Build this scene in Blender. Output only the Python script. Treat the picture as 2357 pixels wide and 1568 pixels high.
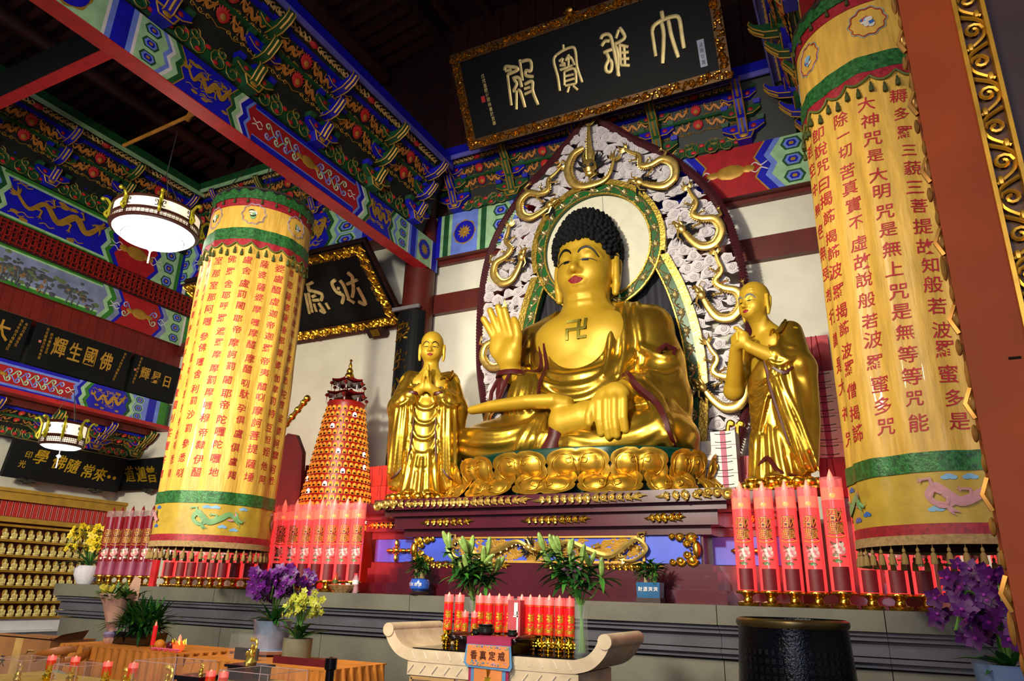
import bpy, bmesh, math, random
import numpy as np
from mathutils import Vector, Matrix, Euler
rnd = random.Random(7)
S = bpy.context.scene
for o in list(bpy.data.objects): bpy.data.objects.remove(o)
COL = S.collection
PI = math.pi
# ---------------------------------------------------------------- camera
EYE = np.array([0.0, 0.0, 1.6]); FPX = 1652.316
RW = np.array([[0.89267574, 0.12597243, 0.4327366], [0.4498628, -0.30752043, -0.83848354], [0.02744953, 0.94316602, -0.33118634]])
cam_d = bpy.data.cameras.new('camera'); cam = bpy.data.objects.new('camera', cam_d); COL.objects.link(cam)
cam_d.sensor_fit = 'HORIZONTAL'; cam_d.sensor_width = 36.0; cam_d.lens = FPX / 2357 * 36.0; cam_d.clip_end = 200
mw = Matrix.Identity(4)
for i in range(3):
    for j in range(3): mw[i][j] = RW[i][j]
    mw[i][3] = EYE[i]
cam.matrix_world = mw
S.camera = cam
def at(x, y, Y=None, X=None, Z=None):
    v = RW @ np.array([x - 1178.5, -(y - 784.0), -FPX])
    t = Y / v[1] if Y is not None else (X / v[0] if X is not None else (Z - 1.6) / v[2])
    return EYE + v * t
# ---------------------------------------------------------------- world, light, exposure
S.view_settings.view_transform = 'Standard'; S.view_settings.look = 'None'
S.view_settings.gamma = 1.0; S.view_settings.use_curve_mapping = False
S.view_settings.exposure = 0.0
W = bpy.data.worlds.new('hall_ambience'); S.world = W; W.use_nodes = True
W.node_tree.nodes['Background'].inputs[0].default_value = (0.55, 0.55, 0.75, 1); W.node_tree.nodes['Background'].inputs[1].default_value = 0.24
S.cycles.use_denoising = True
S.cycles.max_bounces = 6; S.cycles.transparent_max_bounces = 12; S.cycles.caustics_reflective = False; S.cycles.caustics_refractive = False
S.cycles.sample_clamp_indirect = 4.0
def lamp(name, kind, loc, target, power, col, size=1.0, size_y=None, angle=None, blend=.5):
    d = bpy.data.lights.new(name, kind); o = bpy.data.objects.new(name, d); COL.objects.link(o)
    d.energy = power; d.color = col
    if kind == 'AREA':
        d.size = size
        if size_y: d.shape = 'RECTANGLE'; d.size_y = size_y
    else: d.shadow_soft_size = size
    if kind == 'SPOT': d.spot_size = angle; d.spot_blend = blend
    o.location = loc
    o.rotation_euler = (Vector(target) - Vector(loc)).to_track_quat('-Z', 'Y').to_euler()
    return o
lamp('flood_light', 'SPOT', (-4.0, -0.6, 5.4), (-3.9, 9.6, 4.1), 5200, (1.0, .92, .74), .3, angle=math.radians(74), blend=1.0)
lamp('left_flood', 'SPOT', (-8.0, -1.5, 4.6), (-12.6, 10.0, 3.9), 5200, (1.0, .9, .68), .4, angle=math.radians(84), blend=1.0)
lamp('added_hall_fill', 'AREA', (-3.5, 1.2, 6.6), (-3.6, 6.5, .8), 330, (1.0, .86, .62), 2.5, 1.2)  # added warm fill to brighten platform and tables, not a real fixture
lamp('doorway_daylight', 'AREA', (1.5, -7.0, 3.4), (-3.0, 9.0, 3.0), 420, (.72, .76, 1.0), 5.0, 4.0)
lamp('added_post_fill', 'AREA', (-.9, -.9, 2.6), (.3, 1.6, 1.9), 60, (1.0, .76, .42), .6, .6)  # added warm fill that brightens the carved post, no such lamp in the hall
# ---------------------------------------------------------------- objects
def lin(h):
    if isinstance(h, str):
        h = h.lstrip('#'); c = [int(h[i:i + 2], 16) / 255 for i in (0, 2, 4)]
        return tuple(((v / 12.92) if v <= .04045 else ((v + .055) / 1.055) ** 2.4) for v in c)
    return tuple(h)
MATS = {}
def mat(name, col, rough=.5, metal=0.0, emit=0.0, ecol=None, var=.12, scale=6.0, bump=0.0, bscale=30.0, coat=0.0, trans=0.0, alpha=1.0, stretch=None, spec=.5, col2=None):
    if name in MATS: return MATS[name]
    m = bpy.data.materials.new(name); m.use_nodes = True; nt = m.node_tree; p = nt.nodes['Principled BSDF']
    c = lin(col); L = nt.links
    p.inputs['Roughness'].default_value = rough; p.inputs['Metallic'].default_value = metal
    p.inputs['Coat Weight'].default_value = coat; p.inputs['Transmission Weight'].default_value = trans
    p.inputs['Alpha'].default_value = alpha; p.inputs['Specular IOR Level'].default_value = spec
    tc = nt.nodes.new('ShaderNodeTexCoord'); mp = nt.nodes.new('ShaderNodeMapping'); L.new(tc.outputs['Object'], mp.inputs[0])
    if stretch: mp.inputs['Scale'].default_value = stretch
    if var or col2:
        n = nt.nodes.new('ShaderNodeTexNoise'); n.inputs['Scale'].default_value = scale; n.inputs['Detail'].default_value = 4
        L.new(mp.outputs[0], n.inputs['Vector'])
        mx = nt.nodes.new('ShaderNodeMix'); mx.data_type = 'RGBA'
        c2 = lin(col2) if col2 else tuple(v * (1 - 2.2 * var) for v in c)
        c1 = c if col2 else tuple(min(1, v * (1 + var)) for v in c)
        mx.inputs[6].default_value = (*c1, 1); mx.inputs[7].default_value = (*c2, 1)
        rm = nt.nodes.new('ShaderNodeMapRange'); rm.inputs[1].default_value = .35; rm.inputs[2].default_value = .7
        L.new(n.outputs[0], rm.inputs[0]); L.new(rm.outputs[0], mx.inputs[0]); L.new(mx.outputs[2], p.inputs['Base Color'])
    else: p.inputs['Base Color'].default_value = (*c, 1)
    if bump:
        b = nt.nodes.new('ShaderNodeTexNoise'); b.inputs['Scale'].default_value = bscale; b.inputs['Detail'].default_value = 3
        L.new(mp.outputs[0], b.inputs['Vector']); bp = nt.nodes.new('ShaderNodeBump'); bp.inputs['Strength'].default_value = bump; bp.inputs['Distance'].default_value = .02
        L.new(b.outputs[0], bp.inputs['Height']); L.new(bp.outputs[0], p.inputs['Normal'])
    if emit:
        p.inputs['Emission Strength'].default_value = emit; p.inputs['Emission Color'].default_value = (*(lin(ecol) if ecol else c), 1)
    MATS[name] = m
    return m
class MB:
    def __init__(s): s.V = []; s.F = []; s.M = []
    def add(s, V, F, m=0, T=None):
        n = len(s.V)
        if T is not None: V = [tuple(T @ Vector(v)) for v in V]
        else: V = [tuple(map(float, v)) for v in V]
        s.V += V
        if isinstance(m, int): s.M += [m] * len(F)
        else: s.M += list(m)
        s.F += [tuple(i + n for i in f) for f in F]
        return s
    def box(s, c, d, m=0, T=None, tp=1.0, rz=0.0):
        x, y, z = d[0] / 2, d[1] / 2, d[2] / 2; ca, sa = math.cos(rz), math.sin(rz); V = []
        for sz in (-1, 1):
            k = tp if sz > 0 else 1
            for a, b in ((-x, -y), (x, -y), (x, y), (-x, y)):
                a *= k; b *= k; V.append((c[0] + a * ca - b * sa, c[1] + a * sa + b * ca, c[2] + sz * z))
        return s.add(V, [(3, 2, 1, 0), (4, 5, 6, 7), (0, 1, 5, 4), (1, 2, 6, 5), (2, 3, 7, 6), (3, 0, 4, 7)], m, T)
    def lathe(s, prof, c=(0, 0, 0), seg=16, m=0, T=None, sx=1, sy=1, a0=0, a1=2 * PI, cap=True, wob=None):
        full = abs(a1 - a0 - 2 * PI) < 1e-6; n = seg if full else seg + 1; V = []; F = []
        for (r, z) in prof:
            for i in range(n):
                a = a0 + (a1 - a0) * i / seg; k = r * (wob(a, z) if wob else 1)
                V.append((c[0] + math.cos(a) * k * sx, c[1] + math.sin(a) * k * sy, c[2] + z))
        for j in range(len(prof) - 1):
            for i in range(seg):
                i2 = (i + 1) % n
                F.append((j * n + i, j * n + i2, (j + 1) * n + i2, (j + 1) * n + i))
        if cap and full:
            if prof[0][0] > 1e-4: F.append(tuple(reversed(range(n))))
            if prof[-1][0] > 1e-4: F.append(tuple(range((len(prof) - 1) * n, len(prof) * n)))
        return s.add(V, F, m, T)
    def tube(s, pts, r, seg=6, m=0, flat=1.0, up=None, cap=True, closed=False, T=None):
        P = [Vector(p) for p in pts]; n = len(P)
        if not hasattr(r, '__len__'): r = [r] * n
        V = []; F = []; u0 = Vector(up) if up else None; prev = None
        for i in range(n):
            a = P[(i - 1) % n] if (closed or i > 0) else P[i]; b = P[(i + 1) % n] if (closed or i < n - 1) else P[i]
            t = (b - a); t = t.normalized() if t.length > 1e-9 else Vector((0, 0, 1))
            if u0: q = u0 - t * u0.dot(t)
            else:
                ref = prev if prev else (Vector((0, 0, 1)) if abs(t.z) < .9 else Vector((1, 0, 0))); q = ref - t * ref.dot(t)
            if q.length < 1e-6: q = t.orthogonal()
            q.normalize(); prev = q; w = t.cross(q)
            for k in range(seg):
                an = 2 * PI * k / seg; V.append(P[i] + q * (math.cos(an) * r[i] * flat) + w * (math.sin(an) * r[i]))
        for i in range(n if closed else n - 1):
            for k in range(seg):
                k2 = (k + 1) % seg; j = (i + 1) % n; F.append((i * seg + k, i * seg + k2, j * seg + k2, j * seg + k))
        if cap and not closed: F.append(tuple(reversed(range(seg)))); F.append(tuple(range((n - 1) * seg, n * seg)))
        return s.add(V, F, m, T)
    def prism(s, poly, o, u, v, depth, m=0, ms=None):
        o = Vector(o); u = Vector(u); v = Vector(v); w = u.cross(v).normalized() * depth; n = len(poly)
        A = [o + u * p[0] + v * p[1] for p in poly]; ar = sum(poly[i][0] * poly[(i + 1) % n][1] - poly[(i + 1) % n][0] * poly[i][1] for i in range(n))
        if ar < 0: A.reverse()
        V = A + [a + w for a in A]; F = [tuple(reversed(range(n))), tuple(range(n, 2 * n))]
        F += [(i, (i + 1) % n, n + (i + 1) % n, n + i) for i in range(n)]
        return s.add(V, F, [m, m] + [m if ms is None else ms] * n)
    def ball(s, c, r, seg=8, rings=6, m=0, T=None):
        if not hasattr(r, '__len__'): r = (r, r, r)
        V = [(c[0], c[1], c[2] - r[2])]; F = []
        for j in range(1, rings):
            b = -PI / 2 + PI * j / rings
            for i in range(seg):
                a = 2 * PI * i / seg; V.append((c[0] + r[0] * math.cos(b) * math.cos(a), c[1] + r[1] * math.cos(b) * math.sin(a), c[2] + r[2] * math.sin(b)))
        V.append((c[0], c[1], c[2] + r[2])); L = len(V) - 1
        for i in range(seg):
            i2 = (i + 1) % seg; F.append((0, 1 + i2, 1 + i)); F.append((L, L - seg + i, L - seg + i2))
            for j in range(rings - 2): F.append((1 + j * seg + i, 1 + j * seg + i2, 1 + (j + 1) * seg + i2, 1 + (j + 1) * seg + i))
        return s.add(V, F, m, T)
    def grid(s, fn, nu, nv, m=0, mf=None, T=None, closed=False):
        V = [fn(i / nu, j / nv) for j in range(nv + 1) for i in range(nu + 1)]; F = []; ms = []
        for j in range(nv):
            for i in range(nu):
                a = j * (nu + 1) + i; F.append((a, a + 1, a + nu + 2, a + nu + 1)); ms.append(mf(i / nu, j / nv) if mf else m)
        return s.add(V, F, ms, T)
    def xf(s, fn): s.V = [tuple(fn(*v)) for v in s.V]; return s
def build(name, mb, mats, parent=None, smooth=True, ang=.7, label=None, off=None):
    me = bpy.data.meshes.new(name); V = mb.V
    if off is not None: V = [(a - off[0], b - off[1], c - off[2]) for a, b, c in V]
    me.from_pydata(V, [], mb.F)
    if not isinstance(mats, (list, tuple)): mats = [mats]
    for x in mats: me.materials.append(x)
    if len(mats) > 1: me.polygons.foreach_set('material_index', mb.M)
    if smooth:
        me.polygons.foreach_set('use_smooth', [True] * len(mb.F)); me.set_sharp_from_angle(angle=ang)
    me.update()
    o = bpy.data.objects.new(name, me); COL.objects.link(o)
    if parent is not None: o.parent = parent
    if label: o['label'] = label
    return o
def tag(o, label, cat, group=None, kind=None):
    if label: o['label'] = label
    if cat: o['category'] = cat
    if group: o['group'] = group
    if kind: o['kind'] = kind
    return o
def thing(name, label, cat, loc=(0, 0, 0), rz=0.0, group=None, rot=None):
    o = bpy.data.objects.new(name, None); COL.objects.link(o); o.location = loc
    o.rotation_euler = rot if rot else (0, 0, rz); o.empty_display_size = .1
    return tag(o, label, cat, group)
def struct(name, mb, mats, parent=None, smooth=False):
    o = build(name, mb, mats, parent, smooth)
    if parent is None: o['kind'] = 'structure'
    return o
def part(name, mb, mats, t, smooth=True, ang=.7, label=None):   # mb in world coordinates, t at a location without rotation
    p = t; off = np.zeros(3)
    while p is not None: off = off + np.array(p.location); p = p.parent
    return build(name, mb, mats, t, smooth, ang, label, off)
KIDS = {}
def copy_tree(o, loc=None, rz=None, label=None, scale=None, group=None, parent=None):
    c = o.copy(); COL.objects.link(c)
    if parent is not None: c.parent = parent
    if loc is not None: c.location = loc
    if rz is not None: c.rotation_euler = (c.rotation_euler[0], c.rotation_euler[1], rz)
    if scale is not None: c.scale = (scale, scale, scale) if not hasattr(scale, '__len__') else scale
    if label: c['label'] = label
    if group: c['group'] = group
    for ch in o.children:
        copy_tree(ch, parent=c)
    return c
def inst(src, loc, rot=(0, 0, 0), scale=(1, 1, 1), parent=None, name=None):
    c = src.copy(); COL.objects.link(c); c.location = loc; c.rotation_euler = rot; c.scale = scale if hasattr(scale, '__len__') else (scale,) * 3
    if parent is not None: c.parent = parent
    return c
def catmull(P, n=6, closed=False):
    P = [np.array(p, float) for p in P]; out = []; m = len(P)
    for i in range(m if closed else m - 1):
        p0 = P[(i - 1) % m] if (closed or i > 0) else P[0]; p1 = P[i]; p2 = P[(i + 1) % m]; p3 = P[(i + 2) % m] if (closed or i < m - 2) else P[-1]
        for k in range(n):
            t = k / n; out.append(.5 * ((2 * p1) + (-p0 + p2) * t + (2 * p0 - 5 * p1 + 4 * p2 - p3) * t * t + (-p0 + 3 * p1 - 3 * p2 + p3) * t ** 3))
    if not closed: out.append(P[-1])
    return out
# ---------------------------------------------------------------- lettering
_G = {}
def glyph(ch, depth=.0, bold=.0, res=2):
    k = (ch, depth, bold)
    if k in _G: return _G[k]
    cu = bpy.data.curves.new('lettering', 'FONT'); cu.body = ch; cu.size = 1.0; cu.extrude = depth; cu.offset = bold; cu.resolution_u = res
    cu.align_x = 'CENTER'
    ob = bpy.data.objects.new('lettering', cu); COL.objects.link(ob)
    dg = bpy.context.evaluated_depsgraph_get(); me = bpy.data.meshes.new_from_object(ob.evaluated_get(dg))
    V = np.array([v.co[:] for v in me.vertices]) if len(me.vertices) else np.zeros((0, 3)); F = [tuple(p.vertices) for p in me.polygons]
    bpy.data.objects.remove(ob); bpy.data.curves.remove(cu); bpy.data.meshes.remove(me)
    if len(V): V[:, 0] -= (V[:, 0].max() + V[:, 0].min()) / 2; V[:, 1] -= (V[:, 1].max() + V[:, 1].min()) / 2
    _G[k] = (V, F); return _G[k]
_GF = {}
def fine_glyph(ch, bold):
    k = (ch, bold)
    if k in _GF: return _GF[k]
    V, F = glyph(ch, 0.0, bold); b = bmesh.new(); vs = [b.verts.new(v) for v in V]
    for f in F:
        try: b.faces.new([vs[i] for i in f])
        except ValueError: pass
    for _ in range(3):
        bmesh.ops.triangulate(b, faces=b.faces[:]); L = [e for e in b.edges if e.calc_length() > .16]
        if not L: break
        bmesh.ops.subdivide_edges(b, edges=L, cuts=1)
    bmesh.ops.triangulate(b, faces=b.faces[:]); b.verts.index_update()
    r = (np.array([v.co[:] for v in b.verts]), [tuple(v.index for v in f.verts) for f in b.faces]); b.free(); _GF[k] = r; return r
def write(mb, ch, fn, w, h=None, depth=.0, bold=.0, m=0, shear=0.0, fine=False):
    V, F = fine_glyph(ch, bold) if fine else glyph(ch, depth, bold); h = h or w
    if len(V): mb.add([fn(x * w + shear * y * w, y * h, z) for x, y, z in V], F, m)
    return mb
# ---------------------------------------------------------------- sculpting by distance fields
class SDF:
    def __init__(s, lo, hi, h):
        s.lo = np.array(lo, float); s.h = h; n = np.ceil((np.array(hi) - s.lo) / h).astype(int) + 1; s.n = n
        s.ax = [(s.lo[i] + h * np.arange(n[i])).astype(np.float32) for i in range(3)]; s.d = np.full(tuple(n), .6, np.float32)
    def comb(s, fn, lo, hi, k=.05, mode='u'):
        i0 = np.maximum(0, np.floor((np.array(lo) - k - 3 * s.h - s.lo) / s.h).astype(int)); i1 = np.minimum(s.n, np.ceil((np.array(hi) + k + 3 * s.h - s.lo) / s.h).astype(int) + 1)
        if np.any(i1 <= i0): return s
        sl = tuple(slice(a, b) for a, b in zip(i0, i1))
        x = s.ax[0][sl[0]][:, None, None]; y = s.ax[1][sl[1]][None, :, None]; z = s.ax[2][sl[2]][None, None, :]
        v = fn(x, y, z); d = s.d[sl]
        if mode == 'u': h = np.maximum(k - np.abs(d - v), 0) / k; s.d[sl] = np.minimum(d, v) - h * h * k * .25
        elif mode == 'c': v = -v; h = np.maximum(k - np.abs(d - v), 0) / k; s.d[sl] = np.maximum(d, v) + h * h * k * .25
        return s
    def ell(s, c, r, k=.05, rot=None, mode='u'):
        r = np.array(r if hasattr(r, '__len__') else (r, r, r), float); R = np.array(Euler(rot).to_matrix()).T if rot else None; mr = r.max() if rot else None
        def fn(x, y, z):
            x = x - c[0]; y = y - c[1]; z = z - c[2]
            if R is not None: x, y, z = R[0, 0] * x + R[0, 1] * y + R[0, 2] * z, R[1, 0] * x + R[1, 1] * y + R[1, 2] * z, R[2, 0] * x + R[2, 1] * y + R[2, 2] * z
            k0 = np.sqrt((x / r[0]) ** 2 + (y / r[1]) ** 2 + (z / r[2]) ** 2); k1 = np.sqrt((x / r[0] ** 2) ** 2 + (y / r[1] ** 2) ** 2 + (z / r[2] ** 2) ** 2) + 1e-9
            return k0 * (k0 - 1) / k1
        e = np.array([mr] * 3) if rot else r
        return s.comb(fn, np.array(c) - e, np.array(c) + e, k, mode)
    def cap(s, a, b, ra, rb=None, k=.05, mode='u', flat=None):
        rb = ra if rb is None else rb; a = np.array(a, float); b = np.array(b, float); ba = b - a; L = ba @ ba + 1e-12; m = max(ra, rb)
        def fn(x, y, z):
            px = x - a[0]; py = y - a[1]; pz = z - a[2]
            t = np.clip((px * ba[0] + py * ba[1] + pz * ba[2]) / L, 0, 1)
            qx = px - t * ba[0]; qy = py - t * ba[1]; qz = pz - t * ba[2]
            if flat: qx, qy, qz = qx * flat[0], qy * flat[1], qz * flat[2]
            return np.sqrt(qx * qx + qy * qy + qz * qz) - (ra + (rb - ra) * t)
        return s.comb(fn, np.minimum(a, b) - m, np.maximum(a, b) + m, k, mode)
    def chain(s, P, r, k=.05, mode='u', flat=None):
        n = len(P); r = [r] * n if not hasattr(r, '__len__') else r
        A = np.array(P, float); R = np.array(r)
        def fn(x, y, z):
            out = None
            for i in range(n - 1):
                a = A[i]; ba = A[i + 1] - a; L = ba @ ba + 1e-12; px = x - a[0]; py = y - a[1]; pz = z - a[2]
                t = np.clip((px * ba[0] + py * ba[1] + pz * ba[2]) / L, 0, 1); qx = px - t * ba[0]; qy = py - t * ba[1]; qz = pz - t * ba[2]
                if flat: qx, qy, qz = qx * flat[0], qy * flat[1], qz * flat[2]
                v = np.sqrt(qx * qx + qy * qy + qz * qz) - (R[i] + (R[i + 1] - R[i]) * t); out = v if out is None else np.minimum(out, v)
            return out
        m = R.max() / (min(flat) if flat else 1)
        return s.comb(fn, A.min(0) - m, A.max(0) + m, k, mode)
    def box(s, c, hf, rd=.02, k=.05, rot=None, mode='u'):
        R = np.array(Euler(rot).to_matrix()).T if rot else None; hf = np.array(hf)
        def fn(x, y, z):
            x = x - c[0]; y = y - c[1]; z = z - c[2]
            if R is not None: x, y, z = R[0, 0] * x + R[0, 1] * y + R[0, 2] * z, R[1, 0] * x + R[1, 1] * y + R[1, 2] * z, R[2, 0] * x + R[2, 1] * y + R[2, 2] * z
            qx, qy, qz = np.abs(x) - hf[0] + rd, np.abs(y) - hf[1] + rd, np.abs(z) - hf[2] + rd
            return np.sqrt(np.maximum(qx, 0) ** 2 + np.maximum(qy, 0) ** 2 + np.maximum(qz, 0) ** 2) + np.minimum(np.maximum(qx, np.maximum(qy, qz)), 0) - rd
        e = np.array([hf.max() * 1.75] * 3) if rot else hf
        return s.comb(fn, np.array(c) - e, np.array(c) + e, k, mode)
    def front(s, x, z):          # first surface seen from -y
        i = int(round((x - s.lo[0]) / s.h)); j = int(round((z - s.lo[2]) / s.h)); i = min(max(i, 0), s.n[0] - 1); j = min(max(j, 0), s.n[2] - 1)
        col = s.d[i, :, j]; w = np.nonzero(col < 0)[0]
        if not len(w): return None
        q = w[0]
        if q == 0: return float(s.ax[1][0])
        a, b = col[q - 1], col[q]
        return float(s.ax[1][q - 1] + s.h * a / (a - b))
    def drape(s, P, n=5, lift=0.0, default=None):   # (x,z) curve laid on the front surface
        out = []
        for p in catmull(P, n):
            y = s.front(p[0], p[1])
            if y is None: y = default if default is not None else (out[-1][1] if out else 0.0)
            out.append((p[0], y - lift, p[1]))
        if len(out) > 4:
            ys = [q[1] for q in out]
            for _ in range(6): ys = [ys[0]] + [(ys[i - 1] + 2 * ys[i] + ys[i + 1]) / 4 for i in range(1, len(ys) - 1)] + [ys[-1]]
            out = [(q[0], y, q[2]) for q, y in zip(out, ys)]
        return out
    def ridge(s, P, r=.03, k=.04, mode='u', n=5, sink=.0, taper=True):
        Q = s.drape(P, n, -sink); m = len(Q)
        rr = [r * (.35 + .65 * math.sin(PI * (i + .5) / m) ** .6) if taper else r for i in range(m)]
        return s.chain(Q, rr, k, mode)
    def mesh(s):
        import openvdb as vdb
        g = vdb.FloatGrid(background=float(.6)); g.copyFromArray(s.d)
        P, Q = g.convertToQuads(isovalue=0.0)
        P = P * s.h + s.lo; mb = MB(); mb.V = [tuple(map(float, p)) for p in P]; mb.F = [tuple(int(i) for i in q) for q in Q]; mb.M = [0] * len(mb.F)
        p = np.asarray(P); q = np.asarray(Q); vol = np.einsum('ij,ij->i', p[q[:, 0]] - p.mean(0), np.cross(p[q[:, 1]] - p.mean(0), p[q[:, 2]] - p.mean(0))).sum()
        if vol < 0: mb.F = [f[::-1] for f in mb.F]
        return mb
# ---------------------------------------------------------------- materials
GOLD = mat('gilded_gold', '#dfb548', .3, 1.0, var=.1, scale=9, bump=.15, bscale=25)
GOLDL = mat('pale_gilding', '#e2c069', .34, .85, var=.12, scale=14)
GOLDP = mat('gold_paint', '#b98d35', .5, .35, var=.1)
ORANGE = mat('ochre_paint', '#c07a30', .6, .1, var=.12, scale=12)
DBLUE = mat('deep_blue_paint', '#1212b4', .5, var=.12, scale=5)
LBLUE = mat('light_blue_paint', '#6c86e0', .5, var=.1)
PURP = mat('violet_blue_paint', '#6a68c8', .55, var=.08)
DGREEN = mat('deep_green_paint', '#17502a', .55, var=.15)
LGREEN = mat('pale_green_paint', '#9cc79a', .55, var=.1)
MGREEN = mat('leaf_green_paint', '#2f7a26', .55, var=.12)
RED = mat('vermilion_paint', '#a41820', .5, var=.1)
BRED = mat('bright_red_paint', '#c2242a', .5, var=.1)
WOODRED = mat('red_brown_lacquer', '#5c1d15', .45, var=.16, scale=3, stretch=(1, 1, .3))
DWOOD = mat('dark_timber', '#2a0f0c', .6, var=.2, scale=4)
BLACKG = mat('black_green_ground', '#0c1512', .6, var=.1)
BLACKL = mat('black_lacquer', '#101215', .55, var=.1, scale=2, spec=.15)
WHITEP = mat('white_plaster', '#dcdacb', .85, var=.05, scale=1.5, bump=.08, bscale=6)
WHITE = mat('white_paint', '#d9d6d8', .55, var=.05)
MANE = mat('blue_black_mane', '#10141c', .6, var=.1)
def K(u, v, w=0.0): return (u, -w, v)
def uvtube(mb, P, r, seg=4, m=0, w=0.0, flat=.6, cap=True):
    return mb.tube([K(p[0], p[1], w + (p[2] if len(p) > 2 else 0)) for p in P], r, seg, m, flat=flat, up=(0, -1, 0), cap=cap)
def spiral(c, r0, turns, a0, sgn=1, n=12, shrink=.12):
    return [(c[0] + r0 * (1 - (1 - shrink) * i / n) * math.cos(a0 + sgn * 2 * PI * turns * i / n), c[1] + r0 * (1 - (1 - shrink) * i / n) * math.sin(a0 + sgn * 2 * PI * turns * i / n)) for i in range(n + 1)]
def flame(mb, p, d, L, wd, m=0, w=0.0, th=.3, bend=.25):
    px, py = -d[1], d[0]; V = [K(p[0] - px * wd / 2, p[1] - py * wd / 2, w), K(p[0] + px * wd / 2, p[1] + py * wd / 2, w),
        K(p[0] + d[0] * L * .55 + px * (wd * .4 + bend * L * .3), p[1] + d[1] * L * .55 + py * (wd * .4 + bend * L * .3), w),
        K(p[0] + d[0] * L + px * bend * L * .2, p[1] + d[1] * L + py * bend * L * .2, w),
        K(p[0] + d[0] * L * .5 + px * (bend * L * .3 - wd * .3), p[1] + d[1] * L * .5 + py * (bend * L * .3 - wd * .3), w),
        K(p[0] + d[0] * L * .45 + px * bend * L * .25, p[1] + d[1] * L * .45 + py * bend * L * .25, w + wd * th)]
    return mb.add(V, [(0, 1, 5), (1, 2, 5), (2, 3, 5), (3, 4, 5), (4, 0, 5)], m)
def dragon(path, r, n=6, seg=6, legs=(.3, .45, .65, .78), flat=.75, hs=1.0, lod=1, front=False):
    mb = MB(); P = catmull(path, n); m = len(P)
    rr = [r * (.75 + .45 * math.sin(PI * min(1, i / m * 1.5)) if i / m < .5 else 1.06 * max(.36, 1 - (i / m - .5) * 1.25)) for i in range(m)]
    uvtube(mb, P, rr, seg, 0, r, flat)
    def frame(i):
        a = np.array(P[max(0, i - 1)]); b = np.array(P[min(m - 1, i + 1)]); d = b[:2] - a[:2]; d = d / (np.linalg.norm(d) + 1e-9); return d
    if lod:                                             # dorsal fin
        for i in range(2, m - 3, 2 if lod == 1 else 1):
            d = frame(i); q = (-d[1], d[0]); flame(mb, (P[i][0] + q[0] * rr[i] * .7, P[i][1] + q[1] * rr[i] * .7), q, rr[i] * .9, rr[i] * 1.0, 0, r * 1.1, .2, .5)
    d = frame(m - 1)                                    # tail plume
    for k in (-.9, -.45, 0, .45, .9):
        a = math.atan2(d[1], d[0]) + k; flame(mb, (P[-1][0] - d[0] * r * .4, P[-1][1] - d[1] * r * .4), (math.cos(a), math.sin(a)), r * (3.6 - abs(k)), r * 1.0, 0, r * .7, .3, .5 * (1 if k >= 0 else -1))
    for q, f in enumerate(legs):                        # legs with claws
        i = int(f * (m - 1)); d = frame(i); s = 1 if q % 2 else -1; nrm = (-d[1] * s, d[0] * s); p0 = np.array(P[i][:2])
        p1 = p0 + np.array(nrm) * r * 1.9 - d * r * 1.0; p2 = p1 + np.array(nrm) * r * 1.0 + d * r * 1.6
        uvtube(mb, [tuple(p0) + (0,), tuple(p1) + (r * .4,), tuple(p2) + (r * .2,)], [r * .6, r * .42, r * .3], 5 if lod else 4, 0, r, .8)
        a = math.atan2(*(p2 - p1)[::-1])
        for k in (-.8, 0, .8): flame(mb, tuple(p2), (math.cos(a + k), math.sin(a + k)), r * 1.3, r * .4, 0, r, .5, .3)
    d = -frame(0); hp = np.array(P[0][:2]) + d * r * .6; px = np.array((-d[1], d[0])); H = r * hs; w = r * 1.2
    def B(a, b, c, ra, rb, rc, mm=0):
        q = hp + d * a * H + px * b * H; ang = math.atan2(d[1], d[0])
        T = Matrix.Translation(Vector(K(q[0], q[1], w + c * H))) @ Matrix.Rotation(-ang, 4, 'Y'); mb.ball((0, 0, 0), (ra * H, rc * H, rb * H), 7 if lod else 5, 5 if lod else 4, mm, T)
    mb_m = [-1.25, -.8, -.4, 0, .4, .8, 1.25] if lod else [-.7, 0, .7]
    for k in mb_m:                                      # mane
        a = math.atan2(-d[1], -d[0]) + k; flame(mb, tuple(hp), (math.cos(a), math.sin(a)), H * 3.0, H * .95, 1, w * .6, .4, .4 if k > 0 else -.4)
    if front:
        B(0, 0, .2, 1.2, 1.15, .9); B(.75, 0, .55, .75, .8, .8); B(1.3, 0, .45, .45, .75, .55)
        for s in (-1, 1): B(.15, .55 * s, .9, .3, .32, .3, 1 if lod else 0)
        for s in (-1, 1): uvtube(mb, [tuple(hp - d * H * .6 + px * s * H * .6), tuple(hp - d * H * 1.8 + px * s * H * .9), tuple(hp - d * H * 2.6 + px * s * H * .6)], [H * .25, H * .2, H * .06], 5, 0, w + H * .4)
    else:
        B(0, 0, .2, 1.1, .95, .8); B(1.15, .22, .3, 1.0, .5, .6); B(2.0, .35, .35, .38, .4, .5); B(.95, -.62, .2, .9, .28, .5); B(.35, .55, .75, .3, .26, .25)
        uvtube(mb, [tuple(hp + px * H * .7), tuple(hp - d * H * 1.1 + px * H * 1.5), tuple(hp - d * H * 2.2 + px * H * 1.3)], [H * .28, H * .2, H * .06], 5, 0, w + H * .5)
        for s in (1, -1): uvtube(mb, [tuple(hp + d * H * 1.7 + px * s * .4 * H), tuple(hp + d * H * 2.4 + px * s * 1.3 * H), tuple(hp + d * H * 1.6 + px * s * 1.9 * H)], [H * .13, H * .1, H * .03], 4, 0, w + H * .4)
    return mb
RUN = [(.42, .1), (.3, -.04), (.16, .1), (.0, -.07), (-.16, .09), (-.3, -.06), (-.44, .07)]
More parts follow.
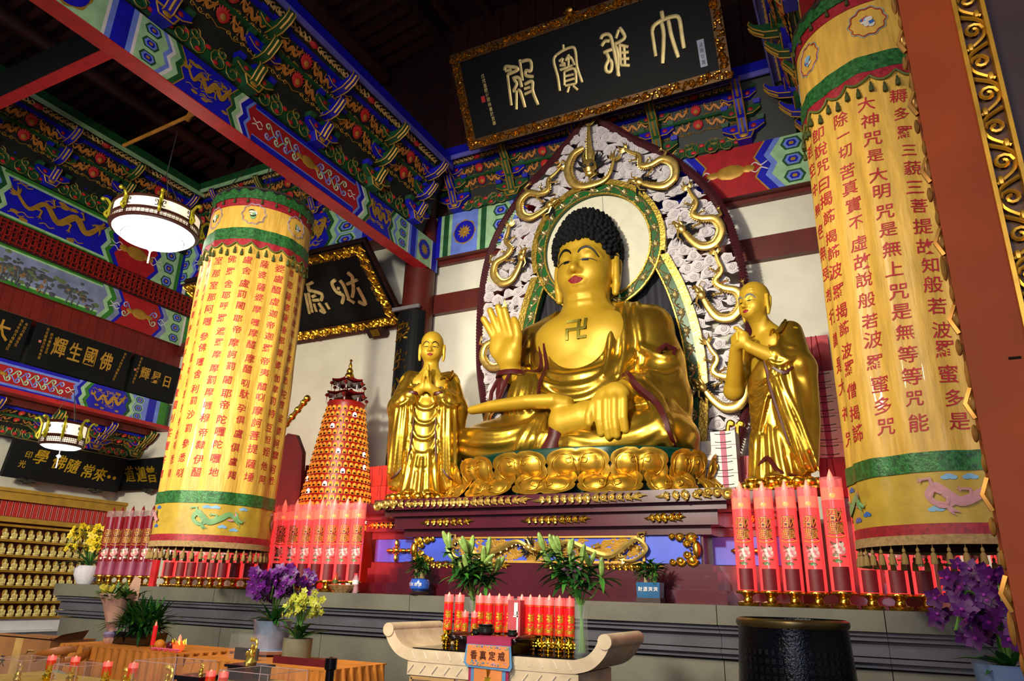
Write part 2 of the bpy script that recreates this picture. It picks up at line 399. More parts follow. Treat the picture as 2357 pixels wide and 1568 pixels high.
COILED = [(-.2, -.08), (-.06, -.3), (.12, -.46), (.36, -.44), (.5, -.2), (.4, .04), (.16, .1), (.0, .22), (.1, .42), (.02, .6), (-.04, .76)]
def pearl(mb, c, r, mr=0, mc=1, w=0.0):
    for k in range(11):
        a = PI * (-.15 + 1.3 * k / 10); flame(mb, (c[0] + math.cos(a) * r * .7, c[1] + math.sin(a) * r * .7), (math.cos(a) * .8, .3 + .7 * math.sin(a)), r * (1.0 + .5 * math.sin(a)), r * .75, mr, w, .2, .3)
    mb.ball(K(c[0], c[1], w), (r * 1.05, r * .25, r * 1.05), 9, 5, mr); mb.ball(K(c[0], c[1], w + r * .18), (r * .66, r * .3, r * .66), 9, 5, mc)
    return mb
def scrolls(L, h, m1=0, m2=1, m3=2, w=.004, t=.012):
    """blue, green and white tendrils either side of a gold flower"""
    mb = MB(); mb.ball(K(0, 0, w), (h * .42, .02, h * .24), 10, 5, 3)
    for k in (-1, 1): mb.ball(K(k * h * .5, 0, w), (h * .2, .015, h * .12), 8, 4, 3)
    for s in (-1, 1):
        x = .55 * h; i = 0
        while x < L / 2 - .25 * h:
            for q in (-1, 1):
                mm = m1 if (i + (q > 0)) % 2 else m2; c = (s * (x + .22 * h), q * .2 * h)
                S1 = spiral(c, .17 * h, 1.15, PI * (1 if s > 0 else 0), -q * s, 10, .25); tail = [(s * (x - .3 * h), -q * .05 * h), (s * (x - .1 * h), q * .02 * h)]
                uvtube(mb, tail + S1, t, 4, mm, w, .5); uvtube(mb, [(a[0] + .008, a[1] + .008) for a in S1[2:7]], t * .5, 4, m3, w + t * .5, .5)
            x += .5 * h; i += 1
        for q in (-1, 1): uvtube(mb, catmull([(s * x, q * .05 * h), (s * (x + .15 * h), q * .16 * h), (s * (x + .3 * h), q * .04 * h), (s * (x + .5 * h), q * .14 * h)], 4), [t * .8] * 12 + [t * .3], 4, m3, w, .5)
    return mb
def leafvine(mb, P, r, m=0, w=0.0, leaf=.06, step=4):
    Q = catmull(P, 6); uvtube(mb, Q, r, 5, m, w, 1)
    for i in range(2, len(Q) - 2, step):
        d = np.array(Q[i + 1]) - np.array(Q[i - 1]); d = d / np.linalg.norm(d); s = 1 if (i // step) % 2 else -1; a = math.atan2(d[1], d[0]) + s * 1.0
        flame(mb, Q[i][:2], (math.cos(a), math.sin(a)), leaf, leaf * .5, m, w, .4, .2 * s)
    return mb
def blossom(mb, c, r, m=0, w=0.0, n=9):
    for k in range(n): a = 2 * PI * k / n; flame(mb, (c[0] + math.cos(a) * r * .2, c[1] + math.sin(a) * r * .2), (math.cos(a), math.sin(a)), r * .85, r * .42, m, w, .45, .05)
    return mb.ball(K(c[0], c[1], w), (r * .24, r * .3, r * .24), 7, 5, m)
# ---------------------------------------------------------------- painted beams
ZZ = [(0, -.20), (.3, .2), (.5, -.02), (.7, .2), (1, -.20)]
def painted_beam(name, label, loc, rz, L, h, depth, segs, base=None, under=None, cat='beam', group=None, liph=.0):
    t = thing(name, label, cat, loc, rz, group); base = base or DGREEN
    mb = MB().box((L / 2, depth / 2, h / 2), (L, depth, h)); build('beam_core', mb, base, t, False)
    if under:
        mb = MB().box((L / 2, depth / 2, -.006), (L, depth, .012)); build('soffit', mb, under, t, False, label='plain underside of the beam')
    pal = [DBLUE, LBLUE, DGREEN, LGREEN, MGREEN, RED, WHITE, GOLDP, BLACKG]; ix = {'B': 0, 'b': 1, 'G': 2, 'g': 3, 'm': 4, 'R': 5, 'w': 6, 'o': 7, 'k': 8}
    mb = MB(); x = 0.0
    def line(x0, sg, e=0.0): return [(x0 + sg * a * h * .5, min(1 - e, max(e, z)) * h) for z, a in ZZ] if sg else [(x0, z * h) for z, _ in ZZ]
    def fill(l, r, col, y): mb.prism(l + r[::-1], (0, -y, 0), (1, 0, 0), (0, 0, 1), .004, ix[col])
    cur = 0
    for i, sg in enumerate(segs):
        k = sg[0]
        if k == 'b':
            for w_, c in sg[1]: fill(line(x, 0), line(x + w_, 0), c, .001); x += w_
            cur = 0
        elif k == 'z':
            for w_, c in sg[2]: fill(line(x, sg[1]), line(x + w_, sg[1]), c, .002); x += w_
            cur = sg[1]
        elif k == 'f':
            w_, col = sg[1], sg[2]; nx = segs[i + 1] if i + 1 < len(segs) else None; ns = nx[1] if nx and nx[0] == 'z' else 0
            l = line(x, cur); r = line(x + w_, ns); fill(l, r, col, .001)
            if len(sg) > 4 and sg[4]:                  # rails along top and bottom
                for c, a, b in sg[4]:
                    fill([(p[0], p[1]) for p in ((l[0][0], a * h), (l[0][0], b * h))], [(r[0][0], a * h), (r[0][0], b * h)], c, .003)
            mo = sg[3]; cx = x + w_ / 2
            if mo and mo.startswith('dragon'):
                q = dragon([(a * w_ * .92, b * h * 1.6) for a, b in RUN], h * .06, 5, 4, flat=.3, lod=0, hs=1.1)
                if mo.endswith('-'): q.xf(lambda a, b, c: (-a, b, c)); q.F = [f[::-1] for f in q.F]
                for _ in range(7): c = (rnd.uniform(-.42, .42) * w_, rnd.choice((-1, 1)) * h * rnd.uniform(.26, .36)); q.ball(K(c[0], c[1], .004), (h * .09, .006, h * .04), 6, 4)
                for kk in range(8): c = (rnd.uniform(-.42, .42) * w_, rnd.choice((-1, 1)) * h * rnd.uniform(.2, .34)); uvtube(q, catmull([(c[0] - .1 * h, c[1]), (c[0], c[1] + .05 * h), (c[0] + .1 * h, c[1]), (c[0] + .2 * h, c[1] + .04 * h)], 3), h * .012, 3, 0, .003, .5)
                q.xf(lambda a, b, c: (a + cx, -.006 + b * .3, c + h / 2)); build('dragon_painting', q, [GOLDP, GOLDP], t)
            elif mo == 'scroll':
                q = scrolls(w_ * .86, h * .62); q.xf(lambda a, b, c: (a + cx, b - .006, c + h / 2)); build('scroll_painting', q, [LBLUE, LGREEN, WHITE, GOLDP], t)
            elif mo == 'medal':
                q = MB(); R_ = min(w_ * .42, h * .44)
                q.prism([(math.cos(a) * R_ * (1 + .05 * math.cos(8 * a)), 1.05 * math.sin(a) * R_ * (1 + .05 * math.cos(8 * a))) for a in np.linspace(0, 2 * PI, 33)[:-1]], (cx, -.004, h / 2), (1, 0, 0), (0, 0, 1), .004, 1)
                q.prism([(math.cos(a) * R_ * .92, math.sin(a) * R_ * .96) for a in np.linspace(0, 2 * PI, 25)[:-1]], (cx, -.008, h / 2), (1, 0, 0), (0, 0, 1), .004, 0)
                b2 = MB(); blossom(b2, (0, 0), R_ * .6, 1, .01, 11); b2.xf(lambda a, b, c: (a + cx, b * .3 - .012, c + h / 2)); q.add(b2.V, b2.F, b2.M); build('medallion_painting', q, [DBLUE, GOLDP], t)
            elif mo == 'hex':
                q = MB()
                for zc in (.17, .5, .83):
                    for j, (s_, c_) in enumerate(((1, 0), (.82, 1), (.62, 2), (.4, 3), (.2, 4))):
                        a_ = w_ * .42 * s_; b_ = h * .15 * s_
                        q.prism([(-a_, 0), (-a_ * .6, b_), (a_ * .6, b_), (a_, 0), (a_ * .6, -b_), (-a_ * .6, -b_)], (cx, -.004 - .002 * j, zc * h), (1, 0, 0), (0, 0, 1), .003, c_)
                build('honeycomb_painting', q, [LGREEN, DGREEN, LBLUE, DBLUE, GOLDP], t)
            elif mo == 'view':                        # misty hills and trees
                q = MB()
                for _ in range(26):
                    c = (cx + rnd.uniform(-.48, .48) * w_, h * rnd.uniform(.15, .55)); r_ = rnd.uniform(.08, .24)
                    for k_ in range(9): q.ball((c[0] + rnd.gauss(0, r_), -.006, min(.9 * h, max(.08 * h, c[1] + rnd.gauss(0, r_ * .6)))), (rnd.uniform(.03, .1), .003, rnd.uniform(.02, .06)), 6, 4, rnd.choice((0, 0, 0, 1, 2)))
                    q.tube([(c[0], -.006, .06 * h), (c[0] + .03, -.006, c[1] * .6), (c[0] - .02, -.006, c[1])], [.02, .014, .006], 4, 0)
                build('landscape_painting', q, [mat('ink_grey', '#4a5058', .7, var=.2), mat('ink_ochre', '#8a6a45', .7), mat('ink_green', '#5f7350', .7)], t)
            x += w_; cur = ns
    build('painted_bands', mb, pal, t, False)
    return t
# ---------------------------------------------------------------- bracket friezes
def edge(mb, poly, x, r, m): mb.tube([(x, p[0], p[1]) for p in poly], r, 4, m)
def arm_profile(n1, z0):
    """side outline of one outward arm: y negative outward"""
    return [(.05, z0), (.05, z0 - .11), (-n1 * .55, z0 - .12), (-n1 * .8, z0 - .08), (-n1, z0 + .02), (-n1 - .07, z0 + .12), (-n1 - .05, z0 + .17), (-n1 + .02, z0 + .09), (-n1 * .8, z0 + .05)]
_SET = {}
def set_meshes(D, H, green):
    k = (round(D, 2), round(H, 2), green)
    if k in _SET: return _SET[k]
    A, Bc = (DGREEN, DBLUE) if green else (DBLUE, DGREEN); base = MB()
    base.box((0, -.06, .07), (.3, .26, .14), 0, tp=1.0); base.V = [(x * (.72 if z < .01 else 1.15), y, z) for x, y, z in base.V]
    base.tube([(-.17, -.2, .135), (.17, -.2, .135)], .012, 4, 2); base.tube([(-.11, -.2, .01), (.11, -.2, .01)], .012, 4, 2)
    base.tube([(-.17, -.2, .135), (-.11, -.2, .01)], .012, 4, 2); base.tube([(.17, -.2, .135), (.11, -.2, .01)], .012, 4, 2); base.ball((0, -.2, .07), (.07, .015, .04), 8, 5, 2)
    arms = []
    for q in range(3):
        z0 = .2 + (H - .3) * q / 2.6; n1 = .16 + D * (q + .6) / 2.6; a = MB(); P = arm_profile(n1, z0); sp = MB()
        V = [(sx, p[0], p[1]) for sx in (-.065, .065) for p in P]; n = len(P)
        a.add(V, [tuple(range(n)), tuple(range(2 * n - 1, n - 1, -1))] + [(i, n + i, n + (i + 1) % n, (i + 1) % n) for i in range(n)], 0)
        for sx in (-.068, .068): edge(a, P[1:7], sx, .011, 1)
        a.tube([(0, p[0] - .003, p[1] - .003) for p in P[3:6]], .018, 4, 1)
        arms.append(build('bracket_arm', a, [A, GOLDP], None)); COL.objects.unlink(arms[-1])
        yb = -n1 * .55; w_ = .34 - .03 * q; G = [(-w_, z0 + .1), (-w_, z0 + .02), (-w_ * .6, z0 - .06), (w_ * .6, z0 - .06), (w_, z0 + .02), (w_, z0 + .1)]   # lateral arm and its blocks
        base.prism(G, (0, yb + .05, 0), (1, 0, 0), (0, 0, 1), .1, 1 if q % 2 else 0)
        base.tube([(p[0], yb - .055, p[1]) for p in G[1:5]], .01, 4, 2)
        for xx in (-w_ * .85, 0, w_ * .85): base.box((xx, yb, z0 + .14), (.1, .14, .07), 0 if q % 2 else 1, tp=1.3)
        for xx in (-w_ * .5, w_ * .5): base.ball((xx, yb - .05, z0 + .02), (.045, .02, .04), 6, 4, 3)
    b = build('bracket_set', base, [A, Bc, GOLDP, RED], None); COL.objects.unlink(b)
    _SET[k] = (b, arms); return _SET[k]
_PAN = {}
def panel_meshes(w, h):
    k = (round(w, 2), round(h, 2))
    if k in _PAN: return _PAN[k]
    def lk(o): COL.objects.unlink(o); return o
    d = MB()
    for s in (-1, 1):
        q = dragon([(a * w * .36, b * h * 2.0) for a, b in RUN], h * .075, 4, 4, flat=.4, lod=0, hs=1.25)
        q.xf(lambda a, b, c: (s * (a - w * .27), b * .5, c)); q.F = q.F if s > 0 else [f[::-1] for f in q.F]; d.add(q.V, q.F, 0)
        for i in range(5): c = (s * (w * .12 + w * .35 * i / 4), -h * .34); uvtube(d, spiral(c, h * .12, 1.1, 0, s, 8, .3), h * .025, 3, 1, .004)
        uvtube(d, catmull([(s * w * .47, -h * .44), (s * w * .3, -h * .3), (s * w * .2, -h * .46), (s * w * .1, -h * .3), (0, -h * .46)], 4), h * .022, 3, 1, .004)
    o1 = lk(build('dragon_relief', d, [ORANGE, GOLDP], None)); p = MB(); pearl(p, (0, 0), h * .25, 0, 1, .006); o2 = lk(build('flaming_pearl', p, [BRED, ORANGE], None))
    l = MB(); hh = h * .8
    for a in np.linspace(-1.3, 1.3, 9): flame(l, (0, -hh * .2), (math.sin(a), math.cos(a)), hh * .5, hh * .22, 1, .004, .3)
    for s in (-1, 1):
        for i in range(6):
            c = (s * (w * .1 + w * .38 * i / 5), 0); uvtube(l, spiral(c, hh * .26, 1.0, PI / 2, s, 8, .3), hh * .07, 3, 0, .004)
            flame(l, (c[0], -hh * .2), (s * .6, .8), hh * .5, hh * .3, 0, .003)
    o3 = lk(build('lotus_relief', l, [mat('pale_ochre_paint', '#c09a5c', .6), BRED], None))
    c = MB()                                             # cloud board between the base blocks
    H2 = h * 1.5; pts = [(-.48, .02), (-.46, .3), (-.36, .34), (-.28, .6), (-.14, .62), (0, .95), (.14, .62), (.28, .6), (.36, .34), (.46, .3), (.48, .02)]
    c.prism([(a * w, b * H2) for a, b in pts], (0, 0, 0), (1, 0, 0), (0, 0, 1), .05, 0)
    uvtube(c, [(a * w, b * H2) for a, b in pts], .012, 4, 2, .055)
    for s in (-1, 1):
        for x_, z_, r_ in ((.13, .2, .17), (.3, .16, .15), (.16, .5, .1)): uvtube(c, spiral((s * x_ * w, z_ * H2), r_ * w * .6, 1.3, PI / 2, s, 12, .25), .02, 4, 0, .06); uvtube(c, spiral((s * x_ * w, z_ * H2), r_ * w * .66, 1.3, PI / 2, s, 12, .25), .006, 3, 2, .075)
    for x_, z_ in ((0, .4), (-.1, .1), (.1, .1), (-.24, .36), (.24, .36), (-.4, .14), (.4, .14), (0, .7)): c.ball((x_ * w, -.06, z_ * H2), (.05, .02, .035), 7, 4, 1 if z_ != .7 else 3)
    o4 = lk(build('cloud_board', c, [DGREEN, BRED, GOLDP, DBLUE], None))
    _PAN[k] = (o1, o2, o3, o4); return _PAN[k]
def frieze(name, label, loc, rz, L, H, D, marks, green0=True, rail=(DBLUE, PURP), group=None):
    """bracket frieze: from a beam top at y=0,z=0 leaning outward to y=-D,z=H; marks = x of the bracket sets"""
    t = thing(name, label, 'brackets', loc, rz, group); sl = math.atan2(D, H); q = MB()
    q.prism([(.25, 0), (0, 0), (-D * .28, H * .36), (-D, H), (.25, H)], (0, 0, 0), (0, 1, 0), (0, 0, 1), L, 0)
    if min(v[0] for v in q.V) < -.01: q.xf(lambda a, b, c: (a + L, b, c))
    build('backing_board', q, BLACKG, t, False)
    q = MB().box((L / 2, -D - .02, H + .1), (L, .16, .2)); build('top_rail', q, rail[0], t, False)
    q = MB().box((L / 2, -D - .015, H - .005), (L, .19, .02)); q.box((L / 2, -D - .09, H - .04), (L, .03, .09)); build('rail_soffit', q, rail[1], t, False)
    def onslope(f): return (-D * .28 - (D - D * .28) * (f - .36) / .64, H * f)
    sla = math.atan2(D * .72, H * .64)
    for a, b in zip(marks[:-1], marks[1:]):
        w = b - a - .3; cx = (a + b) / 2; Ls = H * .64 / math.cos(sla)
        o1, o2, o3, o4 = panel_meshes(abs(b - a), Ls * .34)
        for f in (.47, .69):
            y, z = onslope(f); inst(o1, (cx, y - .02, z), (sla, 0, 0), 1, t); inst(o2, (cx, y - .03, z), (sla, 0, 0), 1, t)
        y, z = onslope(.92); inst(o3, (cx, y - .02, z), (sla, 0, 0), (1, 1, .75), t)
        for f, mm in ((.585, DGREEN), (.82, DBLUE)):
            y, z = onslope(f); q = MB().box((cx, y - .02, z), (b - a, .06, .05)); build('rail', q, mm, t, False)
        inst(o4, (cx, -.02, 0), (0, 0, 0), 1, t)
    for i, a in enumerate(marks):
        b, arms = set_meshes(D, H, (i % 2 == 0) == green0); s = inst(b, (a, 0, 0), (0, 0, 0), 1, t)
        for x in arms: inst(x, (0, 0, 0), (0, 0, 0), 1, s)
    return t
# ---------------------------------------------------------------- the hall
XW, YW = -16.0, 11.2
FLOORM = mat('stone_floor', '#4b4844', .5, var=.15, scale=2)
q = MB().box((-5, 2, -.1), (24, 20, .2)); struct('floor', q, FLOORM)
q = MB().box((-5, YW + .1, 4.5), (24, .2, 9.0)); struct('wall_back', q, WHITEP)
q = MB().box((-5, YW + .1, 11.6), (24, .22, 5.2)); uw = struct('wall_back_upper', q, DWOOD)
for i in range(26): q = MB().box((-7.3 + i * .42, YW - .03, 11.6), (.4, .06, 5.0)); build('plank', q, mat('rafter_wood', '#3a1512', .6, var=.2), uw, False)
q = MB().box((XW - .35, 2, 6.5), (.2, 20, 13)); struct('wall_left', q, WHITEP)
q = MB().box((6.6, 2, 7), (.2, 20, 14)); struct('wall_right', q, WHITEP)
ce = struct('ceiling', MB().box((-.5, 2, 14.1), (15, 20, .2)), DWOOD)
for i in range(16):
    x = -7.4 + i * .9; q = MB().box((x, 3, 13.85), (.16, 17, .2)); build('rafter', q, mat('rafter_wood', '#3a1512', .6, var=.2), ce, False)
for y in (-2.0, 2.0, 5.6): q = MB().tube([(-7.6, y, 12.9), (6, y, 12.9)], .22, 10); build('purlin', q, mat('rafter_wood', '#3a1512'), ce)
ai = struct('ceiling_aisle', MB().prism([(-16.4, 11.9), (-7.7, 13.6), (-7.7, 13.75), (-16.4, 12.05)], (0, 11.3, 0), (1, 0, 0), (0, 0, 1), 19), DWOOD)
for i in range(40):
    y = 10.9 - i * .34; q = MB().prism([(-16.3, 11.78), (-7.8, 13.45), (-7.8, 13.6), (-16.3, 11.93)], (0, y, 0), (1, 0, 0), (0, 0, 1), .14); build('rafter', q, mat('rafter_wood', '#3a1512'), ai, False)
for x, z in ((-14.2, 12.0), (-11.6, 12.5), (-9.2, 12.95)): q = MB().tube([(x, 10.9, z), (x, -6, z)], .17, 10); build('purlin', q, mat('rafter_wood', '#3a1512'), ai)
# timber of the back wall
for n, (z0, z1, d) in enumerate(((6.76, 7.16, .14), (7.83, 7.92, .1))):
    q = MB().box((-1.2, YW - d / 2, (z0 + z1) / 2), (12.9, d, z1 - z0)); o = struct('trim_%d' % (n + 1), q, WOODRED)
q = MB().box((-11.9, YW - .06, 6.96), (7.6, .12, .3)); struct('trim_3', q, WOODRED)
q = MB()
for x in (-5.9, -2.1, -.1): q.box((x, YW - .012, 7.5), (.006, .01, .66))
struct('trim_4', q, mat('seam_grey', '#9a988c'))
def pillar(loc, h, label, r=.31):
    t = thing('pillar', label, 'pillar', loc); q = MB().lathe([(r * 1.05, 0), (r, .4), (r, h - .4), (r * .92, h)], (0, 0, 0), 24); build('shaft', q, WOODRED, t)
    q = MB().lathe([(r * 1.5, -.12), (r * 1.6, -.05), (r * 1.35, .06), (r * 1.1, .08)], (0, 0, 0), 20); build('stone_base', q, FLOORM, t); return t
PX = -7.76
p1 = pillar((PX, 10.9, .12), 8.7, 'red brown timber pillar behind the young monk statue with a black couplet board')
p2 = pillar((.05, 10.9, .12), 8.7, 'red brown timber pillar mostly hidden behind the big yellow banner beside the carved screen')
z = ['z', 1]
def Zr(*c): return ('z', 1, list(c))
def Zl(*c): return ('z', -1, list(c))
CH1 = [(.05, 'w'), (.09, 'g'), (.09, 'G'), (.03, 'o')]
# painted beam over the back wall of the main bay
bays = [('b', [(.1, 'B'), (.07, 'g'), (.12, 'G'), (.07, 'g')]), ('f', .6, 'b', 'medal'), ('b', [(.07, 'g'), (.12, 'G'), (.07, 'g')]), ('f', .5, 'g', 'hex'),
        Zr((.1, 'b'), (.14, 'B'), (.03, 'o')), ('f', .95, 'R', 'scroll'), Zl((.03, 'o'), (.14, 'B'), (.1, 'b'))]
mid = [('f', 1.9, 'B', 'dragon')]
painted_beam('painted_beam', 'blue painted tie beam across the back of the main bay, behind the carved screen', (-7.45, 10.95, 7.92), 0, 7.2, .93, .25, bays + mid + [Zr((.1, 'b'), (.14, 'B'), (.03, 'o')), ('f', .95, 'R', 'scroll'), Zl((.03, 'o'), (.14, 'B'), (.1, 'b')), ('f', .5, 'g', 'hex'), ('b', [(.07, 'g'), (.12, 'G'), (.07, 'g')]), ('f', .6, 'b', 'medal'), ('b', [(.07, 'g'), (.3, 'G')])], DGREEN, WOODRED)
frieze('bracket_frieze', 'bracket frieze over the back wall under the great black plaque, with orange dragons', (-7.2, 10.95, 8.85), 0, 6.7, .95, .5, [.25, 1.55, 3.0, 4.45, 5.9, 6.6][:5], False)
# big beam from the front to the left pillar
ysegs = [('b', [(.5, 'G')]), ('f', .9, 'g', 'medal'), ('b', [(.04, 'w'), (.07, 'b'), (.2, 'B'), (.07, 'b'), (.04, 'w')]), ('f', .36, 'g', 'hex'), Zr((.06, 'b'), (.05, 'w'), (.08, 'g'), (.08, 'G'), (.02, 'o')),
         ('f', .82, 'B', 'dragon'), Zl((.02, 'o'), (.07, 'G'), (.08, 'g'), (.05, 'w'), (.09, 'B'), (.05, 'b')), ('f', 2.42, 'R', 'scroll', [('B', .0, .14), ('b', .14, .17), ('B', .88, 1.0), ('b', .85, .88)]),
         Zr((.05, 'b'), (.09, 'B'), (.05, 'w'), (.08, 'g'), (.07, 'G'), (.02, 'o')), ('f', .62, 'B', 'dragon-'), Zl((.02, 'o'), (.08, 'G'), (.07, 'g'), (.06, 'b')), ('f', .34, 'g', 'hex'), ('b', [(.04, 'w'), (.07, 'b'), (.16, 'B'), (.06, 'b')]), ('f', .48, 'g', 'medal'), ('b', [(.04, 'w'), (.16, 'B'), (.06, 'b')])]
painted_beam('painted_beam', 'long painted beam with a bright red underside running from upper left to the pillar', (-7.45, 2.35, 7.63), PI / 2, 8.35, .62, .26, ysegs, DGREEN, BRED)
frieze('bracket_frieze', 'bracket frieze riding on the long red bottomed beam', (-7.45, 2.6, 8.26), PI / 2, 7.85, 1.35, .52, [.3, 1.75, 3.2, 4.65, 6.1, 7.4], True)
# matching beam on the right of the bay
painted_beam('painted_beam', 'painted beam on the right of the bay mostly behind the big yellow banner', (-.12, 10.7, 7.64), -PI / 2, 7.5, .62, .26, [('b', [(.3, 'B')]), ('f', .5, 'g', 'medal'), ('b', [(.2, 'B')]), ('f', 5, 'R', 'scroll'), ('b', [(.6, 'B')])], DGREEN, BRED)
frieze('bracket_frieze', 'bracket frieze on the right beam above the big yellow banner', (-.12, 10.5, 8.26), -PI / 2, 7.5, 1.35, .52, [.2, 1.65, 3.1, 4.55], False)
# aisle: beam with frieze over the left part of the back wall
painted_beam('painted_beam', 'painted beam of the side aisle behind the tilted fortune plaque', (-15.6, 10.75, 8.55), 0, 7.6, 1.0, .4, [('b', [(.3, 'G'), (.1, 'b'), (.2, 'B')]), ('f', .5, 'g', 'hex'), Zr((.1, 'b'), (.1, 'B')), ('f', 2.9, 'R', 'scroll'), Zl((.1, 'B'), (.1, 'g'), (.1, 'G')), ('f', .85, 'B', 'dragon'), Zr((.1, 'G'), (.12, 'g')), ('f', .7, 'b', 'hex'), ('b', [(.1, 'b'), (.3, 'B'), (.3, 'G')])], DGREEN, WOODRED)
frieze('bracket_frieze', 'bracket frieze of the aisle over the tilted fortune plaque, topped by a green rail', (-15.4, 10.95, 9.6), 0, 7.3, 1.25, .5, [.3, 1.75, 3.2, 4.65, 6.1, 7.2], True, (DGREEN, LGREEN))
# cross beam to the upper left
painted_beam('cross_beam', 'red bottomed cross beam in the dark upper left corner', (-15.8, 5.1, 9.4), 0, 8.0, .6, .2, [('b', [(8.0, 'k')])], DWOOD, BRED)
# ---------------------------------------------------------------- the great seated statue
SKIN = mat('matte_gold_skin', '#c9a22a', .48, .3, var=.05, scale=3)
ROBE = mat('burnished_gold_robe', '#d4aa3a', .28, .9, var=.12, scale=3, bump=.08, bscale=9)
MAROON = mat('maroon_lining', '#4a1518', .4, var=.08)
HAIRM = mat('blue_black_hair', '#101216', .8, var=.1, spec=.2)
LIPS = mat('red_lips', '#86141c', .7, var=.04)
INK = mat('black_ink', '#0c0b0b', .45, var=0)
GREY = mat('grey_brow', '#77767a', .6, var=.05)
def drape_tube(mb, sd, P, r, n=6, lift=.0, m=0, taper=True, flat=1.0, seg=5):
    Q = sd.drape(P, n, lift); k = len(Q); rr = [r * (.25 + .75 * math.sin(PI * (i + .3) / (k - .4)) ** .7) if taper else r for i in range(k)]
    return mb.tube(Q, rr, seg, m, flat, up=(0, -1, 0) if flat != 1 else None)
def drape_patch(mb, sd, xs, top, bot, nu=16, nv=5, lift=.004, m=0):
    def fn(u, v):
        x = xs[0] + (xs[1] - xs[0]) * u; z = bot(x) + (top(x) - bot(x)) * v; y = sd.front(x, z)
        return (x, (y if y is not None else -.3) - lift * (1 if 0 < v < 1 else .3), z)
    return mb.grid(fn, nu, nv, m)
def face(sd, cx, cy, cz, s, old=False):
    """skull, jaw, nose, lids, mouth and long ears; s = head half-width; face towards -y"""
    f = lambda x, y, z: (cx + x * s, cy + y * s, cz + z * s)
    e = lambda c, r, k, rot=None, mode='u': sd.ell(f(*c), tuple(a * s for a in r), k * s, rot, mode)
    e((0, .04, .5), (1.0, 1.12, 1.15), .1); e((0, -.18, -.38), (.93, .9, .94), .35); e((0, -.66, -.95), (.36, .32, .26), .3)
    for q in (-1, 1):
        e((.4 * q, -.6, -.45), (.4, .38, .42), .25); e((.4 * q, -.86, .1), (.25, .17, .16), .08)
        sd.chain([f(.08 * q, -1.02, .12), f(.3 * q, -1.0, .36), f(.56 * q, -.86, .32), f(.76 * q, -.64, .08)], [.07 * s, .07 * s, .06 * s, .04 * s], .12 * s)
        e((.15 * q, -1.06, -.5), (.12, .13, .1), .08)
        sd.chain([f(.99 * q, .12, .42), f(1.07 * q, .02, .35), f(1.1 * q, -.04, .0), f(1.08 * q, -.02, -.6)], [.1 * s, .12 * s, .11 * s, .12 * s], .05 * s)
        sd.chain([f(1.02 * q, .22, .4), f(1.1 * q, .3, .2), f(1.08 * q, .26, -.3), f(1.06 * q, .05, -.75), f(1.04 * q, .02, -1.02)], [.1 * s, .1 * s, .1 * s, .15 * s, .11 * s], .06 * s)
        e((1.0 * q, .12, -.1), (.1, .22, .45), .1)
        e((1.12 * q, .1, -.05), (.07, .1, .3), .05, None, 'c')
    sd.chain([f(0, -1.0, .2), f(0, -1.14, -.22), f(0, -1.25, -.45)], [.09 * s, .11 * s, .15 * s], .14 * s)
    sd.chain([f(-.3, -.94, -.8), f(-.1, -1.03, -.76), f(.1, -1.03, -.76), f(.3, -.94, -.8)], [.05 * s, .09 * s, .09 * s, .05 * s], .07 * s)
    sd.chain([f(-.24, -.95, -.89), f(0, -1.01, -.92), f(.24, -.95, -.89)], [.05 * s, .1 * s, .05 * s], .06 * s)
    e((0, -1.0, .58), (.09, .06, .09), .05)
    if old:
        for q in (-1, 1):
            sd.chain([f(.22 * q, -.98, -.42), f(.42 * q, -.9, -.7), f(.44 * q, -.8, -.98)], .045 * s, .08 * s)
            sd.chain([f(.2 * q, -.96, .55), f(.6 * q, -.86, .6)], .04 * s, .08 * s); sd.chain([f(.2 * q, -.97, .78), f(.56 * q, -.86, .82)], .035 * s, .08 * s)
def face_paint(t, sd, cx, cz, s, grey=False, open_=1.0):
    m = MB()
    for q in (-1, 1): drape_tube(m, sd, [(cx + q * s * a, cz + s * b) for a, b in ((.12, .14), (.22, .28), (.42, .35), (.6, .24), (.74, .02))], s * (.05 if not grey else .07), 5, s * .012)
    build('eyebrows', m, GREY if grey else INK, t)
    m = MB()
    for q in (-1, 1):
        drape_tube(m, sd, [(cx + q * s * a, cz + s * b) for a, b in ((.15, -.13), (.3, -.08), (.46, -.08), (.6, -.11), (.72, -.17))], s * .022, 5, s * .012)
        drape_patch(m, sd, (cx + q * s * .34 - s * .1, cx + q * s * .34 + s * .12), lambda x: cz - .06 * s, lambda x: cz - .06 * s - .1 * s * open_, 5, 3, s * .012)
    build('eyes', m, INK, t)
    m = MB(); w = .28 * s
    drape_patch(m, sd, (cx - w, cx + w), lambda x: cz + s * (-.7 + .04 * math.cos((x - cx) / w * PI * 1.9) * (1 - abs(x - cx) / w) - .1 * ((x - cx) / w) ** 2), lambda x: cz + s * (-.96 + .17 * ((x - cx) / w) ** 2), 18, 7, s * .018)
    build('lips', m, LIPS, t)
def finger(sd, P, r0, r1, k): sd.chain(P, [r0 + (r1 - r0) * i / (len(P) - 1) for i in range(len(P))], k)
BX, BY, BZ = -3.87, 10.1, 3.3
bt = thing('buddha_statue', 'huge gilded seated Buddha with tight black curls and raised hand on the lotus throne', 'statue', (BX, BY, BZ))
b = SDF((-2.05, -1.45, .1), (1.95, .8, 4.35), .0165)
face(b, 0, 0, 3.34, .47)
b.cap((0, .02, 2.95), (0, .06, 2.4), .36, .4, .12)
for z in (2.66, 2.76): b.chain([(-.32, -.12, z + .02), (-.18, -.3, z - .02), (0, -.36, z - .03), (.18, -.3, z - .02), (.32, -.12, z + .02)], .03, .06)
b.ell((.05, .02, 1.95), (.98, .56, .72), .2); b.ell((0, .02, 1.3), (.85, .6, .7), .3)
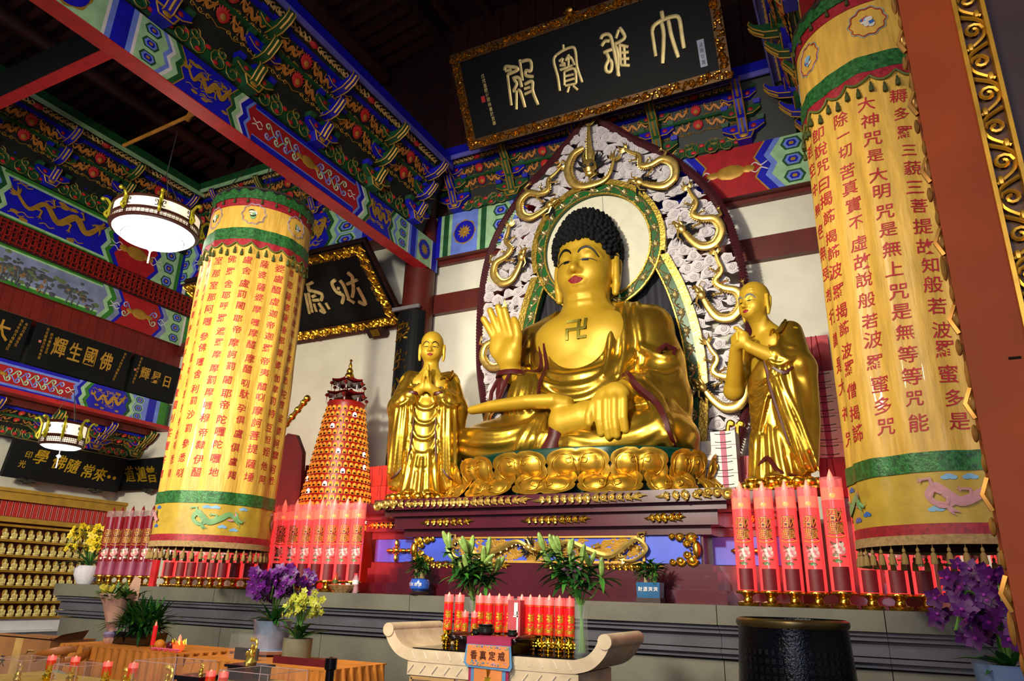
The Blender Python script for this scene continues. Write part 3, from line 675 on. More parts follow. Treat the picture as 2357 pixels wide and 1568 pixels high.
for q in (-1, 1): b.ell((.36 * q + .05, -.3, 2.05), (.42, .26, .34), .2)
b.cap((-.95, .05, 2.2), (.98, .05, 2.2), .3, .3, .15)
# raised right hand
b.chain([(-.92, .0, 2.2), (-1.02, -.3, 1.1), (-.9, -.82, 1.42)], [.24, .2, .15], .08)
b.cap((-.9, -.82, 1.42), (-.93, -.9, 1.62), .15, .17, .06)
b.ell((-.985, -.92, 1.84), (.25, .1, .26), .08, (0, -.25, .25)); b.ell((-.84, -.96, 1.72), (.12, .12, .2), .1, (0, -.2, 0))
for (x, z, dx, dz, L) in ((-1.16, 2.0, -.115, .23, .95), (-1.075, 2.06, -.085, .25, 1.08), (-.975, 2.09, -.06, .26, 1.05), (-.885, 2.07, -.045, .25, .95)):
    finger(b, [(x + .03, -.92, z - .1), (x, -.94, z), (x + dx * L * .5, -.985, z + dz * L * .5), (x + dx * L, -1.02, z + dz * L), (x + dx * L * 1.35, -1.05, z + dz * L * 1.35)], .068, .05, .035)
finger(b, [(-.78, -.96, 1.78), (-.72, -1.03, 1.95), (-.735, -1.06, 2.1), (-.77, -1.06, 2.2)], .085, .055, .05)
# left hand over the shin
b.chain([(1.0, .0, 2.2), (1.22, -.2, 1.05), (.9, -.78, .98)], [.24, .22, .17], .08)
b.cap((.94, -.74, 1.02), (.82, -1.02, .9), .16, .16, .08); b.ell((.79, -1.09, .86), (.23, .1, .17), .05)
for (x, zt, y0) in ((.62, .34, -1.17), (.735, .28, -1.2), (.85, .29, -1.2), (.96, .36, -1.17)):
    finger(b, [(x * .8 + .16, -1.1, .88), (x, y0 - .01, .76), (x, y0 - .03, .52), (x + .005, y0 - .01, zt + .1), (x + .005, y0 + .03, zt)], .066, .052, .035)
finger(b, [(.62, -1.08, .88), (.52, -1.16, .72), (.48, -1.2, .58), (.48, -1.19, .48)], .085, .056, .05)
# bare foot and shin
b.chain([(-1.46, -1.02, .86), (-1.1, -1.06, .88), (-.5, -1.08, .89), (-.1, -1.04, .87), (.05, -.96, .84)], [.06, .085, .1, .11, .11], .03, flat=(1, .7, 1))
b.chain([(.0, -.98, .56), (.3, -.97, .62), (.8, -.78, .74)], [.2, .22, .2], .03); b.ell((-.02, -.99, .62), (.16, .16, .24), .05)
body = build('body', b.mesh(), SKIN, bt); face_paint(bt, b, 0, 3.34, .47)
m = MB()                                                  # the sign on the chest
for (x0, x1, z0, z1) in ((.03, .11, -.3, .3), (-.3, .3, -.04, .04), (-.3, .11, .22, .3), (.03, .3, -.3, -.22), (.22, .3, -.04, .3), (-.3, -.22, -.3, .04)):
    cx_ = .07; k = .56
    def fn(u, v, x0=x0, x1=x1, z0=z0, z1=z1):
        x = cx_ + k * (x0 - .04 + (x1 - x0) * u); z = 2.1 + k * (z0 + (z1 - z0) * v); return (x, b.front(x, z) - .035, z)
    n0 = len(m.V); m.grid(fn, 6, 6); g = m.V[n0:]
    m.add([(x, y + .05, z) for x, y, z in g], [], 0)
    R = [i for i in range(7)] + [7 * j + 6 for j in range(1, 7)] + [42 + i for i in range(5, -1, -1)] + [7 * j for j in range(5, 0, -1)]
    nb = n0 + 49; m.F += [(n0 + R[i], nb + R[i], nb + R[(i + 1) % len(R)], n0 + R[(i + 1) % len(R)]) for i in range(len(R))]; m.M += [0] * len(R)
build('chest_sign', m, mat('worn_gilding', '#8f8430', .4, .7), bt, label='raised gold wan sign on the chest')
# hair of snail curls
h = SDF((-.75, -.8, 2.9), (.75, .85, 4.55), .02)
h.ell((0, .06, 3.68), (.545, .6, .6), .05); h.ell((0, .1, 4.12), (.36, .4, .3), .2)
def cut(x, y, z): return (((x / .475) ** 4 + ((z - 3.08) / .6) ** 4 + ((y + .62) / .68) ** 4) ** .25 - 1) * .45
h.comb(cut, (-.6, -1.3, 2.4), (.6, .1, 3.7), .02, 'c'); h.box((0, 0, 2.95), (.9, .9, .2), .02, .05, None, 'c')
h.box((0, -.2, 3.1), (.9, .42, .34), .02, .1, None, 'c')
hm = h.mesh(); P = np.array(hm.V[::1]); sel = []; order = list(range(len(P))); rnd.shuffle(order)
for i in order:
    p = P[i]
    if p[1] > .45: continue
    if all((p[0] - a[0]) ** 2 + (p[1] - a[1]) ** 2 + (p[2] - a[2]) ** 2 > .0058 for a in sel): sel.append(p)
    if len(sel) > 700: break
for p in sel:
    hm.ball(tuple(p), .05, 7, 5); d = np.array(p) - np.array((0, .06, 3.7)); d = d / np.linalg.norm(d); hm.ball(tuple(p + d * .035), .026, 6, 4)
build('curled_hair', hm, HAIRM, bt)
# robe
r = SDF((-2.1, -1.4, -.04), (2.05, .95, 2.75), .02)
r.ell((.06, .06, 1.9), (1.12, .66, .82), .1); r.ell((.05, .0, 1.05), (1.0, .72, .75), .2)
r.chain([(-.9, .08, 2.18), (-.35, .12, 2.5), (.35, .12, 2.52), (1.0, .08, 2.2)], [.33, .24, .24, .36], .2)
def vneck(x, y, z): return np.maximum((np.sqrt(((x - .04) / .52) ** 2 + (np.minimum(0, z - 2.1) / .62) ** 2) - 1) * .5, y - .1)
r.comb(vneck, (-.6, -1.2, 1.3), (.7, .15, 2.8), .03, 'c')
r.chain([(.98, .06, 2.2), (1.2, -.05, 1.6), (1.25, -.15, 1.0)], [.34, .34, .36], .1); r.chain([(1.25, -.15, 1.0), (1.1, -.5, 1.02), (.98, -.74, 1.02)], [.36, .3, .24], .1)
r.chain([(1.25, -.1, .95), (1.4, -.2, .5), (1.5, -.3, .1)], [.3, .26, .22], .15); r.chain([(1.05, -.6, .95), (1.3, -.5, .72), (1.46, -.42, .3)], [.16, .2, .2], .12)
r.chain([(-.9, .06, 2.18), (-1.0, -.1, 1.6), (-1.0, -.32, 1.15)], [.31, .31, .33], .1)
r.chain([(-.82, -.7, 1.4), (-.74, -.64, 1.1), (-.72, -.56, .8)], [.17, .3, .4], .08); r.cap((-.6, -.5, 1.2), (-.55, -.55, .8), .3, .4, .1); r.chain([(-1.0, -.3, 1.15), (-.75, -.5, .9)], [.33, .4], .15)
r.ell((-1.06, -.98, 1.15), (.13, .26, .42), .04, (0, .1, .25), 'c')
r.ell((-.97, -.5, .4), (.98, .62, .42), .1, (0, .0, .12)); r.ell((1.0, -.48, .38), (.78, .62, .42), .12, (0, 0, -.12)); r.ell((0, -.3, .3), (1.6, .72, .36), .2); r.ell((.1, -.62, .25), (.9, .5, .28), .15)
# folds
for z, a in ((1.36, .12), (1.17, .18), (.97, .2)): r.ridge([(-.42, z + .1), (-.1, z - .02), (.3, z), (.62, z + a * 1.3), (.86, z + a * 2.6)], .055, .09)
for x, x2 in ((.58, .54), (.74, .74), (.92, .96)): r.ridge([(x * .92, 2.62), (x, 2.3), (x2 + .02, 1.8), (x2 - .04, 1.3)], .05, .06)
for z, d in ((1.75, .55), (1.4, .5)): r.ridge([(1.0, z), (1.2, z - .14), (1.38, z - d * .34), (1.5, z - .06)], .055, .09)
for k in range(3): r.ridge([(.98 + .05 * k, 1.14 - .05 * k), (1.2 + .03 * k, 1.0 - .13 * k), (1.4, .72 - .15 * k), (1.5, .2 - .02 * k)], .05, .08)
for k in range(3): r.ridge([(-.86, 2.15 - .26 * k), (-.98, 1.86 - .26 * k), (-1.16, 1.74 - .26 * k)], .045, .08)
for x in (-.88, -.78, -.68, -.58, -.46): r.ridge([(-.66 + (x + .68) * .5, 1.42), (x, 1.1), (x * 1.06 - .02, .8)], .035, .06)
for k in range(3): r.ridge([(-1.72 + .05 * k, .6 - .17 * k), (-1.3, .5 - .16 * k), (-.8, .46 - .14 * k), (-.4, .64 - .15 * k), (-.2, .82 - .2 * k)], .055, .09)
for k in range(3): r.ridge([(-.3 - .06 * k, .72), (-.28 - .12 * k, .45), (-.36 - .15 * k, .2)], .04, .05)
for k in range(3): r.ridge([(.15, .46 - .13 * k), (.6, .3 - .09 * k), (1.1, .32 - .1 * k), (1.5, .56 - .14 * k)], .05, .09)
r.box((0, 0, -.2), (3, 3, .2), .01, .02, None, 'c')
build('robe', r.mesh(), ROBE, bt)
# maroon lining along the edges
m = MB()
drape_tube(m, r, [(-.46, 2.56), (-.5, 2.2), (-.5, 1.9), (-.47, 1.6), (-.44, 1.3), (-.42, .96)], .03, 7, .012, taper=False)
drape_tube(m, r, [(-.62, 1.98), (-.58, 1.72), (-.62, 1.5), (-.76, 1.42), (-.86, 1.5)], .035, 6, .01)
drape_tube(m, r, [(.78, 1.16), (.94, 1.2), (1.1, .98), (1.28, .8), (1.42, .6), (1.52, .3), (1.55, .05)], .06, 7, .0)
m.lathe([(.21, 0), (.235, .03), (.25, .0), (.26, -.05)], (-.91, -.8, 1.42), 20, sx=1, sy=.9)
m.tube([(-1.08, -.85, 1.42), (-1.2, -.9, 1.15), (-1.22, -.9, .95), (-1.2, -.85, .84)], .035, 6); m.tube([(-.84, -.97, 1.44), (-.9, -1.05, 1.2), (-1.0, -1.06, .95), (-1.14, -1.0, .84)], .03, 6); m.ball((-1.02, -.82, 1.12), (.14, .14, .34), 8, 6)
m.tube([(1.28, -.5, 1.62), (1.36, -.42, 1.72), (1.46, -.3, 1.68), (1.44, -.34, 1.58)], .045, 6)
m.lathe([(.98, .02), (1.0, .07), (.97, .12)], (0, -.34, 0), 48, sx=1.6, sy=.86); m.tube([(-.06, -1.06, .62), (-.08, -1.1, .35), (-.16, -1.14, .1)], [.09, .1, .14], 8, flat=.5, up=(0, -1, 0))
build('lining', m, MAROON, bt)
# ---------------------------------------------------------------- lotus throne
lt = thing('lotus_throne', 'double gilded lotus throne with green core under the big seated Buddha', 'throne', (-3.87, 9.62, 2.78))
lt.scale = (1.08, 1, 1)
q = MB().lathe([(1.84, .0), (1.76, .1), (1.6, .25), (1.6, .45), (1.7, .62), (1.68, .65), (0, .66)], (0, 0, 0), 64, sy=.55)
build('green_core', q, mat('dark_green_enamel', '#0c3b30', .35, .2, var=.1), lt)
def petal(w, h, down=False):
    """broad two-lobed lotus petal with a pair of raised bosses inside an incised scroll line"""
    m = MB(); N, Mv = 20, 12
    def Wd(v): return w / 2 * (.72 + .28 * math.sin(PI * min(1, v * 1.25 + .1)) if v < .55 else 1.0 * (1 - ((v - .55) / .47) ** 3.2) ** .5)
    def ss(a, b_, x): t_ = min(1, max(0, (x - a) / (b_ - a))); return t_ * t_ * (3 - 2 * t_)
    def fn(u, v):
        s_ = (u - .5) * 2; vv = v * .985; x = s_ * Wd(vv); z = h * vv - .07 * h * math.exp(-(s_ / .16) ** 2) * ss(.8, 1, v)
        r2 = ((abs(s_) - .4) / .36) ** 2 + ((v - .5) / .34) ** 2; boss = .5 * math.sqrt(max(0, 1 - r2)) * .075 * w * 1.6
        edge_ = .035 * (ss(.72, .86, abs(s_)) + ss(.78, .9, v) - ss(.72, .86, abs(s_)) * ss(.78, .9, v))
        return (x, -(boss + edge_ + .07 * w * math.sin(PI * min(1, v)) * (1 - s_ * s_) + .12 * h * v * v), z)
    m.grid(fn, N, Mv)
    for sg in (-1, 1):
        P = [(.02, .14), (.06, .5), (.1, .74), (.24, .82), (.4, .76), (.5, .56), (.46, .3), (.3, .14)]; P2 = [(.02, .6), (.1, .7), (.2, .66), (.17, .56), (.1, .58)]
        for pp, rr in ((P, .011), (P2, .011)): m.tube([(sg * a * w * .82, fn(.5 + sg * a * w * .82 / 2 / Wd(b_), b_)[1] - .006, b_ * h) for a, b_ in catmull(pp, 4)], rr, 4)
    return m
pu = build('upper_petal', petal(.8, .43), mat('lotus_gold', '#cfa238', .36, .85, var=.1, scale=6), None, ang=2.5); COL.objects.unlink(pu)
pd = petal(.82, .4); pd.xf(lambda x, y, z: (x, y, -z)); pd.F = [f[::-1] for f in pd.F]
pl_ = build('lower_petal', pd, mat('lotus_gold', '#dda638'), None, ang=2.5); COL.objects.unlink(pl_)
NP = 14
for i in range(NP):
    a = -PI / 2 + (i + .5) * 2 * PI / NP
    if math.sin(a) > .55: continue
    # even spacing on the ellipse
    x, y = 1.7 * math.cos(a), .93 * math.sin(a); n = math.atan2(math.sin(a) / .55, math.cos(a)); w = math.hypot(1.7 * math.sin(a), .93 * math.cos(a)) / 1.7
    inst(pu, (x, y, .2), (math.radians(9), 0, n + PI / 2), (max(.55, w), 1, 1), lt)
    a2 = a + PI / NP; x, y = 1.74 * math.cos(a2), .955 * math.sin(a2); n = math.atan2(math.sin(a2) / .55, math.cos(a2)); w = math.hypot(1.7 * math.sin(a2), .93 * math.cos(a2)) / 1.7
    inst(pl_, (x, y, .3), (math.radians(-32), 0, n + PI / 2), (max(.55, w), 1, 1), lt)
# ---------------------------------------------------------------- pedestal
ped = thing('altar_pedestal', 'dark red stepped altar pedestal with gilded carving and a blue dragon band', 'pedestal', (-3.87, 9.6, 1.52))
LAQ = mat('plum_red_lacquer', '#4a1220', .25, var=.12, scale=2, coat=.3)
BLUEP = mat('blue_panel', '#3a50c8', .5, var=.1, scale=3)
def tier(z0, z1, half, yf, bev=.0, yb=10.9):
    q = MB().box((0, (yf + yb) / 2 - 9.6, (z0 + z1) / 2), (2 * half, yb - yf, z1 - z0)); return q
prof = [(0, .1, 2.72, 8.3), (.1, .36, 2.62, 8.42), (.36, .44, 2.5, 8.5), (.44, .9, 2.32, 8.62), (.9, .98, 2.5, 8.5), (.98, 1.12, 2.62, 8.42), (1.12, 1.26, 2.72, 8.34)]
# levels solved from the photograph: base 1.52, band 2.02-2.28, cornice 2.55-2.78
lev = [(0.0, .16, 2.25, 8.36), (.16, .36, 2.14, 8.46), (.36, .44, 2.08, 8.5), (.44, .76, 1.99, 8.54), (.76, .86, 2.1, 8.48), (.86, 1.02, 2.2, 8.38), (1.02, 1.1, 2.32, 8.3), (1.1, 1.24, 2.44, 8.2)]
for z0, z1, hf, yf in lev: build('tier', tier(z0, z1, hf, yf), LAQ, ped, False)
for sx in (-1, 1):
    for z0, z1, hf, yf in lev:
        q = MB().box((sx * 2.35, (yf + .35 + 10.9) / 2 - 9.6, (z0 + z1) / 2), (1.0 + (hf - 1.99), 10.9 - yf - .35, z1 - z0)); build('wing_tier', q, LAQ, ped, False)
YF = 8.54 - 9.6
q = MB().box((0, YF - .004, .6), (3.92, .03, .31)); build('blue_band', q, BLUEP, ped, False)
for sx in (-1, 1): q = MB().box((sx * 2.43, 8.86 - 9.6, .6), (.8, .06, .31)); build('blue_band', q, BLUEP, ped, False)
q = MB()
fr = [(-1.3, -.16), (1.3, -.16), (1.3, .16), (-1.3, .16)]
for a, c in (((0, YF - .03, .6 - .15), (2.62, .04, .03)), ((0, YF - .03, .6 + .15), (2.62, .04, .03)), ((-1.3, YF - .03, .6), (.03, .04, .3)), ((1.3, YF - .03, .6), (.03, .04, .3))): q.box(a, c)
for i in range(110):
    c = (rnd.uniform(-1.24, 1.24), .6 + rnd.uniform(-.11, .11))
    uvtube(q, [(c[0] + a, c[1] + b_) for a, b_ in spiral((0, 0), .05, 1.2, rnd.uniform(0, 6), rnd.choice((-1, 1)), 9, .2)], .014, 4, 0, -YF + .02)
    uvtube(q, [(c[0] - .08, c[1] - .02), (c[0], c[1] + .015), (c[0] + .08, c[1])], .012, 4, 0, -YF + .02)
build('pierced_panel', q, GOLDP, ped)
PATHP = [(.3, .02), (.18, .07), (.02, .0), (-.18, -.06), (-.34, .04), (-.42, .09), (-.5, .0), (-.4, -.09), (-.3, -.1)]
dp = dragon([(a * 1.45, b_ * 1.3) for a, b_ in PATHP], .034, 6, 6, hs=1.5); d1 = build('dragon_carving', dp, [GOLDL, MANE], ped); d1.location = (.62, YF - .05, .6); d1.scale = (-1, 1, 1)
d2 = inst(d1, (-.62, YF - .05, .6), (0, 0, 0), (1, 1, 1), ped)
q = MB(); pearl(q, (0, 0), .055, 0, 0, .0); o = build('pearl_carving', q, [GOLDL], ped); o.location = (0, YF - .06, .62)
def corner_orn(s):
    m = MB()
    m.ball(K(.06 * s, 0, .02), (.05, .05, .1), 10, 7)
    for k in range(11):
        a = -PI / 2 + PI * k / 10; m.ball(K(.06 * s - s * .075 * math.cos(a), .13 * math.sin(a), .02), .014, 5, 4)
    for z in (-1, 1):
        for (x, y, r_) in ((.12, .12, .07), (.25, .13, .055), (.34, .14, .035), (.17, .06, .045)):
            uvtube(m, spiral((-s * (x - .12), z * y), r_, 1.4, 0, s * z, 12, .2), .016, 5, 0, .02, 1); m.ball(K(-s * (x - .12), z * y, .01), (r_ * .8, .02, r_ * .8), 8, 5)
    return m
for sx in (-1, 1): o = build('corner_scroll', corner_orn(sx), GOLD, ped); o.location = (sx * 1.86, YF - .03, .6)
m = MB()
for a in range(4): c, s_ = math.cos(a * PI / 2), math.sin(a * PI / 2); m.ball(K(.11 * c, .1 * s_, .02), (.07 if a % 2 == 0 else .03, .035, .03 if a % 2 == 0 else .06), 8, 6)
m.ball(K(0, 0, .03), (.045, .04, .045), 8, 6)
for k in range(10): m.ball(K(.06 * math.cos(k * .628), .06 * math.sin(k * .628), .03), .012, 5, 4)
cr = build('cross_boss', m, GOLD, ped); cr.location = (2.42, 8.8 - 9.6, .6); inst(cr, (-2.42, 8.8 - 9.6, .6), (0, 0, 0), 1, ped); inst(cr, (-2.12, 8.8 - 9.6, .6), (0, 0, 0), (.8, 1, 1), ped)
def scroll_row(L, h):
    m = MB(); n = max(3, int(L / h / .95) | 1)
    for i in range(n):
        x = (i - (n - 1) / 2) * L / (n + .6); k = 1 - .45 * abs(i - (n - 1) / 2) / (n / 2); s_ = 1 if i < n / 2 else -1
        uvtube(m, spiral((x, 0), h * .5 * k, 1.5, PI / 2, s_, 14, .15), h * .12, 5, 0, .01, 1); m.ball(K(x, 0, .0), (h * .4 * k, .02, h * .4 * k), 8, 5)
        for z in (-1, 1): flame(m, (x + .2 * h, z * h * .3 * k), (-s_ * .8, z * .6), h * .5, h * .3, 0, .02)
    for s_ in (-1, 1): flame(m, (s_ * L * .42, 0), (s_, 0), L * .1 + h * .4, h * .4, 0, .01); uvtube(m, [(s_ * L * .4, -h * .1), (s_ * L * .5, 0)], [.02, .005], 4, 0, .01)
    return m
def place_scroll(x, z, L, h, y, mm=None): o = build('gilded_scroll', scroll_row(L, h), mm or GOLD, ped); o.location = (x, y - 9.6, z); return o
Yc = 8.19
for x, L in ((-2.1, .62), (-.95, 1.75), (.72, 1.35), (1.9, .6)): place_scroll(x, 1.17, L, .11, Yc, GOLDL)
for x, L in ((-1.35, .75), (.22, .85), (1.6, .4)): place_scroll(x, .945, L, .1, 8.37)
for x, L in ((-1.5, .5), (-.75, .55), (.35, .6), (1.15, .7)): place_scroll(x, .4, L, .09, 8.49)
for x, L in ((-2.5, .3), (-2.75, .26), (2.6, .3)): place_scroll(x, .95, L, .09, 8.72)
for sx in (-1, 1):
    m = MB()
    for x, z, r_ in ((.06, .0, .07), (.17, .02, .06), (.27, .03, .045), (.36, .035, .03)):
        uvtube(m, spiral((-sx * x, z), r_, 1.4, 0, sx, 12, .2), .016, 5, 0, .02, 1); m.ball(K(-sx * x, z, .0), (r_ * .8, .02, r_ * .8), 8, 5)
    o = build('corner_leaf', m, GOLDL, ped); o.location = (sx * 2.42, Yc - 9.6, 1.16)
# ---------------------------------------------------------------- carved screen behind the statue
MT = .12
scr = thing('carved_screen', 'tall leaf shaped cloud and dragon screen with a halo ring, behind the Buddha', 'screen', (-3.8, 10.72, 5.0), rot=(MT * 1.0, 0, 0))
# local: x, z from 5.0; outward = -y
OUT = [(0, 4.72), (.34, 4.42), (.8, 4.0), (1.3, 3.6), (1.85, 2.95), (2.15, 2.3), (2.3, 1.5), (2.34, .6), (2.3, 0), (2.2, -.6), (2.02, -1.2), (1.8, -1.8)]
OUTF = [(-a, b_) for a, b_ in OUT[::-1]] + OUT[1:]
def ring_pts(k=0.0):
    P = []
    R_ = 1.17 - k
    for a in np.linspace(math.radians(-18), math.radians(198), 40): P.append((R_ * math.cos(a), 2.2 + R_ * math.sin(a)))
    return P
RB = [(1.08, 1.85), (1.3, 1.3), (1.45, .7), (1.52, .1), (1.5, -.6), (1.4, -1.3), (1.25, -1.8)]
INNER = [(-a, b_) for a, b_ in RB[::-1]] + [(1.17 * math.cos(a), 2.2 + 1.17 * math.sin(a)) for a in np.linspace(math.radians(190), math.radians(-10), 30)] + RB
PALE = mat('pale_cloud_paint', '#cfc8cc', .5, var=.06, scale=5)
def strip(mb, A, B, y, th, m=0):          # band between two polylines of equal length
    n = len(A); V = [(p[0], y, p[1]) for p in A] + [(p[0], y, p[1]) for p in B] + [(p[0], y + th, p[1]) for p in A] + [(p[0], y + th, p[1]) for p in B]
    F = []
    for i in range(n - 1): F += [(i, i + 1, n + i + 1, n + i), (2 * n + i, 3 * n + i, 3 * n + i + 1, 2 * n + i + 1), (i, 2 * n + i, 2 * n + i + 1, i + 1), (n + i, n + i + 1, 3 * n + i + 1, 3 * n + i)]
    return mb.add(V, F, m)
def inside(p, poly):
    c = False; n = len(poly)
    for i in range(n):
        a, b_ = poly[i], poly[i - 1]
        if (a[1] > p[1]) != (b_[1] > p[1]) and p[0] < (b_[0] - a[0]) * (p[1] - a[1]) / (b_[1] - a[1]) + a[0]: c = not c
    return c
# dark lattice bars that carry the clouds
q = MB()
for z in np.arange(-1.7, 4.4, .36):
    xs = [x for x in np.arange(-2.3, 2.3, .05) if inside((x, z), OUTF) and not inside((x, z), INNER + [(0, -1.8)])]
    for s_ in (-1, 1):
        h_ = [x for x in xs if x * s_ > 0]
        if len(h_) > 3: q.box(((min(h_) + max(h_)) / 2, .05, z), (max(h_) - min(h_), .03, .05))
build('lattice', q, PALE, scr, False)
def cloud_mesh(seed):
    rr = random.Random(seed); m = MB(); n = 18; P = [(.15 * math.cos(2 * PI * i / n) * (1 + .18 * math.cos(3 * 2 * PI * i / n + seed)), .115 * math.sin(2 * PI * i / n) * (1 + .2 * math.cos(3 * 2 * PI * i / n + seed * 2))) for i in range(n)]
    m.prism(P, (0, .03, 0), (1, 0, 0), (0, 0, 1), .05); m.prism([(a * .8, b_ * .8) for a, b_ in P], (0, -.02, 0), (1, 0, 0), (0, 0, 1), .02)
    uvtube(m, spiral((.01, 0), .075, 1.5, seed, 1 if seed % 2 else -1, 14, .15), .013, 4, 0, .045, 1); m.ball(K(.01, 0, .04), (.03, .02, .03), 6, 4)
    m.prism([(-.24, -.05), (-.1, -.09), (.1, -.1), (.26, -.06), (.1, -.02), (-.1, -.02)], (0, .03, 0), (1, 0, 0), (0, 0, 1), .035)
    return m
cms = [build('cloud', cloud_mesh(k), PALE, None) for k in range(4)]
for c in cms: COL.objects.unlink(c)
pts = []; tries = 0
INN2 = INNER + [(0, -1.9)]
while len(pts) < 290 and tries < 30000:
    tries += 1; p = (rnd.uniform(-2.3, 2.3), rnd.uniform(-1.75, 4.5))
    if not inside((p[0] * 1.06, p[1] + .05), OUTF) or inside((p[0] * .92, p[1] if p[1] < 2.2 else 2.2 + (p[1] - 2.2) * .9), INN2): continue
    if any(((p[0] - a[0]) / 1.25) ** 2 + (p[1] - a[1]) ** 2 < .021 for a in pts): continue
    pts.append(p); inst(cms[len(pts) % 4], (p[0], rnd.uniform(-.02, .03), p[1]), (0, rnd.uniform(-.3, .3), 0), rnd.uniform(.7, .88), scr)
# rope border
q = MB(); Q = catmull([(a, .0, b_) for a, b_ in OUTF], 8)
q.tube(Q, .05, 6)
L = 0
for i in range(1, len(Q) - 1):
    t_ = np.array(Q[i + 1]) - np.array(Q[i - 1]); t_ = t_ / np.linalg.norm(t_); nn = np.array((-t_[2], 0, t_[0]))
    for k in (0, .5):
        c = np.array(Q[i]) + (np.array(Q[i + 1]) - np.array(Q[i])) * k; a = c - t_ * .06 - nn * .06; e_ = c + t_ * .06 + nn * .07
        q.tube([tuple(a), tuple(c + np.array((0, -.06, 0))), tuple(e_)], [.02, .035, .012], 4)
build('rope_border', q, mat('maroon_rope', '#4a1a22', .5, var=.1), scr)
# halo ring and body ring
GE = mat('green_enamel', '#0e5a1e', .35, var=.12, scale=4)
def off(poly, d):
    out = []
    for i, p in enumerate(poly):
        a = np.array(poly[max(0, i - 1)]); b_ = np.array(poly[min(len(poly) - 1, i + 1)]); t_ = b_ - a; t_ = t_ / (np.linalg.norm(t_) + 1e-9); out.append((p[0] - t_[1] * d, p[1] + t_[0] * d))
    return out
circ = [(math.cos(a), math.sin(a)) for a in np.linspace(0, 2 * PI, 65)]
q = MB(); strip(q, [(1.12 * a, 2.2 + 1.12 * b_) for a, b_ in circ], [(.95 * a, 2.2 + .95 * b_) for a, b_ in circ], -.09, .1)
RBc = [tuple(p) for p in catmull(RB, 6)]
for s_ in (-1, 1): strip(q, [(s_ * (a + .02), b_) for a, b_ in RBc], [(s_ * (a - .18), b_ - .02) for a, b_ in RBc], -.08, .1)
build('green_ring', q, GE, scr, False)
q = MB()
for R_, w in ((1.13, .025), (.95, .02)): q.tube([(R_ * a, -.1, 2.2 + R_ * b_) for a, b_ in circ[:-1]], w, 6, closed=True)
for s_ in (-1, 1):
    q.tube([(s_ * (a - .17), -.09, b_) for a, b_ in RBc], .02, 6)
rim = [(1.2 * math.cos(a), 2.2 + 1.2 * math.sin(a)) for a in np.linspace(math.radians(-14), math.radians(194), 44)]
strip(q, rim, [(a * .945, 2.2 + (b_ - 2.2) * .945) for a, b_ in rim], -.12, .12)
for s_ in (-1, 1): strip(q, [(s_ * (a + .14), b_) for a, b_ in RBc], [(s_ * (a + .01), b_) for a, b_ in RBc], -.12, .12)
build('gilded_rim', q, mat('hammered_gold', '#cfae4e', .33, .9, var=.15, scale=12, bump=.3, bscale=30), scr, False)
vine = MB()
for k in range(22): a = 2 * PI * (k + .5) / 22; blossom(vine, (1.035 * math.cos(a), 2.2 + 1.035 * math.sin(a)), .085, 0, .1, 8)
leafvine(vine, [((1.035 + .05 * math.sin(k * PI / 2 + .8)) * math.cos(k * 2 * PI / 44), 2.2 + (1.035 + .05 * math.sin(k * PI / 2 + .8)) * math.sin(k * 2 * PI / 44)) for k in range(45)], .011, 0, .1, .07, 5)
for s_ in (-1, 1):
    mid_ = [(s_ * (a - .08), b_) for a, b_ in catmull(RB, 4)]
    for k in range(1, len(mid_), 2): blossom(vine, mid_[k], .085, 0, .09, 8)
    leafvine(vine, [(p[0] + .05 * (1 if k % 2 else -1), p[1]) for k, p in enumerate(mid_)], .011, 0, .09, .07, 5)
build('flower_vine', vine, mat('silver_gold', '#d8c99a', .3, .9, var=.1), scr)
q = MB().add([(.96 * a, -.02, 2.2 + .96 * b_) for a, b_ in circ[:-1]], [tuple(range(64))[::-1]]); q.box((.12, -.025, 2.75), (.008, .006, .8))
q = MB().prism([(.96 * a, .96 * b_) for a, b_ in circ[:-1]], (0, .04, 2.2), (1, 0, 0), (0, 0, 1), .05); build('halo_wall_disc', q, mat('cream_wall_fill', '#dcd8c0', .7, var=.04), scr, False, label='cream disc filling the halo ring in place of the wall seen through it')  # disc stands in for the back wall visible through the open ring
q = MB().box((.14, -.013, 2.72), (.01, .006, .86)); build('wall_seam', q, mat('seam_grey', '#9a988c'), scr, False)
q = MB()
xs = np.linspace(-1.42, 1.42, 60)
for i in range(59):
    x0, x1 = xs[i], xs[i + 1]; y0 = .12 + .03 * math.sin(i * 1.3); y1 = .12 + .03 * math.sin((i + 1) * 1.3)
    q.add([(x0, y0, -1.9), (x1, y1, -1.9), (x1, y1, 2.0), (x0, y0, 2.0)], [(0, 1, 2, 3)])
build('dark_curtain', q, mat('charcoal_cloth', '#2b2b33', .8, var=.2, scale=5, stretch=(6, 1, .3)), scr)
# dragons among the clouds
dc = build('dragon', dragon(COILED, .062, 6, 8, hs=1.5, lod=2, legs=(.5, .62, .74, .84)), [GOLDL, MANE], None); COL.objects.unlink(dc)
RINGP = [(.02, -.32), (-.28, -.3), (-.42, -.02), (-.34, .26), (-.12, .38), (.1, .36), (.34, .3), (.44, .0), (.3, -.28), (.0, -.4)]
DR = [(-1.18, 3.2, -31, -1), (1.25, 3.24, 30, 1), (-1.73, 2.06, 8, -1), (1.87, 2.06, 0, 1), (2.06, .86, -10, 1), (-1.98, .55, 4, -1), (-1.92, -.62, -4, -1), (1.98, -.5, 2, 1)]
for x, z, ph, s_ in DR:
    k = .86; a = math.radians(ph); ox, oz = s_ * .24 * k, -.2 * k; inst(dc, (x - (ox * math.cos(a) - oz * math.sin(a)), -.1, z - (ox * math.sin(a) + oz * math.cos(a))), (0, -a, 0), (k * s_, k, k), scr)
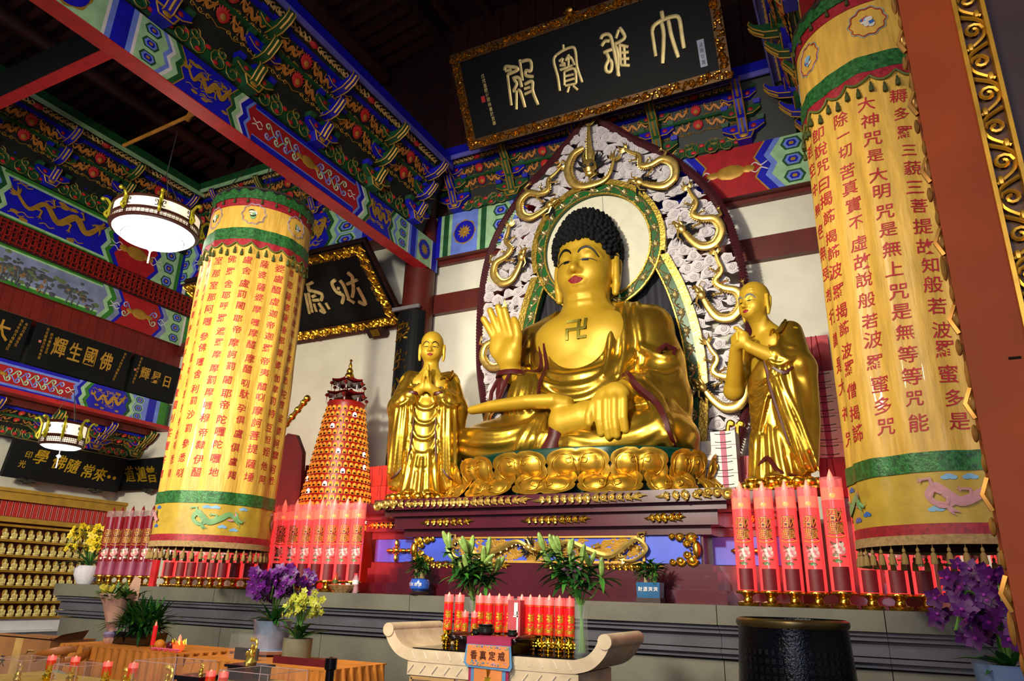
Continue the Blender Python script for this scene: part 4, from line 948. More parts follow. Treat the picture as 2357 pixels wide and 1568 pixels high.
td = dragon([(.44, .02), (.3, -.3), (0, -.38), (-.3, -.3), (-.42, .0), (-.3, .28), (-.1, .36)][::-1], .062, 6, 8, hs=.01, lod=2, legs=(.3, .7))
hd = dragon([(0, .0), (0, .12), (0, .3), (0, .55), (.02, .8)], .05, 5, 7, hs=2.3, lod=2, legs=(), front=True); td.add(hd.V, hd.F, hd.M)
o = build('dragon', td, [GOLDL, MANE], scr); o.location = (.0, -.1, 3.68)
# ---------------------------------------------------------------- the two attendant monks
def small_lotus(t, r, h, sy=.8):
    q = MB().lathe([(r * .95, 0), (r * .9, h * .4), (r * .92, h)], (0, 0, 0), 32, sy=sy); n = 20
    for i in range(n):
        a = 2 * PI * i / n; q.ball((r * .95 * math.cos(a), r * .95 * math.sin(a) * sy, h * .62), (r * .16, r * .16, h * .42), 7, 5); a += PI / n; q.ball((r * math.cos(a), r * math.sin(a) * sy, h * .2), (r * .17, r * .17, h * .26), 7, 5)
    build('lotus_base', q, GOLD, t)
def monk(name, label, loc, rz, old):
    t = thing(name, label, 'statue', loc, rz); small_lotus(t, .5, .15)
    hy, cz = (-.2, 2.36) if old else (-.02, 2.43)
    b = SDF((-.75, -.75, .05), (.75, .5, 2.85), .0105); face(b, 0, hy, cz, .178, old)
    b.cap((0, hy + .03, cz - .2), (0, .0, 1.95), .11, .15, .06); b.ell((0, -.02, 1.72), (.33, .2, .36), .1)
    for q in (-1, 1): b.ell((.14 * q, -.13, 1.82), (.15, .1, .14), .06)
    if old:
        for k in range(5): b.chain([(-.04, -.235, 1.94 - .06 * k), (-.14, -.21, 1.93 - .065 * k), (-.24, -.14, 1.88 - .07 * k)], .014, .02)
        for q in (-1, 1): b.chain([(.03 * q, -.14, 1.98), (.1 * q, hy + .03, cz - .22)], .03, .03)
        b.chain([(-.34, .0, 1.9), (-.44, -.2, 1.32)], [.13, .12], .06); b.chain([(-.44, -.2, 1.32), (-.1, -.5, 1.72)], [.12, .075], .05)
        b.chain([(.34, .0, 1.9), (.42, -.12, 1.45), (.1, -.47, 1.7)], [.12, .11, .075], .05)
        b.ell((-.03, -.54, 1.8), (.085, .07, .11), .04); b.ell((.05, -.52, 1.8), (.075, .07, .11), .04)
        for k in range(4): b.chain([(.075 - .005 * k, -.5, 1.86 - .032 * k), (.02, -.6, 1.88 - .03 * k), (-.07, -.58, 1.85 - .03 * k)], .021, .012)
        b.chain([(.07, -.54, 1.88), (.03, -.6, 1.93), (.0, -.6, 1.95)], .024, .015)
    else:
        for q in (-1, 1):
            b.chain([(.35 * q, .0, 1.9), (.42 * q, -.1, 1.5), (.06 * q, -.36, 1.7)], [.12, .11, .07], .05)
            b.ell((.04 * q, -.38, 1.8), (.045, .06, .11), .03)
            for k in range(4): b.chain([(.026 * q, -.42 + .032 * k, 1.86), (.022 * q, -.425 + .03 * k, 1.98), (.014 * q, -.415 + .026 * k, 2.08 - .02 * abs(k - 1.3))], [.02, .018, .012], .008)
            b.chain([(.04 * q, -.42, 1.78), (.025 * q, -.47, 1.86), (.015 * q, -.46, 1.95)], [.025, .022, .016], .01)
    build('body', b.mesh(), SKIN, t); face_paint(t, b, 0, cz, .178, old, .9)
    r = SDF((-.8, -.75, .0), (.8, .55, 2.2), .0125)
    r.ell((0, .0, 1.66), (.4, .25, .42), .08); r.cap((0, -.02, 1.4), (0, -.02, .25), .3, .3, .1, flat=(1, 1.15, 1)); r.cap((0, .0, .5), (0, -.04, .12), .3, .34, .1)
    for q in (-1, 1):
        if old and q < 0: continue
        r.chain([(.3 * q, .02, 1.93), (.44 * q, -.06, 1.48)], [.15, .16], .08); r.chain([(.44 * q, -.06, 1.48), (.24 * q, -.28, 1.6)], [.16, .12], .06)
        r.chain([(.3 * q, -.2, 1.5), (.34 * q, -.16, 1.0), (.4 * q, -.1, .45)], [.12, .15, .1], .08); r.chain([(.46 * q, .0, 1.4), (.44 * q, .0, .8), (.42 * q, -.04, .3)], [.14, .13, .1], .1)
        for k in range(4):
            x = .2 + .08 * k; r.ridge([(x * q, 1.5), (x * q * 1.06, 1.0), (x * q * 1.15, .45)], .026, .04)
        for k in range(2): r.ridge([((.24 + .05 * k) * q, 1.95 - .14 * k), ((.34 + .03 * k) * q, 1.72 - .16 * k), ((.46) * q, 1.66 - .18 * k)], .024, .05)
        r.ridge([(.26 * q, 1.5), (.38 * q, 1.44), (.5 * q, 1.5)], .025, .03)
    if old:
        r.chain([(-.3, .1, 1.9), (-.34, .12, 1.5)], [.08, .12], .06)
        def bare(x, y, z): return np.maximum((np.sqrt(((x + .32 - (z - 1.5) * .42) / .36) ** 2 + ((z - 1.95) / .62) ** 2) - 1) * .25, y - .1)
        r.comb(bare, (-.75, -.75, 1.3), (.3, .12, 2.2), .02, 'c')
        for k in range(7): r.ridge([(.3 - .03 * k, 1.42 - .06 * k), (.02 - .02 * k, 1.28 - .12 * k), (-.22, 1.42 - .14 * k)], .022, .03)
        for k in range(5): r.ridge([(.16 + .05 * k, 1.3), (.24 + .06 * k, .8), (.3 + .07 * k, .2)], .022, .025)
    else:
        def bare(x, y, z): return np.maximum((np.abs(x) - (z - 1.72) * .42) * .8, y - .02)
        r.comb(bare, (-.25, -.6, 1.7), (.25, .05, 2.2), .015, 'c')
        for k in range(5): z = 1.4 - .23 * k; r.ridge([(-.2, z + .22), (-.12, z + .05), (0, z), (.12, z + .05), (.2, z + .22)], .022, .04)
        for k in range(3): r.ridge([(-.3 + .04 * k, 1.95), (-.24 + .06 * k, 1.78), (-.08 + .05 * k, 1.62)], .02, .03)
        r.ridge([(.12, 2.04), (.04, 1.84), (-.02, 1.7)], .02, .02)
    for k in range(5): x = -.22 + .11 * k; r.ridge([(x * .8, .75 - .05 * (k % 3)), (x, .4), (x * 1.2, .12)], .028, .05)
    r.ell((-.15, -.3, .12), (.1, .17, .07), .03); r.ell((.15, -.3, .12), (.1, .17, .07), .03); r.box((0, 0, -.05), (2, 2, .19), .01, .02, None, 'c')
    build('robe', r.mesh(), ROBE, t)
    m = MB()
    if not old:
        for q in (-1, 1):
            m.lathe([(.095, 0), (.11, .02), (.115, .0), (.1, -.03)], (.2 * q, -.3, 1.62), 16); drape_tube(m, r, [(.16 * q, 1.42), (.17 * q, 1.1), (.19 * q, .8), (.22 * q, .6)], .016, 6, .006)
            drape_tube(m, r, [(.3 * q, .52), (.38 * q, .42), (.46 * q, .36)], .02, 5, .004)
    else:
        drape_tube(m, r, [(.18, 1.9), (.17, 1.6), (.2, 1.25), (.27, .9), (.33, .5)], .024, 6, .008)
        drape_tube(m, r, [(-.02, .3), (.1, .38), (.2, .22), (.34, .16)], .03, 5, .006)
        drape_tube(m, r, [(.3, 1.42), (.4, 1.34), (.48, 1.4)], .03, 5, .004)
    build('lining', m, MAROON, t)
    m = MB()                                           # shoulder clasp
    if not old:
        for k in range(7): a = k * 2 * PI / 7; y = r.front(.2, 1.72) or -.25; m.ball((.2 + .035 * math.cos(a), y - .01, 1.72 + .035 * math.sin(a)), .017, 6, 4)
        build('robe_clasp', m, MAROON, t)
        m = MB()
    y = r.front(.26, 1.9) or -.2; m.tube(catmull([(.18, y - .02, 1.86), (.24, y - .05, 1.93), (.3, y - .03, 1.9), (.34, y + .02, 1.98), (.36, y + .06, 2.05)], 4), [.02] * 8 + [.03] * 6 + [.02] * 3, 6); build('knotted_cord', m, GOLD, t)
    return t
monk('monk_statue', 'gilded young monk statue with eyes lowered and palms pressed together', (-6.06, 9.0, 2.76), .45, False)
monk('monk_statue', 'gilded old monk statue with grey brows, bare ribs and clasped hands', (-1.02, 9.0, 2.76), -.55, True)
# ---------------------------------------------------------------- hanging cylinder banners
YEL = mat('yellow_silk', '#d9ac48', .5, .0, var=.1, scale=5, bump=.35, bscale=12, stretch=(3, 3, .5), coat=.1)
YEL2 = mat('olive_yellow_silk', '#b99a34', .5, var=.1, scale=5, bump=.2, bscale=14)
GSILK = mat('green_brocade', '#2c6a34', .42, .2, var=.3, scale=26, bump=.3, bscale=60)
RSILK = mat('red_brocade', '#9c1f2c', .5, .05, var=.2, scale=30)
RINK = mat('red_ink', '#b0202a', .6, var=.05)
TAN = mat('tan_fringe', '#a8885a', .8, var=.15, scale=40)
INSIDE = mat('brown_lining', '#4a1a12', .7, var=.15)
def banner(name, label, cx, cy, zt, cols, a_face, seed, csize, first_a, da):
    t = thing(name, label, 'banner', (cx, cy, 0)); rr = random.Random(seed); R0 = .73; ph = [rr.uniform(0, 6.28) for _ in range(6)]
    def rad(a, z):
        f = 1 - abs(2 * (z - 4.4) / 4.6) ** 4 if 2.1 < z < 6.7 else 0
        return R0 + max(0, f) * (.018 * math.sin(9 * a + ph[0] + .3 * z) + .012 * math.sin(17 * a + ph[1] - .5 * z) + .01 * math.sin(5 * a + ph[2] + .8 * z)) + .004 * math.sin(31 * a + ph[3] + 3 * math.sin(z * 2.1)) * max(0, f)
    def cyl(a, z, o=0.0): r = rad(a, z) + o; return (math.cos(a) * r, math.sin(a) * r, z)
    def wrap(zs, m_, nm, o=0.0, seg=120, lab=None, zf=None):
        q = MB(); n = len(zs) - 1
        q.grid(lambda u, v: cyl(-2 * PI * u, zs[0] + (zs[-1] - zs[0]) * v + (zf(-2 * PI * u) * v if zf else 0), o), seg, n); q.F = [f[::-1] for f in q.F]
        if False: pass
        o_ = build(nm, q, m_, t, ang=2.0, label=lab); return o_
    wrap([2.62 + (zt - .3 - 2.62) * i / 60 for i in range(61)], YEL, 'silk_panel', lab='yellow silk panel')
    wrap([2.16, 2.3, 2.45, 2.58], YEL2, 'dragon_panel', .002, lab='olive yellow panel with embroidered dragons')
    wrap([2.55, 2.7], GSILK, 'green_band', .012); wrap([2.08, 2.17], RSILK, 'red_band', .01); wrap([2.02, 2.055, 2.09], TAN, 'fringe_trim', .018)
    wrap([zt - .32, zt - .2], RSILK, 'red_ruffle', .006, zf=lambda a: -.0); wrap([zt - .2, zt - .06], GSILK, 'green_ruffle', .016, zf=lambda a: .025 * math.sin(26 * a))
    wrap([6.22, 6.4], GSILK, 'green_ruffle', .02)
    q = MB(); NS = 22
    q.grid(lambda u, v: cyl(-2 * PI * u, 6.24 - (.07 + .07 * abs(math.sin(NS * PI * u))) * v, .016), 176, 2); q.F = [f[::-1] for f in q.F]; build('red_valance', q, RSILK, t, ang=2)
    q = MB().tube([cyl(2 * PI * k / 176, 6.17 - .07 * abs(math.sin(NS * PI * k / 176)), .02) for k in range(176)], .012, 5, closed=True); build('green_braid', q, mat('olive_braid', '#5d6a2a', .7), t)
    q = MB().lathe([(.69, 2.04), (.69, zt - .1), (.5, zt - .06)], (0, 0, 0), 48, cap=False); q.F = [f[::-1] for f in q.F]; build('inner_lining', q, INSIDE, t)
    q = MB().tube([(R0 * math.cos(2 * PI * k / 64), R0 * math.sin(2 * PI * k / 64), zt - .03) for k in range(64)], .025, 6, closed=True)
    for k in range(4): q.tube([(R0 * math.cos(PI / 4 + PI / 2 * k), R0 * math.sin(PI / 4 + PI / 2 * k), zt - .03), (0, 0, zt + 1.4)], .008, 4)
    q.tube([(0, 0, zt + 1.4), (0, 0, 13.9)], .01, 4); build('hoop_and_wires', q, mat('wire_grey', '#3c3a36', .5, .5), t)
    tm = MB().lathe([(.002, .0), (.012, -.01), (.013, -.03), (.008, -.035), (.02, -.05), (.026, -.11), (.024, -.12)], (0, 0, 0), 8); tm.tube([(0, 0, .03), (0, 0, 0)], .003, 4)
    ts = build('tassel', tm, mat('tan_tassel', '#9a7c46', .8, var=.1), None); tg = build('tassel', tm, mat('olive_tassel', '#3f4a1e', .8, var=.1), None); COL.objects.unlink(ts); COL.objects.unlink(tg)
    for k in range(44): a = 2 * PI * k / 44; inst(ts, cyl(a, 2.0, .0), (0, 0, 0), 1, t)
    for k in range(NS * 2): a = 2 * PI * k / NS / 2; inst(tg, cyl(a, 6.1 - (.04 if k % 2 else 0), .025), (0, 0, 0), .85, t)
    for k in range(24): a = 2 * PI * k / 24; inst(tg, cyl(a, zt - .2, .03), (0, 0, 0), .7, t)
    # lettering, column by column
    for ci, s_ in enumerate(cols):
        a = first_a + da * ci; n = len(s_); zt_, zb_ = 5.98, 2.84
        for k, ch in enumerate(s_):
            z = zt_ - (zt_ - zb_) * (k + .5) / n + rr.uniform(-.015, .015); w = csize * rr.uniform(.9, 1.05); da2 = rr.uniform(-.012, .012)
            q = MB(); write(q, ch, lambda x, y, d, z=z, da2=da2: cyl(a + da2 + x / R0, z + y, .005), w, w * 1.0, 0, .006, 0, .08, True); build('written_character', q, RINK, t, False)
    # medallions and dragons
    def blob(q, a, z, ra, rz_, m_, o=.008): q.add([cyl(a, z, o)] + [cyl(a + ra * math.cos(k * PI / 6) / R0, z + rz_ * math.sin(k * PI / 6), o) for k in range(12)], [(0, 1 + k, 1 + (k + 1) % 12) for k in range(12)], m_)
    pal = [mat('embroidery_blue', '#2f66b4', .5, var=.1), mat('embroidery_rose', '#c48a92', .5, var=.1), mat('embroidery_green', '#6f9f68', .5, var=.1), mat('embroidery_white', '#d8d2c4', .5, var=.05), RINK, INK, mat('embroidery_sky', '#7fb0d8', .5)]
    for k in range(7):
        a0 = a_face + k * 2 * PI / 7; q = MB(); zc = 6.63 if zt < 7.3 else 6.78
        for j in range(9): aa = rr.uniform(0, 6.28); d_ = rr.uniform(0, .06); blob(q, a0 + d_ * math.cos(aa) / R0, zc + d_ * math.sin(aa), rr.uniform(.015, .045), rr.uniform(.015, .04), rr.choice((0, 3, 3, 6, 4) if seed % 2 else (3, 2, 3, 5, 6)), .006 + .001 * j)
        q.tube([cyl(a0 + .15 * (1 + .06 * math.cos(10 * b_)) * math.cos(b_) / R0, zc + .15 * (1 + .06 * math.cos(10 * b_)) * math.sin(b_), .008) for b_ in np.linspace(0, 2 * PI, 60)[:-1]], .004, 4, 4 if seed % 2 else 1, closed=True)
        q.tube([cyl(a0 + .165 * (1 + .06 * math.cos(10 * b_)) * math.cos(b_) / R0, zc + .165 * (1 + .06 * math.cos(10 * b_)) * math.sin(b_), .008) for b_ in np.linspace(0, 2 * PI, 60)[:-1]], .003, 4, 6, closed=True)
        build('medallion', q, pal, t, label='embroidered medallion with a small deity' if seed % 2 else 'embroidered flower medallion')
    for k in range(4):
        a0 = a_face + .25 + k * PI / 2; mc = (2, 1, 0, 1)[(k + seed) % 4]; q = MB(); d = dragon([(x * .62, y * .8) for x, y in PATHP], .03, 5, 4, hs=1.3, flat=.25, lod=0)
        q.add([cyl(a0 - 0 + v[0] / R0, 2.37 + v[2], .008 - v[1] * .3) for v in d.V], d.F, [mc if m_ == 0 else (1 if mc != 1 else 5) for m_ in d.M])
        for j in range(5):
            aj = a0 + rr.uniform(-.42, .42); zj = 2.37 + rr.choice((-.13, .13, -.1)); 
            for i in range(3): blob(q, aj + i * .035, zj + .012 * (i % 2), .03, .016, 0 if k % 2 else 6, .007)
        build('dragon_embroidery', q, pal, t)
    return t
CL = ['婆羅帝隸伊醯移醯室那阿囉', '娑呼虛摩囉呼嚧呼盧呼盧醯利娑囉娑囉', '盧室摩囉虛盧虛羅醯唎娑羅羅參悉唎悉唎', '室那室那阿囉參佛囉舍利罰沙罰參悉唎', '佛羅舍耶呼羅遮羅摩摩罰摩囉穆帝隸伊醯', '盧舍盧罰闍耶帝摩訶罰闍耶帝陀囉陀囉地', '薩婆薩婆摩囉摩醯摩醯唎馱孕俱盧俱盧羯', '婆盧醯虛迦帝迦羅帝夷醯唎摩訶菩提薩埵', '那耶薩婆薩埵那摩婆伽摩罰特豆怛姪他阿', '摩婆阿囉跛耶娑婆訶悉陀夜娑婆訶摩訶悉']
banner('cylinder_banner', 'smaller yellow banner cylinder with dense small red sutra characters, behind the orange tables', -8.0, 7.0, 7.08, CL, math.radians(-52), 4, .125, math.radians(-136), math.radians(17.2))
CR = ['若空中無色無受想行識是大神咒', '卽說咒曰揭諦揭諦波羅揭諦波羅僧揭諦', '除一切苦真實不虛故說般若波羅蜜多咒', '大神咒是大明咒是無上咒是無等等咒能', '耨多羅三藐三菩提故知般若波羅蜜多是', '三世諸佛依般若波羅蜜多故得阿']
banner('cylinder_banner', 'larger yellow banner cylinder with big red sutra characters, beside the brown carved post', .49, 7.0, 7.32, CR, math.radians(-94), 5, .15, math.radians(-164.5), math.radians(20.6))
# ---------------------------------------------------------------- stone platform
STONE = mat('grey_stone', '#69675a', .7, var=.12, scale=1.6, bump=.15, bscale=18, col2='#56544e')
STONE2 = mat('bluish_stone', '#4c4a54', .7, var=.12, scale=2, bump=.12, bscale=18)
plat = struct('stone_platform', MB().box((-3.4, 9.75, .75), (18.4, 2.8, 1.5)), STONE2); plat['label'] = 'long moulded grey stone platform carrying the altar'
x = -12.72
while x < 5.6:
    L = 1.55 if int(x * 3) % 2 else 1.9; L = min(L, 5.7 - x)
    for nm, z0, z1, y in (('stone_block', 1.345, 1.535, 8.0), ('stone_block', .3, 1.0, 8.22)):
        q = MB().box((x + L / 2, y + .35, (z0 + z1) / 2), (L - .008, .7, z1 - z0)); build(nm, q, STONE, plat, False)
    for z0, z1, y in ((1.305, 1.34, 8.05), (1.26, 1.3, 8.09), (1.12, 1.255, 8.16), (1.07, 1.11, 8.1), (1.02, 1.065, 8.16)):
        q = MB().box((x + L / 2, y + .3, (z0 + z1) / 2), (L - .004, .6, z1 - z0)); build('moulding', q, STONE2, plat, False)
    x += L
# ---------------------------------------------------------------- plaques
def carve(mb, L, h, x0, z0, vert=False, seed=1):
    rr = random.Random(seed); n = int(L / h * 2.3)
    for i in range(n):
        s_ = (i + .5) / n * L; o = rr.uniform(-.18, .18) * h
        c = (x0 + o, z0 + s_) if vert else (x0 + s_, z0 + o); k = rr.random()
        if k < .45: uvtube(mb, spiral(c, h * .38, 1.2, rr.uniform(0, 6), rr.choice((-1, 1)), 9, .2), h * .1, 4, 0, .03, 1)
        elif k < .75:
            a = rr.uniform(0, 6)
            for j in range(4): flame(mb, c, (math.cos(a + j * .5), math.sin(a + j * .5)), h * .5, h * .14, 0, .03, .5)
        else:
            for j in range(3): mb.ball(K(c[0] + rr.uniform(-.3, .3) * h, c[1] + rr.uniform(-.3, .3) * h, .04), h * rr.uniform(.1, .17), 6, 4)
        d = rr.uniform(-.4, .4) * h; P = [(c[0] - .4 * h, c[1] + d), (c[0], c[1] - d), (c[0] + .4 * h, c[1] + d * .5)]; uvtube(mb, P, h * .08, 4, 0, .03, 1)
    return mb
def plaque(name, label, loc, tilt, w, h, frame, rz=0, x0=None, fm=None, board=None):
    t = thing(name, label, 'plaque', loc, rot=Euler((tilt, 0, rz), 'XYZ')); x0 = -w / 2 if x0 is None else x0
    q = MB().box((x0 + w / 2, .05, h / 2), (w, .1, h)); build('board', q, board or BLACKL, t, False)
    if frame:
        for k, (a, b_, c, d, v) in enumerate(((x0, h - frame / 2, w, frame, False), (x0, frame / 2, w, frame, False), (x0 + frame / 2, frame, h - 2 * frame, frame, True), (x0 + w - frame / 2, frame, h - 2 * frame, frame, True))):
            q = MB()
            if v: q.box((a, -.005, h / 2), (d, .03, c), 1)
            else: q.box((a + c / 2, -.005, b_), (c, .03, d), 1)
            carve(q, c, d, a, b_, v, k + int(w * 10)); build('carved_frame', q, [fm or GOLD, mat('dark_gilding', '#5a3a12', .5, .5)], t)
    return t
def strokes(t, SS, r, mm, name='gilded_character', y=-.012):
    q = MB()
    for P in SS:
        Q = catmull(P, 4) if len(P) > 2 else P; q.tube([(a, y, b_) for a, b_ in Q], [r * (1 if 0 < i < len(Q) - 1 else .85) for i in range(len(Q))], 6, 0, flat=.55, up=(0, -1, 0))
    return build(name, q, mm, t)
def letters(t, s_, P, w, h, mm, dep=.02, bold=.006, name='gilded_character', shear=0, jit=.0):
    for ch, (a, b_) in zip(s_, P):
        q = MB(); write(q, ch, lambda x, y, d, a=a, b_=b_: (a + x, -.004 - max(0, d) * 1.0, b_ + y), w, h, dep, bold, 0, shear); build(name, q, mm, t, False)
CREAM = mat('cream_gilding', '#d8c486', .45, .45, var=.12, scale=8)
SEAL = [
 [[(-1.38,1.17),(-1.34,1.23),(-1.25,1.2),(-1.15,1.16),(-1.14,1.11),(-1.34,1.09)],[(-1.34,1.09),(-1.38,.56)],[(-1.37,1.16),(-1.24,1.15)],[(-1.26,1.0),(-1.14,.98),(-1.12,.81)],[(-1.24,.98),(-1.2,.89),(-1.29,.79)],[(-1.3,.79),(-1.23,.78)],[(-1.23,.78),(-1.3,.47)],[(-1.21,.78),(-1.16,.74),(-1.13,.46)],[(-1.06,1.27),(-1.08,.91)],[(-1.05,1.23),(-.87,1.2),(-.89,1.03),(-.98,1.06),(-1.0,.98),(-.86,.92)],[(-1.06,.84),(-.94,.86),(-.9,.83),(-.93,.69),(-.88,.44)],[(-1.08,.77),(-.96,.77)],[(-1.09,.68),(-.94,.7)]],
 [[(-.23,1.28),(-.24,1.19)],[(-.39,1.15),(-.24,1.19),(-.07,1.19),(-.04,1.09),(-.06,.86),(-.02,.59)],[(-.39,1.15),(-.45,1.07),(-.43,.81),(-.44,.56)],[(-.36,1.04),(-.28,1.07)],[(-.28,1.07),(-.31,1.0),(-.25,.97)],[(-.36,.97),(-.25,.94)],[(-.37,.9),(-.26,.9)],[(-.17,1.1),(-.21,.9)],[(-.24,1.01),(-.18,1.07),(-.12,1.01)],[(-.12,1.01),(-.1,.9)],[(-.36,.89),(-.13,.91)],[(-.3,.85),(-.34,.63)],[(-.3,.85),(-.11,.84),(-.13,.6)],[(-.3,.77),(-.14,.76)],[(-.31,.69),(-.14,.69)],[(-.33,.62),(-.13,.6)],[(-.26,.59),(-.31,.5)],[(-.19,.58),(-.12,.49)]],
 [[(.43,1.17),(.47,1.22),(.58,1.2),(.61,1.04),(.62,.51)],[(.42,1.06),(.49,1.12),(.57,1.1)],[(.43,.95),(.53,.96),(.59,.96)],[(.48,.94),(.5,.83),(.43,.73),(.43,.65),(.5,.63),(.54,.75),(.51,.83)],[(.77,1.26),(.83,1.09),(.72,1.04),(.64,1.03)],[(.75,1.23),(.68,1.11)],[(.64,1.03),(.67,.85),(.6,.53)],[(.72,.99),(.68,.68)],[(.71,1.0),(.86,.92)],[(.71,.87),(.85,.84)],[(.7,.77),(.84,.74)],[(.68,.68),(.83,.63)],[(.79,.96),(.75,.66)]],
 [[(1.48,1.3),(1.48,1.2),(1.48,1.13)],[(1.28,1.04),(1.33,1.12),(1.48,1.16),(1.65,1.16),(1.73,1.1),(1.73,.85),(1.73,.64)],[(1.28,1.04),(1.27,.65)],[(1.45,1.13),(1.45,.93),(1.36,.51)],[(1.56,1.13),(1.57,.87),(1.62,.53)]]]
gp = plaque('name_plaque', 'great black plaque with four gold seal script characters and gilded carved frame, above the screen', (-3.65, 9.75, 9.33), math.radians(29.9), 4.76, 1.72, .17, fm=mat('antique_gold', '#b98a3c', .32, 1.0, var=.2, scale=10))
for c_, r_ in zip(SEAL, (.034, .028, .034, .038)): strokes(gp, c_, r_, CREAM)
letters(gp, '戊戌重陽傅國林書於京華', [(-1.82 + .004 * i, 1.2 - .085 * i) for i in range(11)], .07, .08, CREAM, .006, .01, 'small_inscription')
q = MB().box((-1.9, -.004, .81), (.075, .012, .11)); build('red_seal', q, BRED, gp, False)
q = MB().box((1.99, -.005, .49), (.11, .012, .42)); build('pale_label', q, mat('pale_blue_label', '#aab4d0', .5), gp, False)
letters(gp, '法雨甘露', [(1.99, .62 - .09 * i) for i in range(4)], .06, .07, mat('ink_grey', '#4a5058'), .012, 0, 'label_print')
for sx in (-1.9, 1.9): q = MB().tube([(sx, .05, 1.7), (sx, .9, 2.6)], .02, 6); build('hanger', q, DWOOD, gp)
q = MB(); blossom(q, (.0, 1.72), .16, 0, .03, 7); q.ball(K(0, 1.76, .05), (.09, .08, .1), 8, 6); build('frame_crest', q, mat('antique_gold', '#b98a3c'), gp)
CAI = [[(2.21,1.2),(2.09,1.14),(2.09,.94),(2.2,.83),(2.07,.67)],[(2.3,1.17),(2.33,1.05),(2.29,.74)],[(2.15,1.02),(2.2,.99)],[(2.14,.92),(2.19,.9)],[(2.25,.76),(2.37,.63)],[(2.56,1.3),(2.62,1.19),(2.58,1.11)],[(2.41,1.06),(2.7,1.11)],[(2.59,1.11),(2.49,.9),(2.38,.76)],[(2.62,.95),(2.61,.57),(2.47,.65)]]
YUAN = [[(1.47,1.21),(1.67,1.25)],[(1.51,1.19),(1.47,1.09),(1.55,1.07)],[(1.34,1.04),(1.17,.58)],[(1.42,1.04),(1.26,.6)],[(1.54,1.06),(1.72,.95),(1.62,.82)],[(1.45,.94),(1.56,.96)],[(1.42,.86),(1.59,.84)],[(1.41,.78),(1.37,.6)],[(1.53,.78),(1.56,.55),(1.46,.62)],[(1.7,.75),(1.71,.6)]]
cp = plaque('fortune_plaque', 'tilted black plaque with two big gold brush characters, behind the smaller yellow banner', (-11.3, 10.9, 6.6), math.atan2(1.42, 1.11), 4.8, 1.8, .2, x0=-1.65, fm=mat('bright_gilding', '#d8a52e', .35, .9, var=.15, scale=9))
strokes(cp, CAI, .042, CREAM); strokes(cp, YUAN, .042, CREAM)
letters(cp, '庚子年', [(2.93, .86 - .12 * i) for i in range(3)], .09, .1, GOLDP, .004, 0, 'small_inscription')
q = MB().box((.75, .14, .9), (4.9, .1, 1.9)); build('outer_case', q, DWOOD, cp, False)
q = MB().box((2.5, .05, -.1), (.44, .12, .24), 0); q.box((2.5, -.02, -.1), (.2, .02, .16), 1); build('hanging_block', q, [DWOOD, GOLD], cp, False)
def plaque_tip(t): pass
# couplet board on the pillar
cb = thing('couplet_board', 'long black couplet board with gold brush characters on the pillar, behind the young monk', 'board', (-7.78, 10.56, 2.0))
q = MB().grid(lambda u, v: (.36 * math.sin(-1.1 + 2.2 * u), -.36 * math.cos(-1.1 + 2.2 * u) + .36, 4.72 * v), 12, 1); build('board', q, BLACKL, cb, False)
q = MB().box((0, -.01, 4.75), (.62, .05, .07)); build('board_cap', q, GREY, cb, False)
for i, ch in enumerate('衆生心想隨願善緣'):
    q = MB(); write(q, ch, lambda x, y, d, i=i: (x - .06, -.36 * math.cos((x - .06) / .36) + .36 - .012, 4.28 - .56 * i + y), .36, .44, 0, .014, 0, .12); build('gilded_character', q, GOLD, cb, False)
